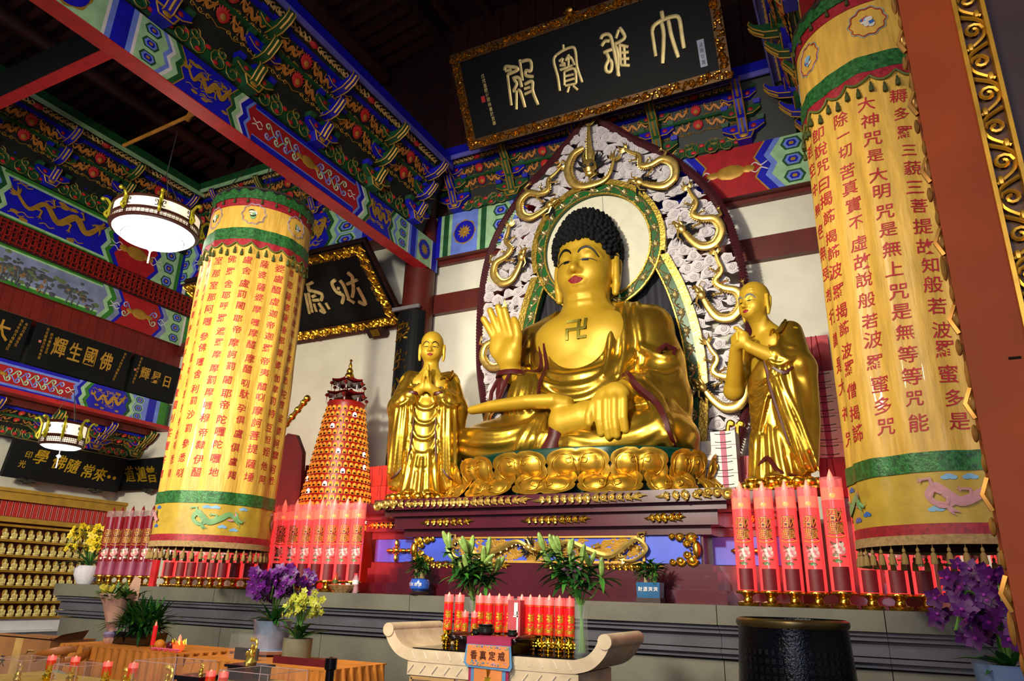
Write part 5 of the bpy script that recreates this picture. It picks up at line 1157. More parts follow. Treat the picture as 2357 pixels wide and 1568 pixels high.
# ---------------------------------------------------------------- lanterns
GLOW = mat('lantern_glow', '#ffffff', .5, emit=3.2, ecol='#fffaf2', var=0)
GLOW2 = mat('lantern_paper_glow', '#fff4e0', .5, emit=.72, ecol='#ffeccc', var=0)
LFR = mat('lantern_frame', '#3a1410', .4, var=.1)
def lantern(name, label, loc, R_, h, dome, wire):
    t = thing(name, label, 'lantern', loc)
    q = MB().lathe([(R_ * .97, 0), (R_ * .97, h)], (0, 0, 0), 48, cap=False); build('paper_drum', q, GLOW2, t)
    q = MB().lathe([(.001, -dome), (R_ * .4, -dome * .95), (R_ * .75, -dome * .7), (R_ * .9, -dome * .3), (R_ * .93, -.01)], (0, 0, 0), 48); build('diffuser_bowl', q, GLOW, t)
    q = MB()
    for z in (0, h * .3, h * .36, h * .95, h): q.lathe([(R_ * .985, z - .015), (R_ * 1.02, z), (R_ * .985, z + .02)], (0, 0, 0), 48, cap=False)
    q.lathe([(R_ * .93, -.03), (R_ * 1.0, -.015), (R_ * .98, .01)], (0, 0, 0), 48, cap=False); q.lathe([(R_ * .7, -dome * .75), (R_ * .715, -dome * .74)], (0, 0, 0), 48, cap=False)
    for k in range(8):
        a = 2 * PI * k / 8 + .2; q.box((R_ * .99 * math.cos(a), R_ * .99 * math.sin(a), h / 2), (.03, .03, h), 0, rz=a)
    for k in range(64): a = 2 * PI * k / 64; q.tube([(R_ * .985 * math.cos(a), R_ * .985 * math.sin(a), 0), (R_ * .985 * math.cos(a), R_ * .985 * math.sin(a), h * .32)], .005, 3)
    for z in (h * .1, h * .2): q.lathe([(R_ * .985, z), (R_ * .99, z + .008)], (0, 0, 0), 48, cap=False)
    build('frame', q, LFR, t)
    fr = MB(); fr.tube(catmull([(R_ + .02, 0, h * .2), (R_ + .07, 0, h * .35), (R_ + .03, 0, h * .6), (R_ + .02, 0, h * .9), (R_ + .08, 0, h * 1.15), (R_ + .14, 0, h * 1.1)], 4), .022, 6); fr.ball((R_ + .13, 0, h * 1.12), .035, 6, 5); fr.box((R_ + .02, 0, h * .6), (.03, .05, h * .7))
    f0 = build('scroll_bracket', fr, mat('lime_gilding', '#a8a020', .4, .5, var=.1), t); f0.rotation_euler = (0, 0, .2)
    for k in range(1, 8): inst(f0, (0, 0, 0), (0, 0, .2 + 2 * PI * k / 8), 1, t)
    q = MB()
    for k in range(8):
        a = 2 * PI * (k + .5) / 8 + .2
        for s_ in (-1, 1):
            b_ = a + s_ * .28; uvtube(q, [], .01) if False else None
            q.tube([(R_ * 1.0 * math.cos(b_ + s_ * dx), R_ * 1.0 * math.sin(b_ + s_ * dx), h * (.66 + dz)) for dx, dz in ((0, -.14), (.05, -.16), (.07, 0), (.05, .14), (0, .14), (0, .04), (.03, .02))], .008, 4)
    build('fret_corners', q, INK, t)
    q = MB().tube([(0, 0, -dome - .1), (0, 0, -dome)], .008, 5); q.lathe([(.02, -dome - .16), (.05, -dome - .13), (.02, -dome - .1)], (0, 0, 0), 10); q.tube([(0, 0, -dome - .36), (0, 0, -dome - .15)], .012, 5); build('pendant', q, mat('clear_bead', '#d8d4cc', .2, var=.02), t)
    q = MB()
    for k in range(3): a = 2 * PI * k / 3; q.tube([(R_ * .8 * math.cos(a), R_ * .8 * math.sin(a), h), (0, 0, h + .7)], .006, 4)
    q.tube([(0, 0, h + .7), wire], .007, 4); build('suspension_wire', q, mat('wire_grey', '#3c3a36'), t)
    l = bpy.data.lights.new('lantern_bulb', 'POINT'); l.energy = 60 * R_ * R_; l.color = (1, .93, .82); l.shadow_soft_size = .2; o = bpy.data.objects.new('lantern_bulb', l); COL.objects.link(o); o.location = (loc[0], loc[1], loc[2] - dome - .25)
    return t
c = at(358, 520, Y=6.2)
lantern('palace_lantern', 'large round glowing palace lantern with brackets hanging under the dark aisle ceiling', (c[0], 6.2, c[2] - .1), .62, .3, .17, (-9.336 - c[0], 0, 8.5 - c[2]))
c2 = at(147, 1000, Y=8.4)
lantern('drum_lantern', 'small white drum lantern in front of the lower black plaque', (c2[0], 8.4, c2[2] - .22), .38, .42, .08, (-14.75 - c2[0], 0, 4.96 - c2[2] + .22))
q = MB().tube([(-12.06, 7.0, 9.434), (-10.253, 7.0, 9.562), (-8.0, 7.0, 9.72)], .035, 8); q.tube([(-10.35, 7.0, 9.47), (-10.25, 7.0, 9.65)], .05, 8, 0)
tag(build('bamboo_pole', q, mat('bamboo', '#a06a20', .5, var=.2, scale=8), None), 'thin bamboo pole under the dark ceiling that carries the lantern wire', 'pole')
# ---------------------------------------------------------------- thousand niche pagoda tower
pg = thing('niche_pagoda', 'tall conical lamp tower of glowing golden niches with two small red roofs', 'pagoda', (-8.1, 9.5, 1.52))
LAMPR = mat('red_tower_skin', '#8a1410', .4, var=.1, emit=.12, ecol='#ff3010')
q = MB().lathe([(.78, 0), (.76, .2), (.31, 3.02), (.33, 3.08), (.3, 3.1)], (0, 0, 0), 40); build('tower_core', q, LAMPR, pg)
m = MB(); n = 7; A = [(-.036, 0), (.036, 0)] + [(.036 * math.cos(PI * k / n), .032 + .05 * math.sin(PI * k / n)) for k in range(n + 1)]
m.prism(A, (0, 0, 0), (1, 0, 0), (0, 0, 1), .02); m.ball((0, -.018, .05), (.026, .014, .032), 8, 5); m.box((0, -.02, .014), (.04, .02, .026), 1)
NICHE = mat('glowing_niche_gold', '#f0a438', .35, .3, emit=.42, ecol='#ffa030', var=.1, scale=20)
ni = build('niche', m, [NICHE, INK], None); nw = build('niche', m, [mat('bright_niche', '#fff0e0', .4, emit=1.0, ecol='#fff2e6', var=0), INK], None); COL.objects.unlink(ni); COL.objects.unlink(nw)
rest = MB(); cnt = 0
face_a = math.atan2(-9.5, 8.1)
cand = []
for j in range(19):
    z = .95 + j * .109; R_ = .765 - (.455) * (z - .15) / 2.87; k_ = 2 * PI * R_ / .094; k_ = int(k_)
    for i in range(k_):
        a = 2 * PI * (i + .5 * (j % 2)) / k_; d = math.cos(a - face_a); cand.append((d, z, a, R_, j))
vis = sorted([c_ for c_ in cand if c_[0] > .05 and c_[1] > 1.0], key=lambda c_: -c_[0])[:300]; vs = set((c_[1], c_[2]) for c_ in vis)
for d, z, a, R_, j in cand:
    if (z, a) in vs: inst(nw if rnd.random() < .035 else ni, (R_ * math.cos(a), R_ * math.sin(a), z), (-.15, 0, a + PI / 2), 1, pg)
    elif d > -.3: rest.box((R_ * math.cos(a), R_ * math.sin(a), z + .04), (.02, .07, .08), 0, rz=a)
o = build('niches_far_side', rest, NICHE, pg, False); o['kind'] = 'stuff'
TR = mat('red_roof_glaze', '#7c0f14', .3, var=.1, coat=.3)
def hexroof(zb, R_, h, sag=.05):
    q = MB(); N = 6; V = []; prof = [(1.0, 0), (.8, .14), (.55, .36), (.32, .68), (.14, 1)]
    for (f, g) in prof:
        for i in range(N * 2):
            a = PI * i / N; cor = 1 if i % 2 == 0 else .9; V.append((R_ * f * cor * math.cos(a), R_ * f * cor * math.sin(a), zb + h * g + (sag if i % 2 == 0 else -.0) * f * f))
    M2 = N * 2; F = []
    for j in range(len(prof) - 1):
        for i in range(M2): F.append((j * M2 + i, j * M2 + (i + 1) % M2, (j + 1) * M2 + (i + 1) % M2, (j + 1) * M2 + i))
    F.append(tuple(range((len(prof) - 1) * M2, len(prof) * M2))); q.add(V, F); q.add([(x * .97, y * .97, z - .02) for x, y, z in V[:M2]], [tuple(reversed(range(M2)))])
    for i in range(N): a = 2 * PI * i / N; q.tube([(R_ * f * math.cos(a), R_ * f * math.sin(a), zb + h * g + sag * f * f + .01) for f, g in prof], .015, 5)
    for i in range(N): a = 2 * PI * (i + .5) / N; q.tube([(R_ * f * .9 * math.cos(a), R_ * f * .9 * math.sin(a), zb + h * g + .008) for f, g in prof], .008, 4)
    o = build('hexagonal_roof', q, TR, pg); 
    for i in range(N):
        a = 2 * PI * i / N; x, y = R_ * 1.0 * math.cos(a), R_ * 1.0 * math.sin(a); w = MB().lathe([(.005, -.14), (.008, -.09), (.03, -.08), (.036, -.06), (.02, -.035), (.004, -.03)], (x, y, zb + sag), 8); w.tube([(x, y, zb + sag - .2), (x, y, zb + sag - .13)], .004, 4, 0); build('lantern_drop', w, TR, pg)
hexroof(3.2, .36, .13); hexroof(3.43, .3, .15)
q = MB()
for zb, R_, h in ((3.1, .24, .12), (3.33, .19, .12)):
    for i in range(6): a = PI / 3 * i; q.tube([(R_ * math.cos(a), R_ * math.sin(a), zb), (R_ * math.cos(a), R_ * math.sin(a), zb + h)], .012, 6)
build('white_posts', q, WHITE, pg)
q = MB().lathe([(.1, 0), (.14, .06), (.1, .14), (.05, .18), (.06, .25)], (0, 0, 3.06), 12); build('roof_core', q, GOLD, pg)
q = MB().lathe([(.075, 0), (.085, .03), (.07, .08), (.05, .1), (.06, .13), (.045, .17), (.025, .19), (.035, .23), (.02, .27), (.012, .31), (.03, .33), (.0, .36)], (0, 0, 3.55), 14); build('finial', q, GOLD, pg)
# ---------------------------------------------------------------- big lotus candle lamps on the platform
TUBE = mat('glowing_red_tube', '#e84a4a', .18, emit=.62, ecol='#ff4446', var=.04, coat=.4)
TUBET = mat('glowing_tube_top', '#ff7860', .18, emit=.6, ecol='#ff6a5a', var=.05)
CAPG = mat('pink_clear_plastic', '#f08a90', .12, var=0, alpha=.45, emit=.25, ecol='#ff5a5a')
FLM = mat('led_flame', '#ff9a8a', .3, emit=1.2, ecol='#ff6a50', var=0); BULB = mat('led_bulb', '#ffb060', .3, emit=.9, ecol='#ffa050', var=0, alpha=.6)
DLAB = mat('dark_red_label', '#6a0c18', .5, var=.06); BRASS = mat('lotus_brass', '#c79a3a', .25, 1.0, var=.15, scale=10)
OFFT = mat('unlit_tube_faint_glow', '#7c1420', .15, var=.08, coat=.6, emit=.04, ecol='#ff2040'); PRG = mat('print_gold', '#e0a84a', .5, .2); PRW = mat('print_white', '#e8d6cc', .5); PRN = mat('print_green', '#3c7a3a', .5); PRP = mat('print_pink', '#e08a90', .5); PRB = mat('print_brown', '#7a4a2a', .5)  # OFFT: faint red glow put into the colour of the switched-off tubes
def big_candle(lit):
    t = thing('lotus_candle_lamp', '', '', (0, 0, 0)); R_ = .099
    q = MB().lathe([(.1, 0), (.108, .02), (.1, .035), (.055, .05), (.042, .08), (.048, .1), (.08, .125), (.113, .135), (.11, .15), (.099, .155)], (0, 0, 0), 20)
    for k in range(14): a = 2 * PI * k / 14; q.ball((.1 * math.cos(a), .1 * math.sin(a), .135), (.017, .017, .014), 6, 4); q.ball((.09 * math.cos(a), .09 * math.sin(a), .03), (.022, .022, .012), 6, 4)
    build('lotus_base', q, BRASS, t)
    q = MB().lathe([(R_, .15), (R_, .98)], (0, 0, 0), 24, cap=False); q.lathe([(R_, .98), (R_, 1.1), (.001, 1.1)], (0, 0, 0), 24, 1, cap=False); build('tube', q, [TUBE, TUBET] if lit else [OFFT, OFFT], t)
    q = MB().lathe([(R_, 1.1), (R_, 1.2)], (0, 0, 0), 24, cap=False); build('clear_collar', q, CAPG if lit else mat('clear_plastic', '#b89a98', .1, alpha=.4, var=0), t)
    q = MB().lathe([(.02, 1.1), (.036, 1.14), (.03, 1.2), (.012, 1.26), (.0, 1.29)], (0, 0, 0), 10); build('flame_tip', q, FLM if lit else TR, t)
    if lit: q = MB().ball((0, -R_ + .01, 1.02), (.035, .012, .04), 10, 6); build('bulb_glow', q, BULB, t)
    cy = lambda a, z, o=.003: ((R_ + o) * math.sin(a), -(R_ + o) * math.cos(a), z)
    q = MB().grid(lambda u, v: cy(-.75 + 1.5 * u, .16 + .21 * v), 8, 1); build('label', q, DLAB if lit else mat('purple_label', '#8a3a5a', .4), t)
    q = MB()
    for ch, (a, z) in zip('招財進寶', ((-.33, .84), (.33, .84), (-.33, .72), (.33, .72))):
        write(q, ch, lambda x, y, d, a=a, z=z: cy(a + x / R_, z + y, .0035), .085, .13, 0, .02, 1); write(q, ch, lambda x, y, d, a=a, z=z: cy(a + x / R_, z + y, .0055), .08, .125, 0, -.004, 0)
    q.tube([cy(a, .63 + .03 * abs(a) ** 2, .004) for a in np.linspace(-.8, .8, 9)], .006, 4, 0)
    build('fortune_print', q, [PRG, mat('print_ink', '#5a1a14', .5)], t, False, label='gold fortune characters printed on the tube')
    q = MB()
    def pb(a, z, ra, rz_, m_): q.add([cy(a, z, .006)] + [cy(a + ra / R_ * math.cos(k * PI / 5), z + rz_ * math.sin(k * PI / 5), .006) for k in range(10)], [(0, 1 + k, 1 + (k + 1) % 10) for k in range(10)], m_)
    for a, z in ((-.2, .555), (.3, .57)): pb(a, z, .024, .024, 0); pb(a - .05, z + .02, .012, .008, 3); pb(a, z - .055, .035, .04, 1); pb(a + .15, z - .04, .015, .02, 0)
    for k in range(16): pb(rnd.uniform(-.6, .6), rnd.uniform(.4, .5), rnd.uniform(.01, .025), rnd.uniform(.006, .018), rnd.choice((2, 2, 2, 4, 0, 1)))
    for k in range(6): pb(rnd.uniform(-.6, -.3), rnd.uniform(.52, .6), .012, .01, rnd.choice((2, 4, 1)))
    build('picture_print', q, [PRW, PRP, PRN, INK, PRB], t, label='printed picture of children and flowers')
    return t
cl = big_candle(True); cu = big_candle(False); cl['category'] = cu['category'] = 'candle lamp'
def aim(x, y): return math.atan2(x, -y) * .0 + math.atan2(-x, y) * .8
RX = [-1.38, -1.15, -.92, -.7, -.46, -.21, .03, .26, .49, .71, .93]
ordn = ['first', 'second', 'third', 'fourth', 'fifth', 'sixth', 'seventh', 'eighth', 'ninth', 'tenth', 'eleventh']
for i, x in enumerate(RX):
    z = 1.535; big = i == 4
    lb = ('glowing red candle lamp before the old monk, %s from the pedestal' % ordn[i]) if i < 5 else 'glowing candle lamp below tassels of the larger banner, %s from its left edge' % ordn[i - 5]
    o = cl if i == 0 else copy_tree(cl)
    o.location = (x, 8.22 + .02 * (i % 2), z); o.rotation_euler = (0, 0, math.atan2(-x, 8.2) * -.0 + math.atan2(x, 8.2) * -1.0 * .0 + .12 - .02 * i); o['label'] = lb; o['group'] = 'glowing candle lamps right of the pedestal'; o['category'] = 'candle lamp'
    if big: o.scale = (1.1, 1.1, 1.07)
LX = [-10.28, -10.0, -9.77, -9.53, -9.31, -9.09, -8.83, -8.55, -8.28, -8.0, -7.76, -7.52, -7.28, -7.05, -6.82, -6.6]
for i, x in enumerate(LX):
    o = copy_tree(cl); o.location = (x, 8.25, 1.535); o.rotation_euler = (0, 0, .75)
    o['group'] = 'glowing candle lamps left of the pedestal'; o['category'] = 'candle lamp'
    o['label'] = ('glowing candle lamp below tassels of the smaller banner, %s from the unlit tubes' % ordn[i]) if i < 7 else 'glowing candle lamp in front of the niche pagoda, %s from the smaller banner' % ordn[i - 7]
UX = [-11.93, -11.7, -11.43, -11.17, -10.91, -10.67]
for i, x in enumerate(UX):
    o = cu if i == 0 else copy_tree(cu); o.location = (x, 8.25, 1.535); o.rotation_euler = (0, 0, .8); o['category'] = 'candle lamp'
    o['group'] = 'unlit red tubes beside the white vase'; o['label'] = 'unlit dark red candle tube, %s from the white orchid vase' % ordn[i]
q = MB().box((-10.5, 8.16, 1.74), (.12, .05, .42)); tag(build('red_post', q, BRED, None, False), 'short red board standing between unlit tubes and glowing lamps', 'board')
# glow of the lamps as real lights
for x, w in ((-7.6, 1.9), (-9.6, 1.6), (-.6, 2.2)):
    l = bpy.data.lights.new('lamp_row_glow', 'AREA'); l.shape = 'RECTANGLE'; l.size = w; l.size_y = .8; l.energy = 26; l.color = (1, .07, .06); o = bpy.data.objects.new('lamp_row_glow', l); COL.objects.link(o); o.location = (x, 8.45, 2.2); o.rotation_euler = (math.radians(-90) * -1, 0, 0)
# ---------------------------------------------------------------- left wall: beams, plaques, shelves of statuettes
XB = -14.8
painted_beam('painted_beam', 'left wall beam painted with gold dragons on blue, highest of its beams', (XB, 5.2, 8.29), PI / 2, 5.9, 1.03, .5,
    [('f', .9, 'R', 'scroll'), Zr((.1, 'B'), (.12, 'b'), (.1, 'G'), (.1, 'g')), ('f', 2.2, 'B', 'dragon', [('m', 0, .07), ('g', .07, .12), ('m', .93, 1), ('g', .88, .93)]), Zl((.1, 'g'), (.1, 'm'), (.13, 'B')), ('f', .85, 'R', 'scroll'), Zr((.1, 'B'), (.12, 'g')), ('f', .45, 'g', 'hex'), ('b', [(.1, 'm'), (.15, 'B'), (.1, 'w'), (.15, 'G')])], DGREEN, WOODRED)
la = struct('trim_5', MB().box((XB + .02, 8.2, 8.05), (.1, 6.2, .5)), mat('dark_red_recess', '#2c0808', .6))
q = MB()
for i in range(int(6.0 / .125)):
    y = 5.3 + i * .125
    for (dy, dz, w, h_) in ((0, 0, .022, .46), (.06, .12, .1, .022), (.06, -.1, .1, .022), (.03, .02, .07, .02), (.09, -.02, .02, .2), (.06, .2, .1, .02), (.05, -.2, .1, .02)): q.box((XB + .09, y + dy, 8.05 + dz), (.04, w, h_))
o = build('key_fret_lattice', q, mat('fret_red', '#8a1a16', .5, var=.1), la, False); o['kind'] = 'stuff'
painted_beam('painted_beam', 'left wall beam painted with a misty landscape between green borders', (XB, 5.2, 7.04), PI / 2, 5.9, .78, .5,
    [('f', 3.75, 'b', 'view', [('m', 0, .1), ('g', .1, .15), ('m', .92, 1), ('g', .87, .92)]), Zr((.1, 'g'), (.12, 'm'), (.13, 'b'), (.08, 'B')), ('f', .95, 'R', 'scroll'), Zr((.08, 'B'), (.12, 'b'), (.1, 'g')), ('f', .4, 'g', 'hex'), ('b', [(.06, 'w'), (.2, 'm')])], DGREEN, WOODRED)
o = [x for x in bpy.data.objects if x.name.startswith('painted_bands')][-1]; o.data.materials[1] = mat('misty_blue', '#7c88b0', .6, var=.15, scale=3)
pw = struct('wall_left_upper', MB().box((XB - .25, 8.2, 6.75), (.3, 6.2, .66)), WOODRED)
for i in range(31):
    y = 5.2 + i * .2; q = MB().box((XB - .09, y + .1, 6.73), (.05, .192, .6)); build('plank', q, mat('red_planks', '#6e1c18', .5, var=.12, scale=4), pw, False)
def pts_line(n, x0, dx, z, dz=0): return [(x0 + dx * i, z + dz * i) for i in range(n)]
sub = '癸未年四月佛誕吉日'
p = plaque('wall_plaque', 'black plaque with four gold seal characters, between two others on the left wall', (XB - .02, 7.74, 5.62), math.radians(6), 2.1, .87, 0, PI / 2, 0)
letters(p, '輝生國佛', [(.52, .5), (.86, .5), (1.2, .5), (1.56, .5)], .29, .42, GOLDP, .012, .012); letters(p, sub, pts_line(9, 1.94, -.012, .78, -.075), .06, .07, GOLDP, .004, 0, 'small_inscription'); letters(p, sub[::-1], pts_line(9, .2, .0, .78, -.075), .06, .07, GOLDP, .004, 0, 'small_inscription'); letters(p, sub[3:], pts_line(6, .3, .0, .7, -.075), .06, .07, GOLDP, .004, 0, 'small_inscription')
q = MB().box((.12, -.004, .5), (.05, .01, .05)); q2 = build('red_seal', q, mat('pink_seal', '#c07070'), p, False); q = MB(); q.tube([(0, .03, .87), (2.1, .03, .87)], .012, 4); build('top_edge', q, mat('tan_edge', '#8a7048'), p, False)
p = plaque('wall_plaque', 'black wall plaque cut by the picture edge, showing one large gold character', (XB - .02, 5.6, 5.62), math.radians(6), 2.0, .87, 0, PI / 2, 0)
letters(p, '光大', [(1.1, .5), (1.5, .5)], .36, .42, GOLDP, .012, .014); letters(p, sub, pts_line(9, 1.82, -.012, .78, -.075), .06, .07, GOLDP, .004, 0, 'small_inscription'); letters(p, sub[2:], pts_line(7, 1.92, -.012, .74, -.075), .06, .07, GOLDP, .004, 0, 'small_inscription')
q = MB(); q.tube([(0, .03, .87), (2.0, .03, .87)], .012, 4); build('top_edge', q, mat('tan_edge', '#8a7048'), p, False)
p = plaque('wall_plaque', 'black wall plaque with gold brush characters, half hidden by the smaller yellow banner', (XB - .02, 9.95, 5.62), math.radians(6), 1.2, .87, 0, PI / 2, 0)
letters(p, '輝昇日', [(.32, .5), (.62, .48), (.92, .46)], .25, .3, GOLDP, .012, .012); letters(p, sub, pts_line(8, .14, -.006, .8, -.08), .06, .07, GOLDP, .004, 0, 'small_inscription'); q = MB().box((.06, -.004, .52), (.05, .01, .05)); build('red_seal', q, mat('pink_seal', '#c07070'), p, False)
painted_beam('painted_beam', 'left wall beam with a red scroll panel and a blue dragon panel, lowest of its beams', (XB, 5.6, 5.03), PI / 2, 5.5, .56, .45,
    [('f', 3.2, 'R', 'scroll', [('B', 0, .12), ('b', .12, .2), ('B', .88, 1), ('b', .8, .88)]), Zl((.08, 'b'), (.08, 'B')), Zl((.09, 'g'), (.08, 'm')), ('f', .85, 'B', 'dragon'), Zr((.08, 'G'), (.09, 'g')), ('f', .3, 'b', 'hex'), ('b', [(.08, 'b'), (.2, 'B'), (.1, 'b'), (.2, 'm')])], DGREEN, WOODRED)
q = MB().box((XB + .01, 8.2, 4.99), (.3, 6.0, .08)); struct('trim_6', q, RED)
frieze('bracket_frieze', 'high bracket frieze of the left wall with orange dragons under a green rail', (XB - .0, 5.3, 9.34), PI / 2, 5.7, 1.45, .5, [.4, 1.9, 3.4, 4.9], True, (DGREEN, LGREEN))
frieze('bracket_frieze', 'low bracket frieze of the left wall behind the white drum lantern', (-15.75, 6.0, 4.36), PI / 2, 5.1, .56, .5, [.4, 1.6, 2.8, 4.0, 5.0], True, (WOODRED, WOODRED))
# lower plaques
p = plaque('wall_plaque', 'black plaque with gold running characters behind the white drum lantern', (-15.72, 8.3, 3.52), math.radians(12), 2.55, .78, 0, PI / 2, 0)
BG = mat('bright_gold_letters', '#c8a428', .35, .6, var=.1)
letters(p, '學佛隨常來', [(.62, .5), (1.02, .46), (1.34, .42), (1.7, .37), (2.0, .34)], .3, .32, BG, .014, .012, shear=.15); letters(p, '··', [(2.22, .32), (2.36, .31)], .5, .5, BG, .014, .02); letters(p, '印光', [(.36, .5), (.3, .3)], .15, .16, BG, .008, .006, 'small_inscription')
q = MB(); q.tube([(0, .03, .78), (2.55, .03, .78)], .012, 4); build('top_edge', q, mat('tan_edge', '#8a7048'), p, False)
CLB = mat('dark_cloud_wood', '#24261f', .6)
for x in (.5, 2.0): q = MB(); [q.ball((x + dx, -.02, -.03 + dz), (.1, .06, .045), 8, 5) for dx, dz in ((-.1, .02), (0, -.01), (.1, .02))]; build('cloud_support', q, CLB, p)
p = plaque('wall_plaque', 'short dark plaque with slanting gold strokes on the back wall by the corner', (-15.95, 11.0, 3.58), math.radians(12), 1.9, .7, 0, 0, 0)
letters(p, '道迦普', [(.45, .38), (.85, .36), (1.2, .34)], .34, .4, BG, .014, .006, shear=-.4); q = MB(); q.tube([(0, .03, .7), (1.9, .03, .7)], .012, 4); build('top_edge', q, mat('tan_edge', '#8a7048'), p, False)
q = MB(); [q.ball((1.1 + dx, -.02, -.03 + dz), (.09, .06, .045), 8, 5) for dx, dz in ((-.1, .02), (0, -.01), (.1, .02))]; build('cloud_support', q, CLB, p)
# statuette shelves
sh = thing('statuette_shelf', 'red shelves with gold trim on the left wall holding rows of small golden Buddhas', 'shelf', (-15.9, 6.6, 0), PI / 2)
SHR = mat('shelf_red', '#8c1c18', .5, var=.1); SHD = mat('shelf_dark_red', '#5a0c10', .5, var=.1); OCH = mat('ochre_trim', '#a8832c', .5, .2, var=.1)
q = MB().box((2.3, .16, 1.95), (4.6, .06, 2.6)); build('back_panel', q, SHD, sh, False)
zs = [.87 + .292 * k for k in range(6)]
for z in zs + [2.62]: q = MB().box((2.3, .02, z - .02), (4.6, .26, .04)); build('shelf_board', q, SHR, sh, False); q = MB().box((2.3, -.115, z - .02), (4.6, .02, .045)); build('shelf_edge', q, mat('gold_edge', '#b08a30', .35, .7), sh, False)
q = MB().box((2.3, .02, 3.17), (4.6, .3, .16)); q.box((2.3, -.02, 3.29), (4.6, .3, .07)); build('ochre_cornice', q, OCH, sh, False)
q = MB().box((2.3, .02, 2.72), (4.6, .2, .1)); build('ochre_rail', q, OCH, sh, False); q = MB().box((2.3, .1, 2.9), (4.6, .1, .44)); build('tablet_back', q, SHD, sh, False)
q = MB().box((2.3, .05, .43), (4.6, .2, .86)); build('white_cabinet', q, mat('white_cabinet', '#cfcfd6', .5, var=.03), sh, False); q = MB().box((2.3, -.12, .6), (4.6, .3, .03)); build('white_ledge', q, mat('white_cabinet', '#cfcfd6'), sh, False)
tb = MB().box((0, 0, .17), (.1, .04, .34)); tb.box((0, -.01, .34), (.105, .05, .03)); tb.tube([(-.05, -.02, 0), (-.05, -.02, .34), (.05, -.02, .34), (.05, -.02, 0)], .008, 4, 0)
for i in range(33): 
    q = build('name_tablet', tb, mat('tablet_red', '#a8201c', .45, var=.1), sh, False) if i == 0 else inst(q0, (0, 0, 0), (0, 0, 0), 1, sh)
    if i == 0: q0 = q
    q.location = (.25 + i * .132, .0, 2.78)
st = thing('small_buddha', 'small golden seated Buddha statuette, one of the rows on the red wall shelves', 'statuette', (0, 0, 0), PI / 2, 'golden statuettes on the wall shelves')
SG = mat('statuette_gold', '#e2d48a', .4, .35, var=.12, scale=20)
q = MB().ball((0, 0, .045), (.075, .05, .03), 9, 5); q.ball((0, 0, .1), (.045, .035, .055), 8, 6); q.ball((-.045, -.015, .09), (.018, .02, .045), 6, 5); q.ball((.045, -.015, .09), (.018, .02, .045), 6, 5); q.ball((0, 0, .172), (.026, .026, .03), 8, 6); q.ball((0, 0, .2), (.014, .014, .014), 6, 4); build('figure', q, SG, st)
q = MB().lathe([(.07, 0), (.075, .01), (.06, .02), (.075, .03)], (0, 0, 0), 12, sy=.7); build('lotus_seat', q, SG, st)
q = MB().ball((0, .03, .15), (.055, .008, .075), 10, 6); build('halo', q, mat('statuette_halo', '#c8a040', .4, .7), st)
first = True
NTH = 'first second third fourth fifth sixth seventh eighth ninth tenth eleventh twelfth thirteenth fourteenth fifteenth'.split(); ROW = ['lowest', 'fifth', 'fourth', 'third', 'second', 'topmost']
for r_, z in enumerate(zs):
    y0 = [9.02, 8.95, 8.88, 8.8, 8.73, 8.66][r_] + .06 * (r_ % 2)
    for k in range(15):
        y = y0 + .172 * k
        if y > 10.95: continue
        o = st if first else copy_tree(st); first = False; o.location = (-15.88 + .04, y, z); o['label'] = 'small golden Buddha statuette on the %s shelf row, %s from the picture edge' % (ROW[r_], NTH[k])
# ---------------------------------------------------------------- stacked packets around the statues
def packet(w, d, h, m, strap, cord, name):
    t = thing(name, '', 'box', (0, 0, 0)); q = MB().box((0, 0, h / 2), (w, d, h - .006)); build('carton', q, m, t, False)
    if strap: q = MB().box((0, -d / 2 - .002, h / 2), (w * .22, .004, h - .006)); q.box((0, 0, h - .002), (w * .22, d, .004)); build('strap', q, strap, t, False)
    q = MB()
    if cord == 'smile':
        for z, s_ in ((.78, 1), (.2, 1)): q.tube([(x * w, -d / 2 - .006, h * (z + s_ * .5 * (x * x) - .02)) for x in np.linspace(-.33, .33, 9)], .004, 4)
        build('handle_cord', q, INK, t)
    elif cord: q.tube([(w * .1, -d / 2 - .006, 0), (w * .12, -d / 2 - .008, h * .4), (w * .02, -d / 2 - .006, h), (w * .0, 0, h + .015), (w * .06, d / 2, h)], .006, 4); q.tube([(-w * .2, -d / 2 - .006, h * .5), (-w * .16, -d / 2 - .006, h)], .005, 4); build('cord', q, mat('red_cord', '#8a1414', .6), t)
    return t
RBX = mat('red_packet', '#d83a30', .45, var=.1, scale=4); RBD = mat('crimson_packet', '#a0142c', .5, var=.12); WBX = mat('white_packet', '#e2d8cc', .55, var=.04); STR = mat('rose_strap', '#a83458', .5, var=.06)
pk = packet(.22, .3, .335, RBX, None, 'tie', 'red_packet'); fst = True
q = MB().box((-7.25, 9.95, 2.2), (1.15, .4, 1.34)); b_ = tag(build('offering_cabinet', q, SHD, None, False), 'dark red cabinet behind the candle lamps carrying the red packets', 'cabinet')
pos = [(-7.62, 0, 'beside the pagoda'), (-7.39, 0, 'next to the pagoda side'), (-7.16, 0, 'in the middle'), (-6.93, 0, 'behind the young monk')]
for i, (x, _, wd) in enumerate(pos):
    for k in range(2 + (i == 3)):
        o = pk if fst else copy_tree(pk); fst = False; o.location = (x, 9.9 - .03 * (i % 2), 2.87 + .335 * k); o['group'] = 'red packets beside the pagoda'; o['label'] = 'red cord tied packet, %s of the column %s' % (('lowest', 'second', 'topmost')[k], wd)
pk2 = packet(.3, .3, .4, RBD, None, 'tie', 'red_packet')
q = MB().box((-9.05, 10.1, 2.2), (1.15, .4, 1.34)); tag(build('offering_cabinet', q, SHD, None, False), 'dark red cabinet between the pagoda and the smaller yellow banner', 'cabinet')
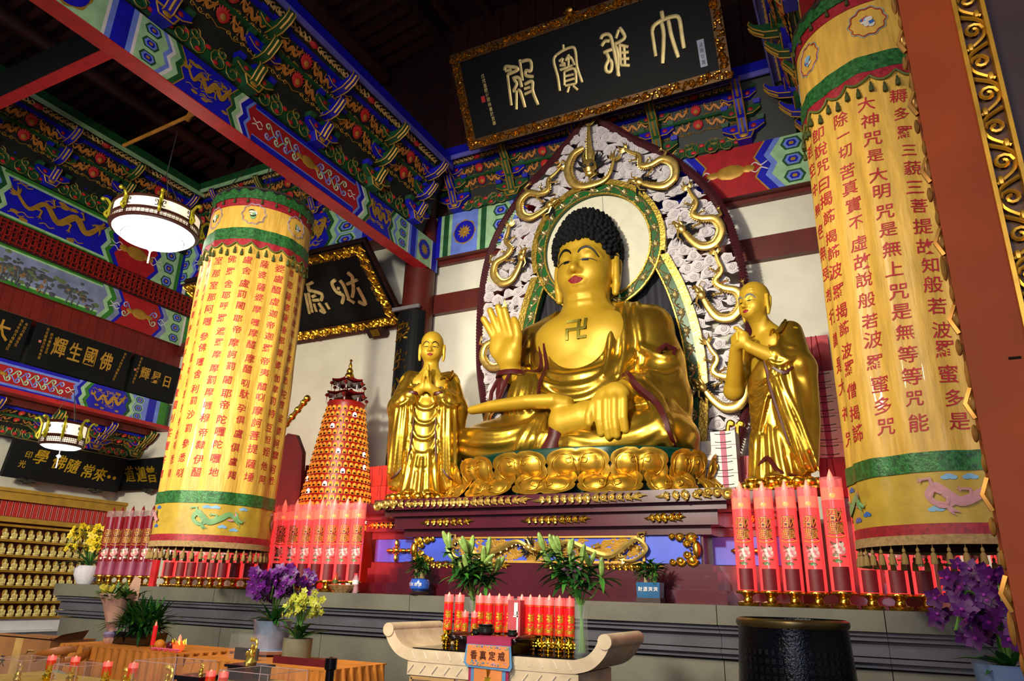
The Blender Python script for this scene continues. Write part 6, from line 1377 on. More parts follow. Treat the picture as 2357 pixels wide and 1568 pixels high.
for i, (x, k, lb) in enumerate(((-9.4, 0, 'low dark crimson packet beside the smaller yellow banner'), (-9.08, 0, 'dark crimson packet under the upper one by the pagoda'), (-9.08, 1, 'upper dark crimson packet left of the pagoda'), (-8.75, 0, 'dark crimson packet touching the pagoda, lower one'), (-8.75, 1, 'dark crimson packet touching the pagoda, upper one'))):
    o = pk2 if i == 0 else copy_tree(pk2); o.location = (x, 10.05, 2.87 + .4 * k); o['label'] = lb; o['group'] = 'dark packets left of the pagoda'
wb = packet(.32, .3, .185, WBX, STR, 'smile', 'white_box'); od = ['bottom', 'second', 'third', 'fourth', 'fifth', 'top']
fst = True
for (x, y, z0, n, lb) in ((-1.78, 9.75, 2.77, 5, 'stack between throne and old monk'), (-.5, 9.75, 3.27, 6, 'tall stack right of the old monk')):
    for k in range(n):
        o = wb if fst else copy_tree(wb); fst = False; o.location = (x, y, z0 + .185 * k); o['group'] = 'white strapped boxes'; o['label'] = 'white box with rose strap, %s of the %s' % (od[k] if k < n - 1 else 'topmost', lb)
wb2 = packet(.3, .3, .19, WBX, None, 'none' if False else '', 'white_box')
for k in range(4): o = wb2 if k == 0 else copy_tree(wb2); o.location = (-2.12, 10.15, 2.9 + .19 * k); o['group'] = 'plain white boxes'; o['label'] = 'plain white box, %s of the stack behind the lotus throne' % ('bottom', 'second', 'third', 'topmost')[k]
cb2 = packet(.3, .3, .4, RBD, None, 'tie', 'crimson_box')
for k, (x, y, z, lb) in enumerate(((-.5, 9.75, 2.77, 'crimson box under the tall white stack right of the old monk'), (-.52, 9.8, 4.38, 'crimson box on top of the tall white stack right of the old monk'), (-1.5, 10.0, 2.9, 'crimson box beside the short white stack behind the old monk'), (-1.86, 10.15, 3.25, 'crimson box behind the short white stack by the throne'))):
    o = cb2 if k == 0 else copy_tree(cb2); o.location = (x, y, z); o['label'] = lb; o['group'] = 'crimson boxes near the old monk'
    if k == 0: o.scale = (1, 1, 1.25)
q = MB().box((-.25, 10.0, 2.15), (.6, .9, 1.24)); tag(build('side_stand', q, LAQ, None, False), 'dark lacquer stand behind the right candle lamps', 'stand')
gs = thing('sceptre', 'small gold scroll top sceptre ornament above the crimson box beside the throne', 'ornament', (-1.8, 10.1, 3.66)); q = MB()
for k, (x, h_) in enumerate(((-.12, .12), (0, .26), (.13, .24))): q.tube(catmull([(x, 0, -.05), (x, 0, h_ * .6), (x + .03, 0, h_), (x + .08, 0, h_ * .95), (x + .07, 0, h_ * .8)], 5), .032, 7); q.ball((x + .05, 0, h_ * .88), (.05, .03, .04), 8, 5)
build('scroll_heads', q, GOLD, gs)
ar = thing('red_throne_back', 'red rounded chair back peeking out beside the smaller yellow banner', 'chair', (-9.33, 9.6, 1.54)); q = MB().prism([(-.35, 0), (.35, 0), (.36, 1.7), (.3, 2.3), (.1, 2.62), (-.1, 2.66), (-.3, 2.5), (-.36, 2.0)], (0, .05, 0), (1, 0, 0), (0, 0, 1), .09); build('back_board', q, mat('dark_carmine', '#5c0c12', .5), ar)
q = MB().tube([(-.25, 0, 2.8), (.27, -.05, 3.27)], .045, 8); [q.ball((-.25 + .52 * f, -.05 * f, 2.8 + .47 * f), .065, 8, 6) for f in (.1, .35, .6, .85, 1.0)]; build('gold_rod', q, GOLD, ar, label='jointed gold rod')
# ---------------------------------------------------------------- plants
LEAFD = mat('dark_leaf', '#1f5220', .4, var=.2, scale=8); LEAFM = mat('mid_leaf', '#3d7a2a', .42, var=.2, scale=8); BUDG = mat('lily_bud', '#7f9c4c', .45, var=.25, scale=20); PINKL = mat('pink_lily', '#d08ab4', .5, var=.1); STEM = mat('stem_green', '#5c8a3a', .5)
def leaf(mb, b, d, L, w, droop=.4, m=0, n=4):
    b = Vector(b); d = Vector(d).normalized(); s_ = d.cross(Vector((0, 0, 1))); s_ = s_.normalized() if s_.length > 1e-3 else Vector((1, 0, 0)); V = []; p = b.copy(); dd = d.copy()
    for i in range(n + 1):
        t_ = i / n; ww = w * math.sin(PI * min(.97, .12 + .88 * t_)) ; V += [p - s_ * ww / 2, p + Vector((0, 0, -ww * .18)), p + s_ * ww / 2]; dd = (dd + Vector((0, 0, -droop / n))).normalized(); p = p + dd * (L / n)
    F = []
    for i in range(n):
        for k in (0, 1): a = 3 * i + k; F.append((a, a + 1, a + 4, a + 3))
    return mb.add([tuple(v) for v in V], F, m)
def flower(n, r, cup=.3, m=0, mc=1):
    q = MB()
    for k in range(n):
        a = 2 * PI * k / n; c, s_ = math.cos(a), math.sin(a)
        V = [(0, 0, 0), (r * .55 * c - r * .36 * s_, r * .55 * s_ + r * .36 * c, cup * r * .6), (r * c, r * s_, cup * r * .7), (r * .55 * c + r * .36 * s_, r * .55 * s_ - r * .36 * c, cup * r * .6), (r * .6 * c, r * .6 * s_, cup * r * .3)]
        q.add(V, [(0, 4, 1), (0, 3, 4), (1, 4, 2), (4, 3, 2)], m)
    q.ball((0, 0, r * .12), (r * .2, r * .2, r * .18), 5, 4, mc); return q
def lily(name, label, loc, seed, vase_h=.38, op=True):
    t = thing(name, label, 'flowers', loc); rr = random.Random(seed); VG = mat('vase_glass', '#cfdcd4', .03, var=0, alpha=.12, spec=.8)
    q = MB().lathe([(.055, 0), (.06, .01), (.05, vase_h * .6), (.055, vase_h)], (0, 0, 0), 20, cap=False); q.lathe([(.0, .012), (.055, .012)], (0, 0, 0), 20, cap=False); build('glass_vase', q, VG, t)
    q = MB().lathe([(0, .015), (.05, .016), (.046, vase_h * .5), (0, vase_h * .5)], (0, 0, 0), 16, cap=False); build('water', q, mat('vase_water', '#8aa890', .05, var=0, alpha=.14), t)
    stems = MB(); lv = MB(); buds = []; 
    for k in range(13):
        a = rr.uniform(0, 2 * PI); sp = rr.uniform(.08, .36); h = rr.uniform(.6, .84); P = [(-.03 * math.cos(a), -.03 * math.sin(a), .02), (.02 * math.cos(a), .02 * math.sin(a), vase_h), (sp * .6 * math.cos(a), sp * .6 * math.sin(a) * .6, h * .75), (sp * math.cos(a), sp * math.sin(a) * .6, h)]
        stems.tube(catmull(P, 4), .006, 5); tip = P[-1]
        for j in range(13):
            f = rr.uniform(.5, 1); p = (sp * f * math.cos(a), sp * f * math.sin(a) * .6, vase_h + (h - vase_h) * f * .98); b_ = rr.uniform(0, 2 * PI); leaf(lv, p, (math.cos(b_), math.sin(b_), rr.uniform(-.1, .9)), rr.uniform(.14, .27), rr.uniform(.035, .06), rr.uniform(.5, 1.2), rr.choice((0, 0, 1)))
        for j in range(rr.choice((1, 2))): buds.append((tip, (math.cos(a) * rr.uniform(.1, .7) + rr.uniform(-.3, .3), rr.uniform(-.4, .3), rr.uniform(.6, 1.1))))
    build('stems', stems, STEM, t); o = build('foliage', lv, [LEAFD, LEAFM], t, ang=2); o['kind'] = 'stuff'
    bm_ = MB().ball((0, 0, .07), (.024, .024, .078), 7, 6); b0 = build('lily_bud', bm_, BUDG, None); COL.objects.unlink(b0)
    for p, d in buds: inst(b0, p, Vector(d).to_track_quat('Z', 'Y').to_euler(), rr.uniform(.8, 1.25), t)
    if not op: return t
    fl = MB()
    fl.lathe([(.008, -.09), (.02, -.03), (.03, .0)], (0, 0, 0), 8, cap=False); f6 = flower(6, .06, 1.2); fl.add(f6.V, f6.F, f6.M)
    fo = build('open_lily', fl, [PINKL, BUDG], t); fo.location = (.0, -.12, .62); fo.rotation_euler = (.4, .1, 0); inst(fo, (-.09, -.1, .64), (.3, -.4, 0), .7, t)
    return t
# ---------------------------------------------------------------- cream altar table
CRM = mat('cream_marble', '#d8c4a4', .45, var=.1, scale=5, bump=.15, bscale=20); CRS = mat('cream_side', '#c09a62', .5, var=.1)
tx0, tx1, ty0, ty1 = -3.74, -2.2, 5.5, 6.3
at_ = thing('altar_table', 'cream carved altar table with upturned ends and a dark glass top', 'table', (-2.97, 5.9, 0))
def ends(x, s_):
    P = [(x + s_ * -.2, 1.08), (x, 1.08), (x - s_ * -.08, 1.095)]; return P
cl_ = [(-2.97, 1.08), (-3.62, 1.08), (-3.74, 1.09), (-3.83, 1.12), (-3.9, 1.18), (-3.945, 1.25)]; cr_ = [(-5.94 - x, z) for x, z in cl_[1:]]
line_ = [tuple(p) for p in catmull(cl_[::-1], 6)] + [tuple(p) for p in catmull([cl_[0]] + cr_, 6)][1:]
up_ = off(line_, .048); dn_ = off(line_, -.048); q = MB(); q.prism(up_ + dn_[::-1], (0, 6.3, 0), (1, 0, 0), (0, 0, 1), .8)
for x in (-3.955, -1.985): q.tube([(x, 5.49, 1.27), (x, 6.31, 1.27)], .056, 14)
part('table_top', q, CRM, at_)
q = MB().box((-2.97, 5.9, 1.133), (1.5, .74, .012)); part('glass_top', q, mat('black_glass', '#0a0c0e', .06, var=0), at_, False)
q = MB().box((-2.97, 5.9, .5), (1.52, .74, 1.06)); part('cabinet_body', q, CRM, at_, False)
q = MB().box((-2.97, 5.515, .98), (1.54, .02, .1)); part('apron', q, CRM, at_, False)
q = MB()
for i in range(13):
    x = -3.7 + i * .118; q.tube([(x, 5.455 + .043, 1.115), (x + .03, 5.455 + .043, 1.06)], .004, 4); q.tube([(x + .02, 5.5, 1.01), (x - .03, 5.5, .95)], .005, 4); uvtube(q, [], 1) if False else None
part('engraved_marks', q, mat('pale_engraving', '#efe2cc', .5), at_)
for x0, x1 in ((-3.7, -3.28), (-3.24, -3.16), (-2.76, -2.66), (-2.62, -2.24)):
    q = MB(); zc, h_ = .62, .58
    for (a, b_, c, d) in (((x0 + x1) / 2, zc + h_ / 2, x1 - x0, .025), ((x0 + x1) / 2, zc - h_ / 2, x1 - x0, .025), (x0, zc, .025, h_), (x1, zc, .025, h_)): q.box((a, 5.52, b_), (c, .03, d))
    part('door_frame', q, CRS, at_, False)
    if x1 - x0 > .2:
        q = MB()
        for i in range(26): c = (rnd.uniform(x0 + .06, x1 - .06), rnd.uniform(.45, .86)); q.tube([(c[0] + a, 5.525, c[1] + b_) for a, b_ in spiral((0, 0), .05, 1.1, rnd.uniform(0, 6), rnd.choice((-1, 1)), 8, .3)], .01, 4)
        part('carved_relief', q, CRM, at_)
q = MB().box((-3.47, 5.515, .86), (.17, .01, .06)); part('dark_slot', q, INK, at_, False)
# tray, cloth, burners
tr = thing('offering_tray', 'dark carved wooden tray stand at the front of the cream altar table', 'tray', (-3.03, 5.72, 1.139)); q = MB().box((0, 0, .1), (.6, .42, .03)); q.box((0, 0, .05), (.5, .34, .1)); [q.ball((x, -.21, .095), (.04, .02, .025), 6, 4) for x in np.linspace(-.28, .28, 9)]
for sx in (-1, 1): q.ball((sx * .31, -.05, .11), (.03, .2, .03), 8, 6)
build('carved_tray', q, mat('ebony', '#1c0a0c', .25, var=.1), tr)
ct = thing('altar_cloth', 'embroidered orange front cloth with blue border and four characters, hanging from the dark tray', 'cloth', (-2.95, 5.47, 1.25))
MAG = mat('magenta_cloth', '#a02050', .6, var=.08); ORC = mat('orange_silk', '#e08a4a', .55, var=.1); BLC = mat('blue_border', '#5a8cb8', .6, var=.1)
q = MB().box((0, .0, -.025), (.4, .02, .05)); q.box((0, .1, .003), (.4, .22, .008)); build('top_band', q, MAG, ct, False)
q = MB().prism([(-.2, -.05), (-.22, -.19), (-.19, -.22), (.2, -.23), (.215, -.2), (.2, -.05)], (0, .0, 0), (1, 0, 0), (0, 0, 1), .012); build('valance_border', q, BLC, ct, False)
q = MB().prism([(-.185, -.055), (-.195, -.185), (-.17, -.205), (.18, -.21), (.195, -.185), (.185, -.055)], (0, -.013, 0), (1, 0, 0), (0, 0, 1), .004); build('valance_panel', q, ORC, ct, False)
letters(ct, '香真定戒', [(-.125 + .083 * i, -.125) for i in range(4)], .062, .07, mat('brown_ink', '#5a1a10', .6), .002, .008, 'character')
ct2 = [o for o in ct.children if o.name.startswith('character')]
for o in ct2: o.location.y = -.018
q = MB()
for i in range(46): q.ball((rnd.uniform(-.175, .175), -.018, rnd.choice((-.075, -.07, -.185, -.19, -.18)) + rnd.uniform(-.01, .01)), (rnd.uniform(.004, .01), .002, rnd.uniform(.004, .009)), 5, 4, rnd.choice((0, 1, 2)))
build('flower_embroidery', q, [mat('embroidery_blue', '#2f66b4'), mat('embroidery_rose', '#c48a92'), mat('embroidery_green', '#6f9f68')], ct)
for w, m_, y in ((.36, MAG, .006), (.31, BLC, .002), (.25, ORC, -.002)): q = MB().box((0, y, -.6), (w, .004, .8)); build('hanging_panel', q, m_, ct, False)
q = MB().lathe([(.025, -.06), (.05, 0), (.04, .05), (.02, .07), (.03, .085)], (0, -.004, -.37), 12, sy=.1); [leaf(q, (0, -.006, -.29), (rnd.uniform(-.5, .5), 0, 1), .1, .02, .1) for _ in range(6)]; build('vase_emblem', q, BG, ct)
BRZ = mat('dark_bronze', '#3a4038', .25, .8, var=.15)
for x, r_, lb in ((-.08, .075, 'larger dark bronze incense bowl on the altar tray'), (.17, .045, 'smaller dark bronze incense bowl on the right of the altar tray'), (-.17, .04, 'little bronze cup at the left end of the altar tray')):
    t = thing('incense_bowl', lb, 'bowl', (-3.03 + x, 5.7, 1.254)); q = MB().lathe([(r_ * .6, 0), (r_ * 1.0, r_ * .35), (r_ * 1.0, r_ * .75), (r_ * .8, r_ * .95), (r_ * .95, r_ * 1.15), (r_ * .9, r_ * 1.18), (r_ * .7, r_ * .9), (0, r_ * .85)], (0, 0, .0), 20, cap=False); build('bowl', q, BRZ, t)
    q = MB().ball((0, 0, r_ * .92), (r_ * .7, r_ * .7, r_ * .3), 10, 5); build('ash', q, mat('ash', '#9a8f80', .9), t)
ib = thing('incense_box', 'dull red incense box with a white slip standing on the altar table', 'box', (-2.93, 5.9, 1.139)); q = MB().box((0, 0, .2), (.12, .08, .4)); build('carton', q, mat('dusty_red_card', '#b04048', .6), ib, False); q = MB().box((.02, -.042, .33), (.035, .003, .1)); q.box((.035, -.042, .2), (.014, .003, .22)); q.box((.02, -.042, .27), (.05, .003, .012)); build('white_slip', q, WHITE, ib, False)
# slim candle lamps on the altar table
CTUB = mat('red_candle_wrap', '#d01c20', .25, var=.08, emit=.3, ecol='#ff1818', coat=.3); CCLR = mat('pink_glass_collar', '#f0888c', .1, var=0, alpha=.5, emit=.45, ecol='#ff5050'); GB = mat('shiny_gold_plastic', '#e8c030', .15, 1.0, var=.1)
def slim(h, r_):
    t = thing('candle_lamp', '', 'candle lamp', (0, 0, 0)); q = MB().lathe([(r_ * .9, 0), (r_ * 1.0, .01), (r_ * .8, .02), (r_ * 1.15, .045), (r_ * 1.15, .075), (r_ * .7, .1), (r_ * 1.0, .12), (r_ * 1.0, .135)], (0, 0, 0), 14)
    for k in range(8):
        for z in (.045, .07): q.ball((r_ * 1.1 * math.cos(k * PI / 4), r_ * 1.1 * math.sin(k * PI / 4), z), r_ * .28, 5, 4)
    build('gold_base', q, GB, t); q = MB().lathe([(r_, .13), (r_, h * .83)], (0, 0, 0), 16, cap=True); build('wrapped_body', q, CTUB, t); q = MB().lathe([(r_, h * .83), (r_, h * .975)], (0, 0, 0), 16, cap=False); build('clear_collar', q, CCLR, t)
    q = MB().lathe([(r_ * .5, h * .83), (r_ * .45, h * .93), (r_ * .2, h), (0, h * 1.03)], (0, 0, 0), 8); build('flame_tip', q, FLM, t); q = MB()
    cy = lambda a, z: ((r_ + .002) * math.sin(a), -(r_ + .002) * math.cos(a), z)
    for ch, z in zip('福壽', (.6, .42)): write(q, ch, lambda x, y, d, z=z: cy(x / r_, h * z + y), r_ * 1.3, h * .16, 0, .03)
    for k in range(9): a = -1.2 + 2.4 * k / 8; q.add([cy(a - .05, .14), cy(a + .05, .14), cy(a + .05, .175), cy(a - .05, .175)], [(0, 1, 2, 3)]); q.add([cy(a - .07, h * .8), cy(a + .07, h * .8), cy(a + .07, h * .82), cy(a - .07, h * .82)], [(0, 1, 2, 3)])
    for k in range(14): a = rnd.uniform(-1.1, 1.1); z = rnd.uniform(.18, h * .35); q.add([cy(a - .12, z), cy(a + .12, z + .004), cy(a + .08, z + .014), cy(a - .1, z + .01)], [(0, 1, 2, 3)])
    build('gold_print', q, BG, t, False); return t
c0 = slim(.44, .042)
AX = [(1030, 5.95), (1055, 5.98), (1103, 6.0), (1124, 5.93), (1147, 6.0), (1170, 6.05), (1200, 6.02), (1220, 5.97), (1241, 5.93), (1264, 5.95), (1288, 5.93), (1311, 5.93)]
nm = ['leftmost', 'second', 'third', 'fourth', 'fifth', 'sixth', 'seventh', 'eighth', 'ninth', 'tenth', 'eleventh', 'rightmost']
for i, (px, y) in enumerate(AX):
    o = c0 if i == 0 else copy_tree(c0); o.location = (at(px, 1450, Y=y)[0], y, 1.139); o.rotation_euler = (0, 0, .45 + .1 * (i % 3)); o['group'] = 'tall red candle lamps on the altar table'; o['label'] = 'tall red and gold candle lamp on the altar table, %s of its row of twelve' % nm[i]
c1 = slim(.3, .03)
for i, px in enumerate((1068, 1090)): o = c1 if i == 0 else copy_tree(c1); o.location = (at(px, 1480, Y=5.8)[0], 5.8, 1.139); o.rotation_euler = (0, 0, .5); o['group'] = 'short candle lamps on the altar table'; o['label'] = 'short red candle lamp on the altar table, %s one' % ('left' if i == 0 else 'right, beside the tray,')
lily('lily_vase', 'glass vase of lily buds with pink open lilies, right end of the altar table', (-2.33, 5.9, 1.139), 3)
lily('lily_vase', 'glass vase of green lily buds behind the left candles of the altar table', (-3.5, 6.18, 1.139), 8, .38, False)
# small bamboo pots on the platform edge
def bonsai(label, loc, square, txt, seed):
    t = thing('lucky_bamboo_pot', label, 'plant', loc); rr = random.Random(seed); B_ = mat('blue_glaze', '#2a58b8', .2, var=.08, coat=.4) if not square else mat('teal_glaze', '#1f5a86', .25, var=.08, coat=.3)
    q = MB().lathe([(.12, 0), (.13, .02), (.09, .04), (.09, .05)], (0, 0, 0), 16) if not square else MB().box((0, 0, .025), (.27, .2, .05)); build('stand', q, DWOOD, t)
    if square: q = MB().box((0, 0, .13), (.25, .17, .16), tp=1.05)
    else: q = MB().lathe([(.09, .05), (.125, .08), (.13, .15), (.11, .19), (.12, .2), (.1, .19), (0, .18)], (0, 0, 0), 24, cap=False)
    build('pot', q, B_, t); q = MB(); yy = -.095 if square else 0
    for k, ch in enumerate(txt):
        a = -.66 + .42 * k
        if square: write(q, ch, lambda x, y, d, k=k: (-.085 + .057 * k + x, yy, .14 + y), .05, .05, 0, .01)
        else: write(q, ch, lambda x, y, d, a=a: (.133 * math.sin(a + x / .13), -.133 * math.cos(a + x / .13), .13 + y), .045, .045, 0, .01)
    build('white_lettering', q, WHITE, t, False); q = MB(); lv = MB()
    for k in range(6):
        x, y = rr.uniform(-.06, .06), rr.uniform(-.04, .04); h_ = rr.uniform(.28, .36); q.tube([(x, y, .16), (x * 1.1, y, h_)], .018, 6)
        for j in range(22): a = rr.uniform(0, 6.28); leaf(lv, (x * 1.1, y, h_ + rr.uniform(-.04, .1)), (math.cos(a), math.sin(a), rr.uniform(.1, 1.4)), rr.uniform(.1, .2), .03, rr.uniform(.6, 1.4), rr.choice((0, 1)))
    build('canes', q, mat('bamboo_cane', '#8a7a4a', .5), t); o = build('foliage', lv, [LEAFD, LEAFM], t, ang=2); o['kind'] = 'stuff'
bonsai('little bamboo plant in a round blue pot with white characters, on the platform edge', (-5.4, 8.1, 1.535), False, '招財進寶', 1)
bonsai('little bamboo plant in a square teal pot with white characters, on the platform edge', (-2.39, 8.1, 1.535), True, '財源滾滾', 2)
# basket and bottles on the platform
bk = thing('wicker_basket', 'shallow wicker basket of wrapped sweets on the platform edge', 'basket', (-6.62, 8.07, 1.535)); q = MB()
for j in range(5): z = .012 + .02 * j; r_ = .09 + .018 * j; q.tube([(r_ * 1.3 * math.cos(a), r_ * math.sin(a) * .8, z + .003 * math.sin(12 * a)) for a in np.linspace(0, 2 * PI, 40)[:-1]], .01, 5, closed=True)
build('woven_rings', q, mat('wicker', '#8a6a40', .7, var=.2, scale=20), bk); q = MB(); [q.box((rnd.uniform(-.1, .1), rnd.uniform(-.05, .05), .085 + rnd.uniform(-.01, .02)), (.06, .03, .03), rnd.choice((0, 0, 1)), rz=rnd.uniform(0, 3)) for _ in range(14)]; build('wrapped_sweets', q, [WHITE, BRED], bk, False)
def bottle(label, loc, liq, lab):
    t = thing('drink_bottle', label, 'bottle', loc); q = MB().lathe([(.03, 0), (.034, .01), (.034, .06), (.03, .09), (.034, .12), (.034, .17), (.016, .21), (.016, .23)], (0, 0, 0), 14); build('bottle_body', q, liq, t); q = MB().lathe([(.035, .11), (.0352, .165)], (0, 0, 0), 14, cap=False); build('label', q, lab, t); q = MB().lathe([(.018, .228), (.018, .25), (0, .25)], (0, 0, 0), 10); build('cap', q, BRED, t)
bottle('amber drink bottle with a dark label standing by the candle lamps', (-6.72, 8.04, 1.535), mat('amber_drink', '#c0521c', .1, alpha=.85), mat('olive_label', '#4a5a1c', .5))
bottle('clear water bottle with a pale label right of the wicker basket', (-6.4, 8.08, 1.535), mat('clear_water', '#d8a0a8', .08, alpha=.5), WHITE); bottle('second clear water bottle behind the wicker basket', (-6.47, 8.14, 1.535), mat('clear_water', '#d8a0a8'), WHITE)
# white vase of yellow orchids at the platform end
def orchid(name, label, loc, potm, pot, col, n_st, n_fl, spread, h0, h1, seed, fr=.045, leaves=12, colc='#e8d060', lv_h=.3, drop=.6, saucer=None):
    t = thing(name, label, 'flowers', loc); rr = random.Random(seed); q = MB().lathe(pot, (0, 0, 0), 28, cap=False); build('pot', q, potm, t); zt = pot[-1][1] if pot[-1][0] > .02 else max(p[1] for p in pot)
    if saucer: q = MB().lathe([(saucer * .8, 0), (saucer, .03), (saucer * .95, .035), (0, .02)], (0, 0, 0), 28); build('saucer', q, mat('pale_saucer', '#b8b4c4', .4), t)
    q = MB().lathe([(0, zt - .03), (pot[-2][0] * .9, zt - .035)], (0, 0, 0), 16, cap=False); build('soil', q, mat('potting_moss', '#2a2a18', .9), t)
    st = MB(); lv = MB(); fm = build('blossom', flower(5, fr, .25), [mat(col[0], col[1], .5, var=.12, scale=10), mat(col[0] + '_centre', colc, .5)], None); COL.objects.unlink(fm); c = 0
    for k in range(n_st):
        a = 2 * PI * k / n_st + rr.uniform(-.3, .3); sp = spread * rr.uniform(.5, 1); h = rr.uniform(h0, h1); P = catmull([(0, 0, zt - .02), (sp * .25 * math.cos(a), sp * .25 * math.sin(a), zt + (h - zt) * .7), (sp * .7 * math.cos(a), sp * .7 * math.sin(a), h), (sp * 1.1 * math.cos(a), sp * 1.1 * math.sin(a), h - drop * (h - zt) * .5)], 7); st.tube(P, .006, 5)
        for j in range(n_fl // n_st):
            p = P[int(rr.uniform(.45, 1) * (len(P) - 1))]; d = Vector((math.cos(a) * .4 + rr.uniform(-.5, .5), -.8 + rr.uniform(-.5, .6), rr.uniform(-.3, .6))); inst(fm, (p[0] + rr.uniform(-1, 1) * fr * 1.6, p[1] + rr.uniform(-1, 1) * fr * 1.6, p[2] + rr.uniform(-1, 1) * fr * 1.5), d.to_track_quat('Z', 'Y').to_euler(), rr.uniform(.8, 1.15), t)
    for k in range(leaves): a = rr.uniform(0, 6.28); leaf(lv, (0, 0, zt - .02), (math.cos(a), math.sin(a), rr.uniform(.5, 2.2)), lv_h * rr.uniform(.6, 1.1), .05 if lv_h < .35 else .035, rr.uniform(.6, 1.5), rr.choice((0, 1)))
    build('stems', st, STEM, t); build('leaves', lv, [LEAFD, LEAFM], t, ang=2); return t
o = orchid('orchid_vase', 'white ribbed vase of drooping yellow orchids at the far end of the platform', (-12.23, 8.2, 1.535), mat('white_porcelain', '#d2d0dc', .25, var=.04, bump=.4, bscale=14, stretch=(6, 6, .4)), [(.12, 0), (.15, .04), (.2, .15), (.21, .24), (.17, .29), (.16, .3), (.13, .29), (0, .27)], ('yellow_petal', '#d8c020'), 8, 170, .42, .65, .95, 4, .06, 26, '#c09a10', .7, 1.0)
# right and left purple orchids
PURPO = ('purple_petal', '#4e0666')
orchid('purple_orchid', 'large purple orchid in a blue grey glazed pot on the orange table', (-5.1, 5.3, 1.02), mat('blue_grey_glaze', '#4a6a84', .25, var=.3, scale=3, coat=.4, col2='#a8b4cc'), [(.12, 0), (.14, .02), (.17, .27), (.175, .28), (.16, .27), (0, .25)], PURPO, 7, 130, .27, .56, .68, 11, .058, 30, '#8a209a', .3, 1.0, .17)
orchid('purple_orchid', 'large dark purple orchid in a pale blue pot beside the brown carved post', (.43, 4.3, 1.0), mat('pale_blue_glaze', '#6a84b4', .3, var=.1), [(.1, 0), (.12, .02), (.15, .34), (.155, .35), (.14, .34), (0, .32)], PURPO, 8, 150, .24, .6, .72, 12, .055, 18, '#8a209a', .22, 1.1)
q = MB().box((.5, 4.45, .5), (.7, .6, .996)); tag(build('flower_stand', q, DWOOD, None, False), 'dark stand under the purple orchid by the brown post', 'stand')
q = MB().tube([(.3, 4.2, 1.45), (.29, 4.18, 1.36)], [.008, .014], 5); q.tube([(.38, 4.18, 1.44), (.385, 4.17, 1.37)], [.008, .014], 5)
orchid('green_orchid', 'yellow green orchid in a grey stone pot on the orange table', (-4.62, 5.12, 1.0), mat('grey_cement', '#77775f', .8, var=.1, bump=.1), [(.115, 0), (.12, .03), (.122, .17), (.124, .18), (.11, .17), (0, .15)], ('lime_petal', '#a8ac30'), 7, 90, .2, .42, .56, 13, .036, 14, '#d0c860', .3, .4)
# ---------------------------------------------------------------- big black bowl
dr = thing('bronze_bowl_bell', 'huge glossy black bronze bowl bell standing in front of the stone platform', 'bell', (-.77, 6.5, .35)); q = MB().lathe([(.22, 0), (.36, .08), (.425, .3), (.44, .6), (.42, .9), (.41, 1.06), (.415, 1.1), (.395, 1.11), (.385, 1.06), (.4, .6), (.3, .1), (0, .06)], (0, 0, 0), 56, cap=False)
build('bowl', q, mat('black_bronze', '#0c1018', .12, .6, var=.25, scale=6, bump=.25, bscale=55), dr); q = MB().lathe([(.418, 1.05), (.428, 1.075), (.425, 1.1), (.4, 1.115)], (0, 0, 0), 56, cap=False); build('rim', q, mat('worn_bronze_rim', '#6a5c3c', .3, .9), dr)
q = MB()
for j in range(6):
    for k in range(16): a = -2.4 + .12 * k; r_ = .437; z = .88 - .06 * j; write(q, '般若波羅蜜多心經觀自在菩薩行深時'[(k + 3 * j) % 16], lambda x, y, d, a=a, z=z: (r_ * math.cos(a + x / r_), r_ * math.sin(a + x / r_), z + y), .035, .04, 0, 0)
o = build('engraved_text', q, mat('engraved_bronze', '#2a2e34', .4, .6), dr, False); o['kind'] = 'stuff'; q = MB().lathe([(.4, -.35), (.42, -.3), (.34, -.05), (.36, .0)], (0, 0, 0), 32); build('stand', q, DWOOD, dr)
# ---------------------------------------------------------------- orange tables and their things
ORT = mat('orange_table_cloth', '#d8862e', .7, var=.12, scale=5)
def skirt(name, label, x0, x1, y0, y1, z, seed):
    t = thing(name, label, 'table', ((x0 + x1) / 2, (y0 + y1) / 2, 0)); rr = random.Random(seed); w, d = x1 - x0, y1 - y0; q = MB().box((0, 0, z - .005), (w, d, .01)); build('cloth_top', q, ORT, t, False); q = MB(); per = [(-w / 2, d / 2), (-w / 2, -d / 2), (w / 2, -d / 2), (w / 2, d / 2)]; pts_ = []
    for a, b_ in zip(per[:-1], per[1:]):
        n = int(math.hypot(b_[0] - a[0], b_[1] - a[1]) / .02)
        for i in range(n): f = i / n; pts_.append((a[0] + (b_[0] - a[0]) * f, a[1] + (b_[1] - a[1]) * f))
    n = len(pts_); amp = [.008 + .012 * rr.random() for _ in range(n)]
    def fn(u, v): i = min(n - 1, int(u * (n - 1) + .5)); x, y = pts_[i]; k = 1 + (amp[i] * math.sin(i * 1.25) * 2.0 * min(1, v * 3 + .15) + .03 * v) / math.hypot(w / 2, d / 2) * 2; return (x * k, y * k, z - z * v)
    q.grid(fn, n - 1, 5); build('pleated_skirt', q, ORT, t, ang=2); return t
skirt('orange_table', 'table under a pleated orange cloth carrying the bouquet and dark planter', -7.25, -5.55, 4.75, 5.5, 1.02, 1); skirt('orange_table', 'table under a pleated orange cloth carrying the two potted orchids', -5.5, -3.95, 4.72, 5.5, 1.0, 2)
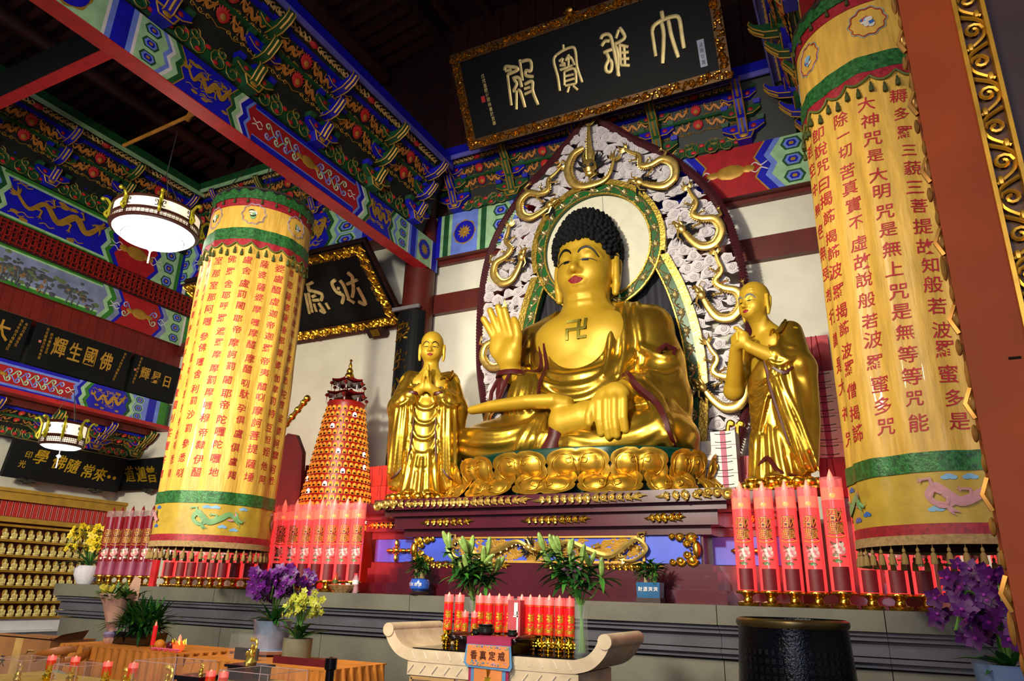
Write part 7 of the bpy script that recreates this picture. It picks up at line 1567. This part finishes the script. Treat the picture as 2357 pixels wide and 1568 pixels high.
bq = thing('wrapped_bouquet', 'lily bouquet wrapped in pale pink paper standing on the orange table', 'flowers', (-6.95, 5.05, 1.02)); q = MB().lathe([(.03, 0), (.045, .03), (.03, .1), (.06, .2), (.1, .33), (.13, .42)], (0, 0, 0), 14, cap=False, wob=lambda a, z: 1 + .1 * math.sin(5 * a + z * 9)); q.add([(.0, .03, .38), (.14, .05, .36), (.12, .06, .55), (.05, .06, .58)], [(0, 1, 2, 3)]); build('pink_paper', q, mat('pink_paper', '#d8a890', .7, var=.1), bq); bq.scale = (1.4, 1.4, 1.1)
q = MB(); [leaf(q, (rnd.uniform(-.08, .08), rnd.uniform(-.06, .06), .35), (rnd.uniform(-1, 1), rnd.uniform(-1, .6), rnd.uniform(.5, 1.5)), rnd.uniform(.1, .2), .04, .8, rnd.choice((0, 1, 2))) for _ in range(130)]; o = build('foliage', q, [LEAFD, LEAFM, BUDG], bq, ang=2); o['kind'] = 'stuff'
bl = build('lily_bud', MB().ball((0, 0, .05), (.018, .018, .055), 7, 5), mat('yellow_bud', '#c8b83a', .5), None); COL.objects.unlink(bl); [inst(bl, (rnd.uniform(-.09, .09), -.05 + rnd.uniform(-.05, .05), .4), (rnd.uniform(-.6, .6), rnd.uniform(-.6, .6), 0), 1, bq) for _ in range(9)]
q = MB().lathe([(.035, .05), (.05, .08), (.03, .1)], (0, -.01, 0), 10); build('lilac_ribbon', q, mat('lilac_ribbon', '#9a92c0', .5), bq)
pl = thing('dark_planter', 'bushy green plant in a low glossy black planter with figurines, on the orange table', 'plant', (-6.68, 5.15, 1.02)); q = MB().box((0, 0, .06), (.5, .22, .11), tp=1.06); build('planter', q, mat('black_glaze', '#0e1412', .12, var=.1, coat=.5), pl); q = MB(); [q.lathe([(.012, 0), (.014, .04), (.008, .06), (.012, .075), (0, .085)], (-.2 + .05 * k, -.1, .115), 8) for k in range(4)]; build('row_of_figurines', q, mat('grey_ceramic', '#a8a898', .4), pl)
q = MB().lathe([(.04, .11), (.045, .2), (.02, .24), (.0, .26)], (.12, -.02, 0), 10); build('pagoda_ornament', q, mat('ornament_rose', '#8a5a4a', .6), pl)
q = MB(); [leaf(q, (rnd.uniform(-.2, .2), rnd.uniform(-.06, .06), .12), (rnd.uniform(-1, 1), rnd.uniform(-.8, .6), rnd.uniform(.6, 2.4)), rnd.uniform(.16, .38), .045, rnd.uniform(.6, 1.8), rnd.choice((0, 0, 1))) for _ in range(420)]; o = build('foliage', q, [LEAFD, LEAFM], pl, ang=2); o['kind'] = 'stuff'
RC = thing('red_candle', 'slim red candle on a gold foot on the orange table beside the orange', 'candle', (-6.15, 4.9, 1.02)); q = MB().lathe([(.02, .03), (.02, .2), (0, .2)], (0, 0, 0), 12); build('wax', q, CTUB, RC); q = MB().lathe([(.018, 0), (.02, .01), (.01, .02), (.024, .035)], (0, 0, 0), 12); build('gold_foot', q, GB, RC); q = MB().lathe([(.01, .2), (.008, .225), (0, .24)], (0, 0, 0), 8); build('flame_tip', q, FLM, RC)
og = thing('orange', 'single orange on the orange table beside the red candle', 'fruit', (-6.03, 4.88, 1.02)); q = MB().ball((0, 0, .045), (.048, .048, .045), 14, 9); build('peel', q, mat('orange_peel', '#e08a20', .5, var=.06, bump=.2, bscale=120), og); q = MB().ball((0, 0, .09), .008, 6, 4); build('stalk', q, LEAFD, og)
ap = thing('dark_plum', 'dark red round fruit behind the pink lotus cups', 'fruit', (-5.93, 4.92, 1.02)); q = MB().ball((0, 0, .04), (.042, .042, .04), 12, 8); build('skin', q, mat('plum_skin', '#5a1020', .3, var=.1), ap); q = MB().tube([(0, 0, .075), (.005, 0, .095)], .004, 5); build('stalk', q, DWOOD, ap)
lp = thing('lotus_lamp', 'glowing orange lotus lamp on the orange table', 'lamp', (-5.78, 4.88, 1.02)); q = MB().lathe([(.03, 0), (.05, .03), (.055, .08), (.04, .09), (0, .09)], (0, 0, 0), 16); build('cup', q, mat('orange_glow', '#f07838', .3, emit=.6, ecol='#ff6a30'), lp); q = MB(); [flame(q, (.05 * math.cos(k * PI / 4), .06), (.3 * math.cos(k * PI / 4), 1), .05, .035, 0, .05 * math.sin(k * PI / 4)) for k in range(8)]; build('petal_rim', q, GB, lp); q = MB().lathe([(.016, .08), (.014, .12), (0, .145)], (0, 0, 0), 8); build('flame_tip', q, FLM, lp)
LPK = mat('pink_lotus_cup', '#e8789a', .35, emit=.15, ecol='#ff5a8a')
for k in range(5):
    t = thing('lotus_cup', 'little pink lotus cup on the orange table, %s of five' % ('leftmost', 'second from the left', 'middle one', 'second from the right', 'rightmost')[k], 'cup', (-6.0 + .075 * k, 4.8, 1.02), 0, 'pink lotus cups'); q = flower(8, .034, 1.0, 0, 0); q.V = [(x, y, z + .004) for x, y, z in q.V]; build('petals', q, LPK, t)
# ---------------------------------------------------------------- things along the bottom edge
YCL = mat('yellow_cloth', '#c8a840', .7, var=.1)
skirt('front_table', 'nearest table under a cloth carrying candle lamps and acrylic cases', -6.75, -3.2, 3.3, 4.3, .84, 5)
o = [x for x in bpy.data.objects if x.name.startswith('pleated_skirt')][-1]; o.data.materials[0] = YCL; o = [x for x in bpy.data.objects if x.name.startswith('cloth_top')][-1]; o.data.materials[0] = YCL
cg = slim(.24, .032); wh = ['leftmost', 'second from the left', 'third from the left', 'fourth from the left', 'left of the close pair', 'right of the close pair']
for i, (px, py) in enumerate(((122, 1508), (176, 1511), (250, 1522), (309, 1525), (487, 1543), (516, 1545))):
    o = cg if i == 0 else copy_tree(cg); P = at(px, py, Y=3.8); o.location = (P[0], 3.8, .84); o.scale = (1, 1, (P[2] + .0 - .84) / .24 * 1.0); o.rotation_euler = (0, 0, .9); o['group'] = 'red candle lamps along the bottom edge'; o['label'] = 'red candle lamp with clear collar on the nearest table, %s' % wh[i]
ACR = mat('clear_acrylic', '#d8d4dc', .03, var=0, alpha=.07, spec=.5); ACE = mat('acrylic_edge', '#e0c8cc', .1, var=0, alpha=.6)
def acr(label, x0, x1, y0, y1, z0, z1, fig=True):
    t = thing('acrylic_case', label, 'case', ((x0 + x1) / 2, (y0 + y1) / 2, z0)); w, d, h = x1 - x0, y1 - y0, z1 - z0; q = MB().box((0, 0, h / 2), (w, d, h)); build('clear_box', q, ACR, t, False); q = MB()
    for sx in (-1, 1):
        for sy in (-1, 1): q.box((sx * w / 2, sy * d / 2, h / 2), (.004, .004, h))
        q.box((sx * w / 2, 0, h), (.004, d, .004)); q.box((0, sx * d / 2, h), (w, .004, .004))
    build('edges', q, ACE, t, False)
def figurine(label, loc, s_=1.0):
    t = thing('gold_figurine', label, 'figurine', loc); q = MB().lathe([(.05, 0), (.055, .02), (.04, .05), (.045, .08), (.03, .12), (.02, .13)], (0, 0, 0), 12, wob=lambda a, z: 1 + .15 * math.sin(3 * a + 40 * z)); q.ball((0, 0, .15), (.022, .022, .028), 8, 6); q.tube(catmull([(.03, 0, .1), (.055, -.01, .14), (.05, 0, .19), (.02, .01, .22)], 4), .012, 6); q.ball((-.035, -.02, .09), (.02, .02, .03), 7, 5); [flame(q, (.0 + .012 * k, .2), (.15 * k, 1), .05, .02, 0, 0) for k in (-2, -1, 0, 1, 2)]
    q.V = [(x * s_, y * s_, z * s_) for x, y, z in q.V]; build('figure', q, mat('figurine_gold', '#d8b850', .3, .8, var=.1), t); q = MB().lathe([(.05 * s_, -.001), (.055 * s_, .012 * s_)], (0, 0, 0), 14); build('plinth', q, GOLDP, t)
def block(name, label, c, d, m_):
    t = thing(name, label, 'stand', (c[0], c[1], c[2])); q = MB().box((0, 0, d[2] * .42), (d[0] * .85, d[1] * .85, d[2] * .84)); build('body', q, m_, t, False); q = MB().box((0, 0, d[2] * .92), (d[0], d[1], d[2] * .16)); build('top_slab', q, m_, t, False)
EB = mat('black_stand_lacquer', '#16121a', .2, var=.08, coat=.3)
tag(build('cloth_block', MB().box((-4.05, 4.05, .91), (.42, .3, .138)), YCL, None, False), 'yellow cloth covered block under the black stand of the gold figurine', 'block')
block('display_stand', 'black lacquer stand with a gold dragon figurine on top', (-4.06, 4.05, .98), (.28, .2, .1), EB); figurine('gold dragon figurine on the taller black stand', (-4.06, 4.05, 1.081), .72)
block('display_stand', 'small black stand with a low gold figurine, left of the close pair of candles', (-4.32, 3.85, .84), (.24, .2, .17), EB); figurine('low gold figurine on the small black stand', (-4.3, 3.85, 1.011), .3)
acr('clear acrylic case with a red glint right of the black figurine stand', -3.86, -3.45, 3.6, 3.95, .84, 1.09); figurine('little gold figurine inside the right acrylic case', (-3.62, 3.75, .842), .75)
acr('clear acrylic case glowing pink behind the third candle', -4.86, -4.44, 3.75, 4.1, .84, 1.075); figurine('gold figurine inside the pink glowing acrylic case', (-4.68, 3.9, .842), .85)
acr('small clear acrylic case beside the second candle', -5.6, -5.33, 3.65, 3.9, .84, 1.01); acr('clear acrylic case with a gold bell shaped figurine at the lower left', -6.45, -6.08, 3.7, 4.0, .84, 1.0); figurine('gold bell shaped figurine in the leftmost acrylic case', (-6.25, 3.8, .842), .5); figurine('gold figurine between the third and fourth candles', (-5.02, 3.82, .842), .7)
t = thing('clock_case', 'clear case with a small glowing digit display on the orange table', 'clock', (-4.98, 4.86, 1.0)); q = MB().box((0, .06, .1), (.34, .1, .2)); build('clear_box', q, ACR, t, False); q = MB().box((.02, .03, .05), (.26, .02, .09)); build('dark_display', q, INK, t, False); q = MB(); [q.box(c_, d_) for c_, d_ in (((.07, .018, .085), (.03, .004, .006)), ((.085, .018, .07), (.006, .004, .03)), ((.085, .018, .04), (.006, .004, .02)), ((.07, .018, .03), (.03, .004, .006)), ((.13, .018, .06), (.008, .004, .01)), ((.13, .018, .08), (.008, .004, .01)))]; build('lit_digits', q, mat('led_white', '#ffffff', .5, emit=2.0, var=0), t, False)
t = thing('barrier_post', 'black belt barrier post with a dark red belt in front of the orange table', 'barrier', (-3.6, 4.35, 0)); q = MB().lathe([(.16, 0), (.16, .02), (.03, .04), (.03, 1.05), (.042, 1.06), (.042, 1.13), (0, 1.14)], (0, 0, 0), 18); build('post', q, mat('black_metal', '#15151c', .25, .7), t); q = MB().box((-.28, .0, 1.09), (.52, .006, .05)); build('belt', q, mat('dark_red_belt', '#6a0c14', .6), t, False)
t = thing('cardboard_box', 'brown cardboard box with open flap at the lower left below the statuette shelves', 'box', (-8.5, 5.35, .45)); q = MB().box((0, 0, .27), (1.08, .5, .54)); build('carton', q, mat('cardboard', '#8a5a30', .8, var=.08, scale=4), t, False); q = MB().box((0, -.2, .56), (1.06, .12, .01)); q.add([(.54, -.25, .54), (.54, .1, .54), (.62, .1, .64), (.62, -.2, .6)], [(0, 1, 2, 3)]); build('flap', q, mat('cardboard', '#8a5a30'), t, False); q = MB().box((.0, -.252, .27), (.14, .004, .54)); q.tube([(.16, -.255, .4), (.2, -.26, .43), (.3, -.255, .43)], .008, 4); build('tape', q, mat('pale_tape', '#b08a50', .5), t, False); q = MB(); [write(q, ch, lambda x, y, d, k=k: (-.34 + .12 * k + x, -.254, .3 + y), .1, .12, 0, .01) for k, ch in enumerate('福天')]; build('box_print', q, INK, t, False)
tag(build('box_stool', MB().box((-8.5, 5.35, .22), (.9, .45, .45)), DWOOD, None, False), 'dark stool under the cardboard box', 'stool')
t = thing('wooden_chair', 'light wooden chair with a rounded back and yellow cushion behind the nearest table', 'chair', (-6.95, 4.55, 0)); WD = mat('orange_wood', '#b06a30', .4, var=.15, scale=4)
q = MB(); A = [(.26 * math.cos(a), .2 * math.sin(a) + .02, .93 + .05 * math.sin(a)) for a in np.linspace(-.5, PI + .5, 22)]; q.tube(A, .016, 6, flat=2.4, up=(0, 0, 1)); build('curved_back', q, WD, t); q = MB().box((0, 0, .46), (.46, .44, .04)); build('seat', q, WD, t, False)
for sx in (-1, 1):
    for sy in (-1, 1): q = MB().tube([(sx * .2, sy * .18, 0), (sx * .21, sy * .19, .46 if sy < 0 else .9)], .018, 6); build('leg', q, WD, t)
q = MB().ball((0, 0, .55), (.2, .18, .09), 12, 8); build('cushion', q, mat('yellow_cushion', '#c0a020', .8), t); q = MB().ball((0, -.02, .72), (.19, .14, .1), 12, 8); build('patterned_wrap', q, mat('patterned_fabric', '#6a8a5a', .7, var=.5, scale=14, col2='#c8c0d0'), t)
# ---------------------------------------------------------------- carved screen post at the right edge
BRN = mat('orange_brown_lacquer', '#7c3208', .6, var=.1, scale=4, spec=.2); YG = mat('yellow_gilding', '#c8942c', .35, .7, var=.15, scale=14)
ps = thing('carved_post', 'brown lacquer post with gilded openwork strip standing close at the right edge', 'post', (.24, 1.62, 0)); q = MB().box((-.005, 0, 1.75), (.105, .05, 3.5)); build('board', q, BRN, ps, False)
q = MB().box((.075, .005, 1.75), (.056, .03, 3.5)); build('strip_ground', q, mat('strip_brown', '#4a2c18', .6), ps, False); q = MB()  # dark brown ground behind the gilded openwork
for x in (.048, .1): q.box((x, -.018, 1.75), (.008, .03, 3.5))
build('gilded_rails', q, YG, ps, False)
q = MB()
for i in range(26):
    z = 1.2 + i * .085; s_ = 1 if i % 2 else -1
    q.tube([(.074 + a, -.02, z + b_) for a, b_ in spiral((0, 0), .019, 1.3, 0 if s_ > 0 else PI, s_, 12, .2)], .0045, 5); q.tube(catmull([(.074 - s_ * .02, -.02, z - .05), (.074 + s_ * .016, -.02, z - .02), (.074 + s_ * .018, -.02, z + .02), (.074 - s_ * .02, -.02, z + .045)], 4), .0045, 5); q.ball((.074 + s_ * .012, -.02, z + .042), (.008, .008, .012), 6, 4)
build('openwork_scrolls', q, YG, ps)
q = MB()
for i in range(40):
    z = 1.1 + i * .058; q.ball((-.062 + .004 * math.sin(i * 2.1), -.012, z), (.006 + .003 * (i % 3 == 0), .012, .018 if i % 4 else .03), 7, 5); 
    if i % 3 == 0: q.tube([(-.06, -.015, z - .03), (-.072, -.015, z), (-.06, -.015, z + .03)], .006, 5)
o = build('bead_edge', q, mat('worn_gold_edge', '#9a7034', .4, .6, var=.2), ps); o['kind'] = 'stuff'; q = MB().box((.3, .03, 1.75), (.38, .06, 3.5)); build('dark_frame', q, DWOOD, ps, False); q = MB().box((-.005, -.026, 1.0), (.105, .004, .0)); q.tube([(.01, -.027, 2.05), (.03, -.027, 2.05)], .0025, 4); build('scratch', q, INK, ps)
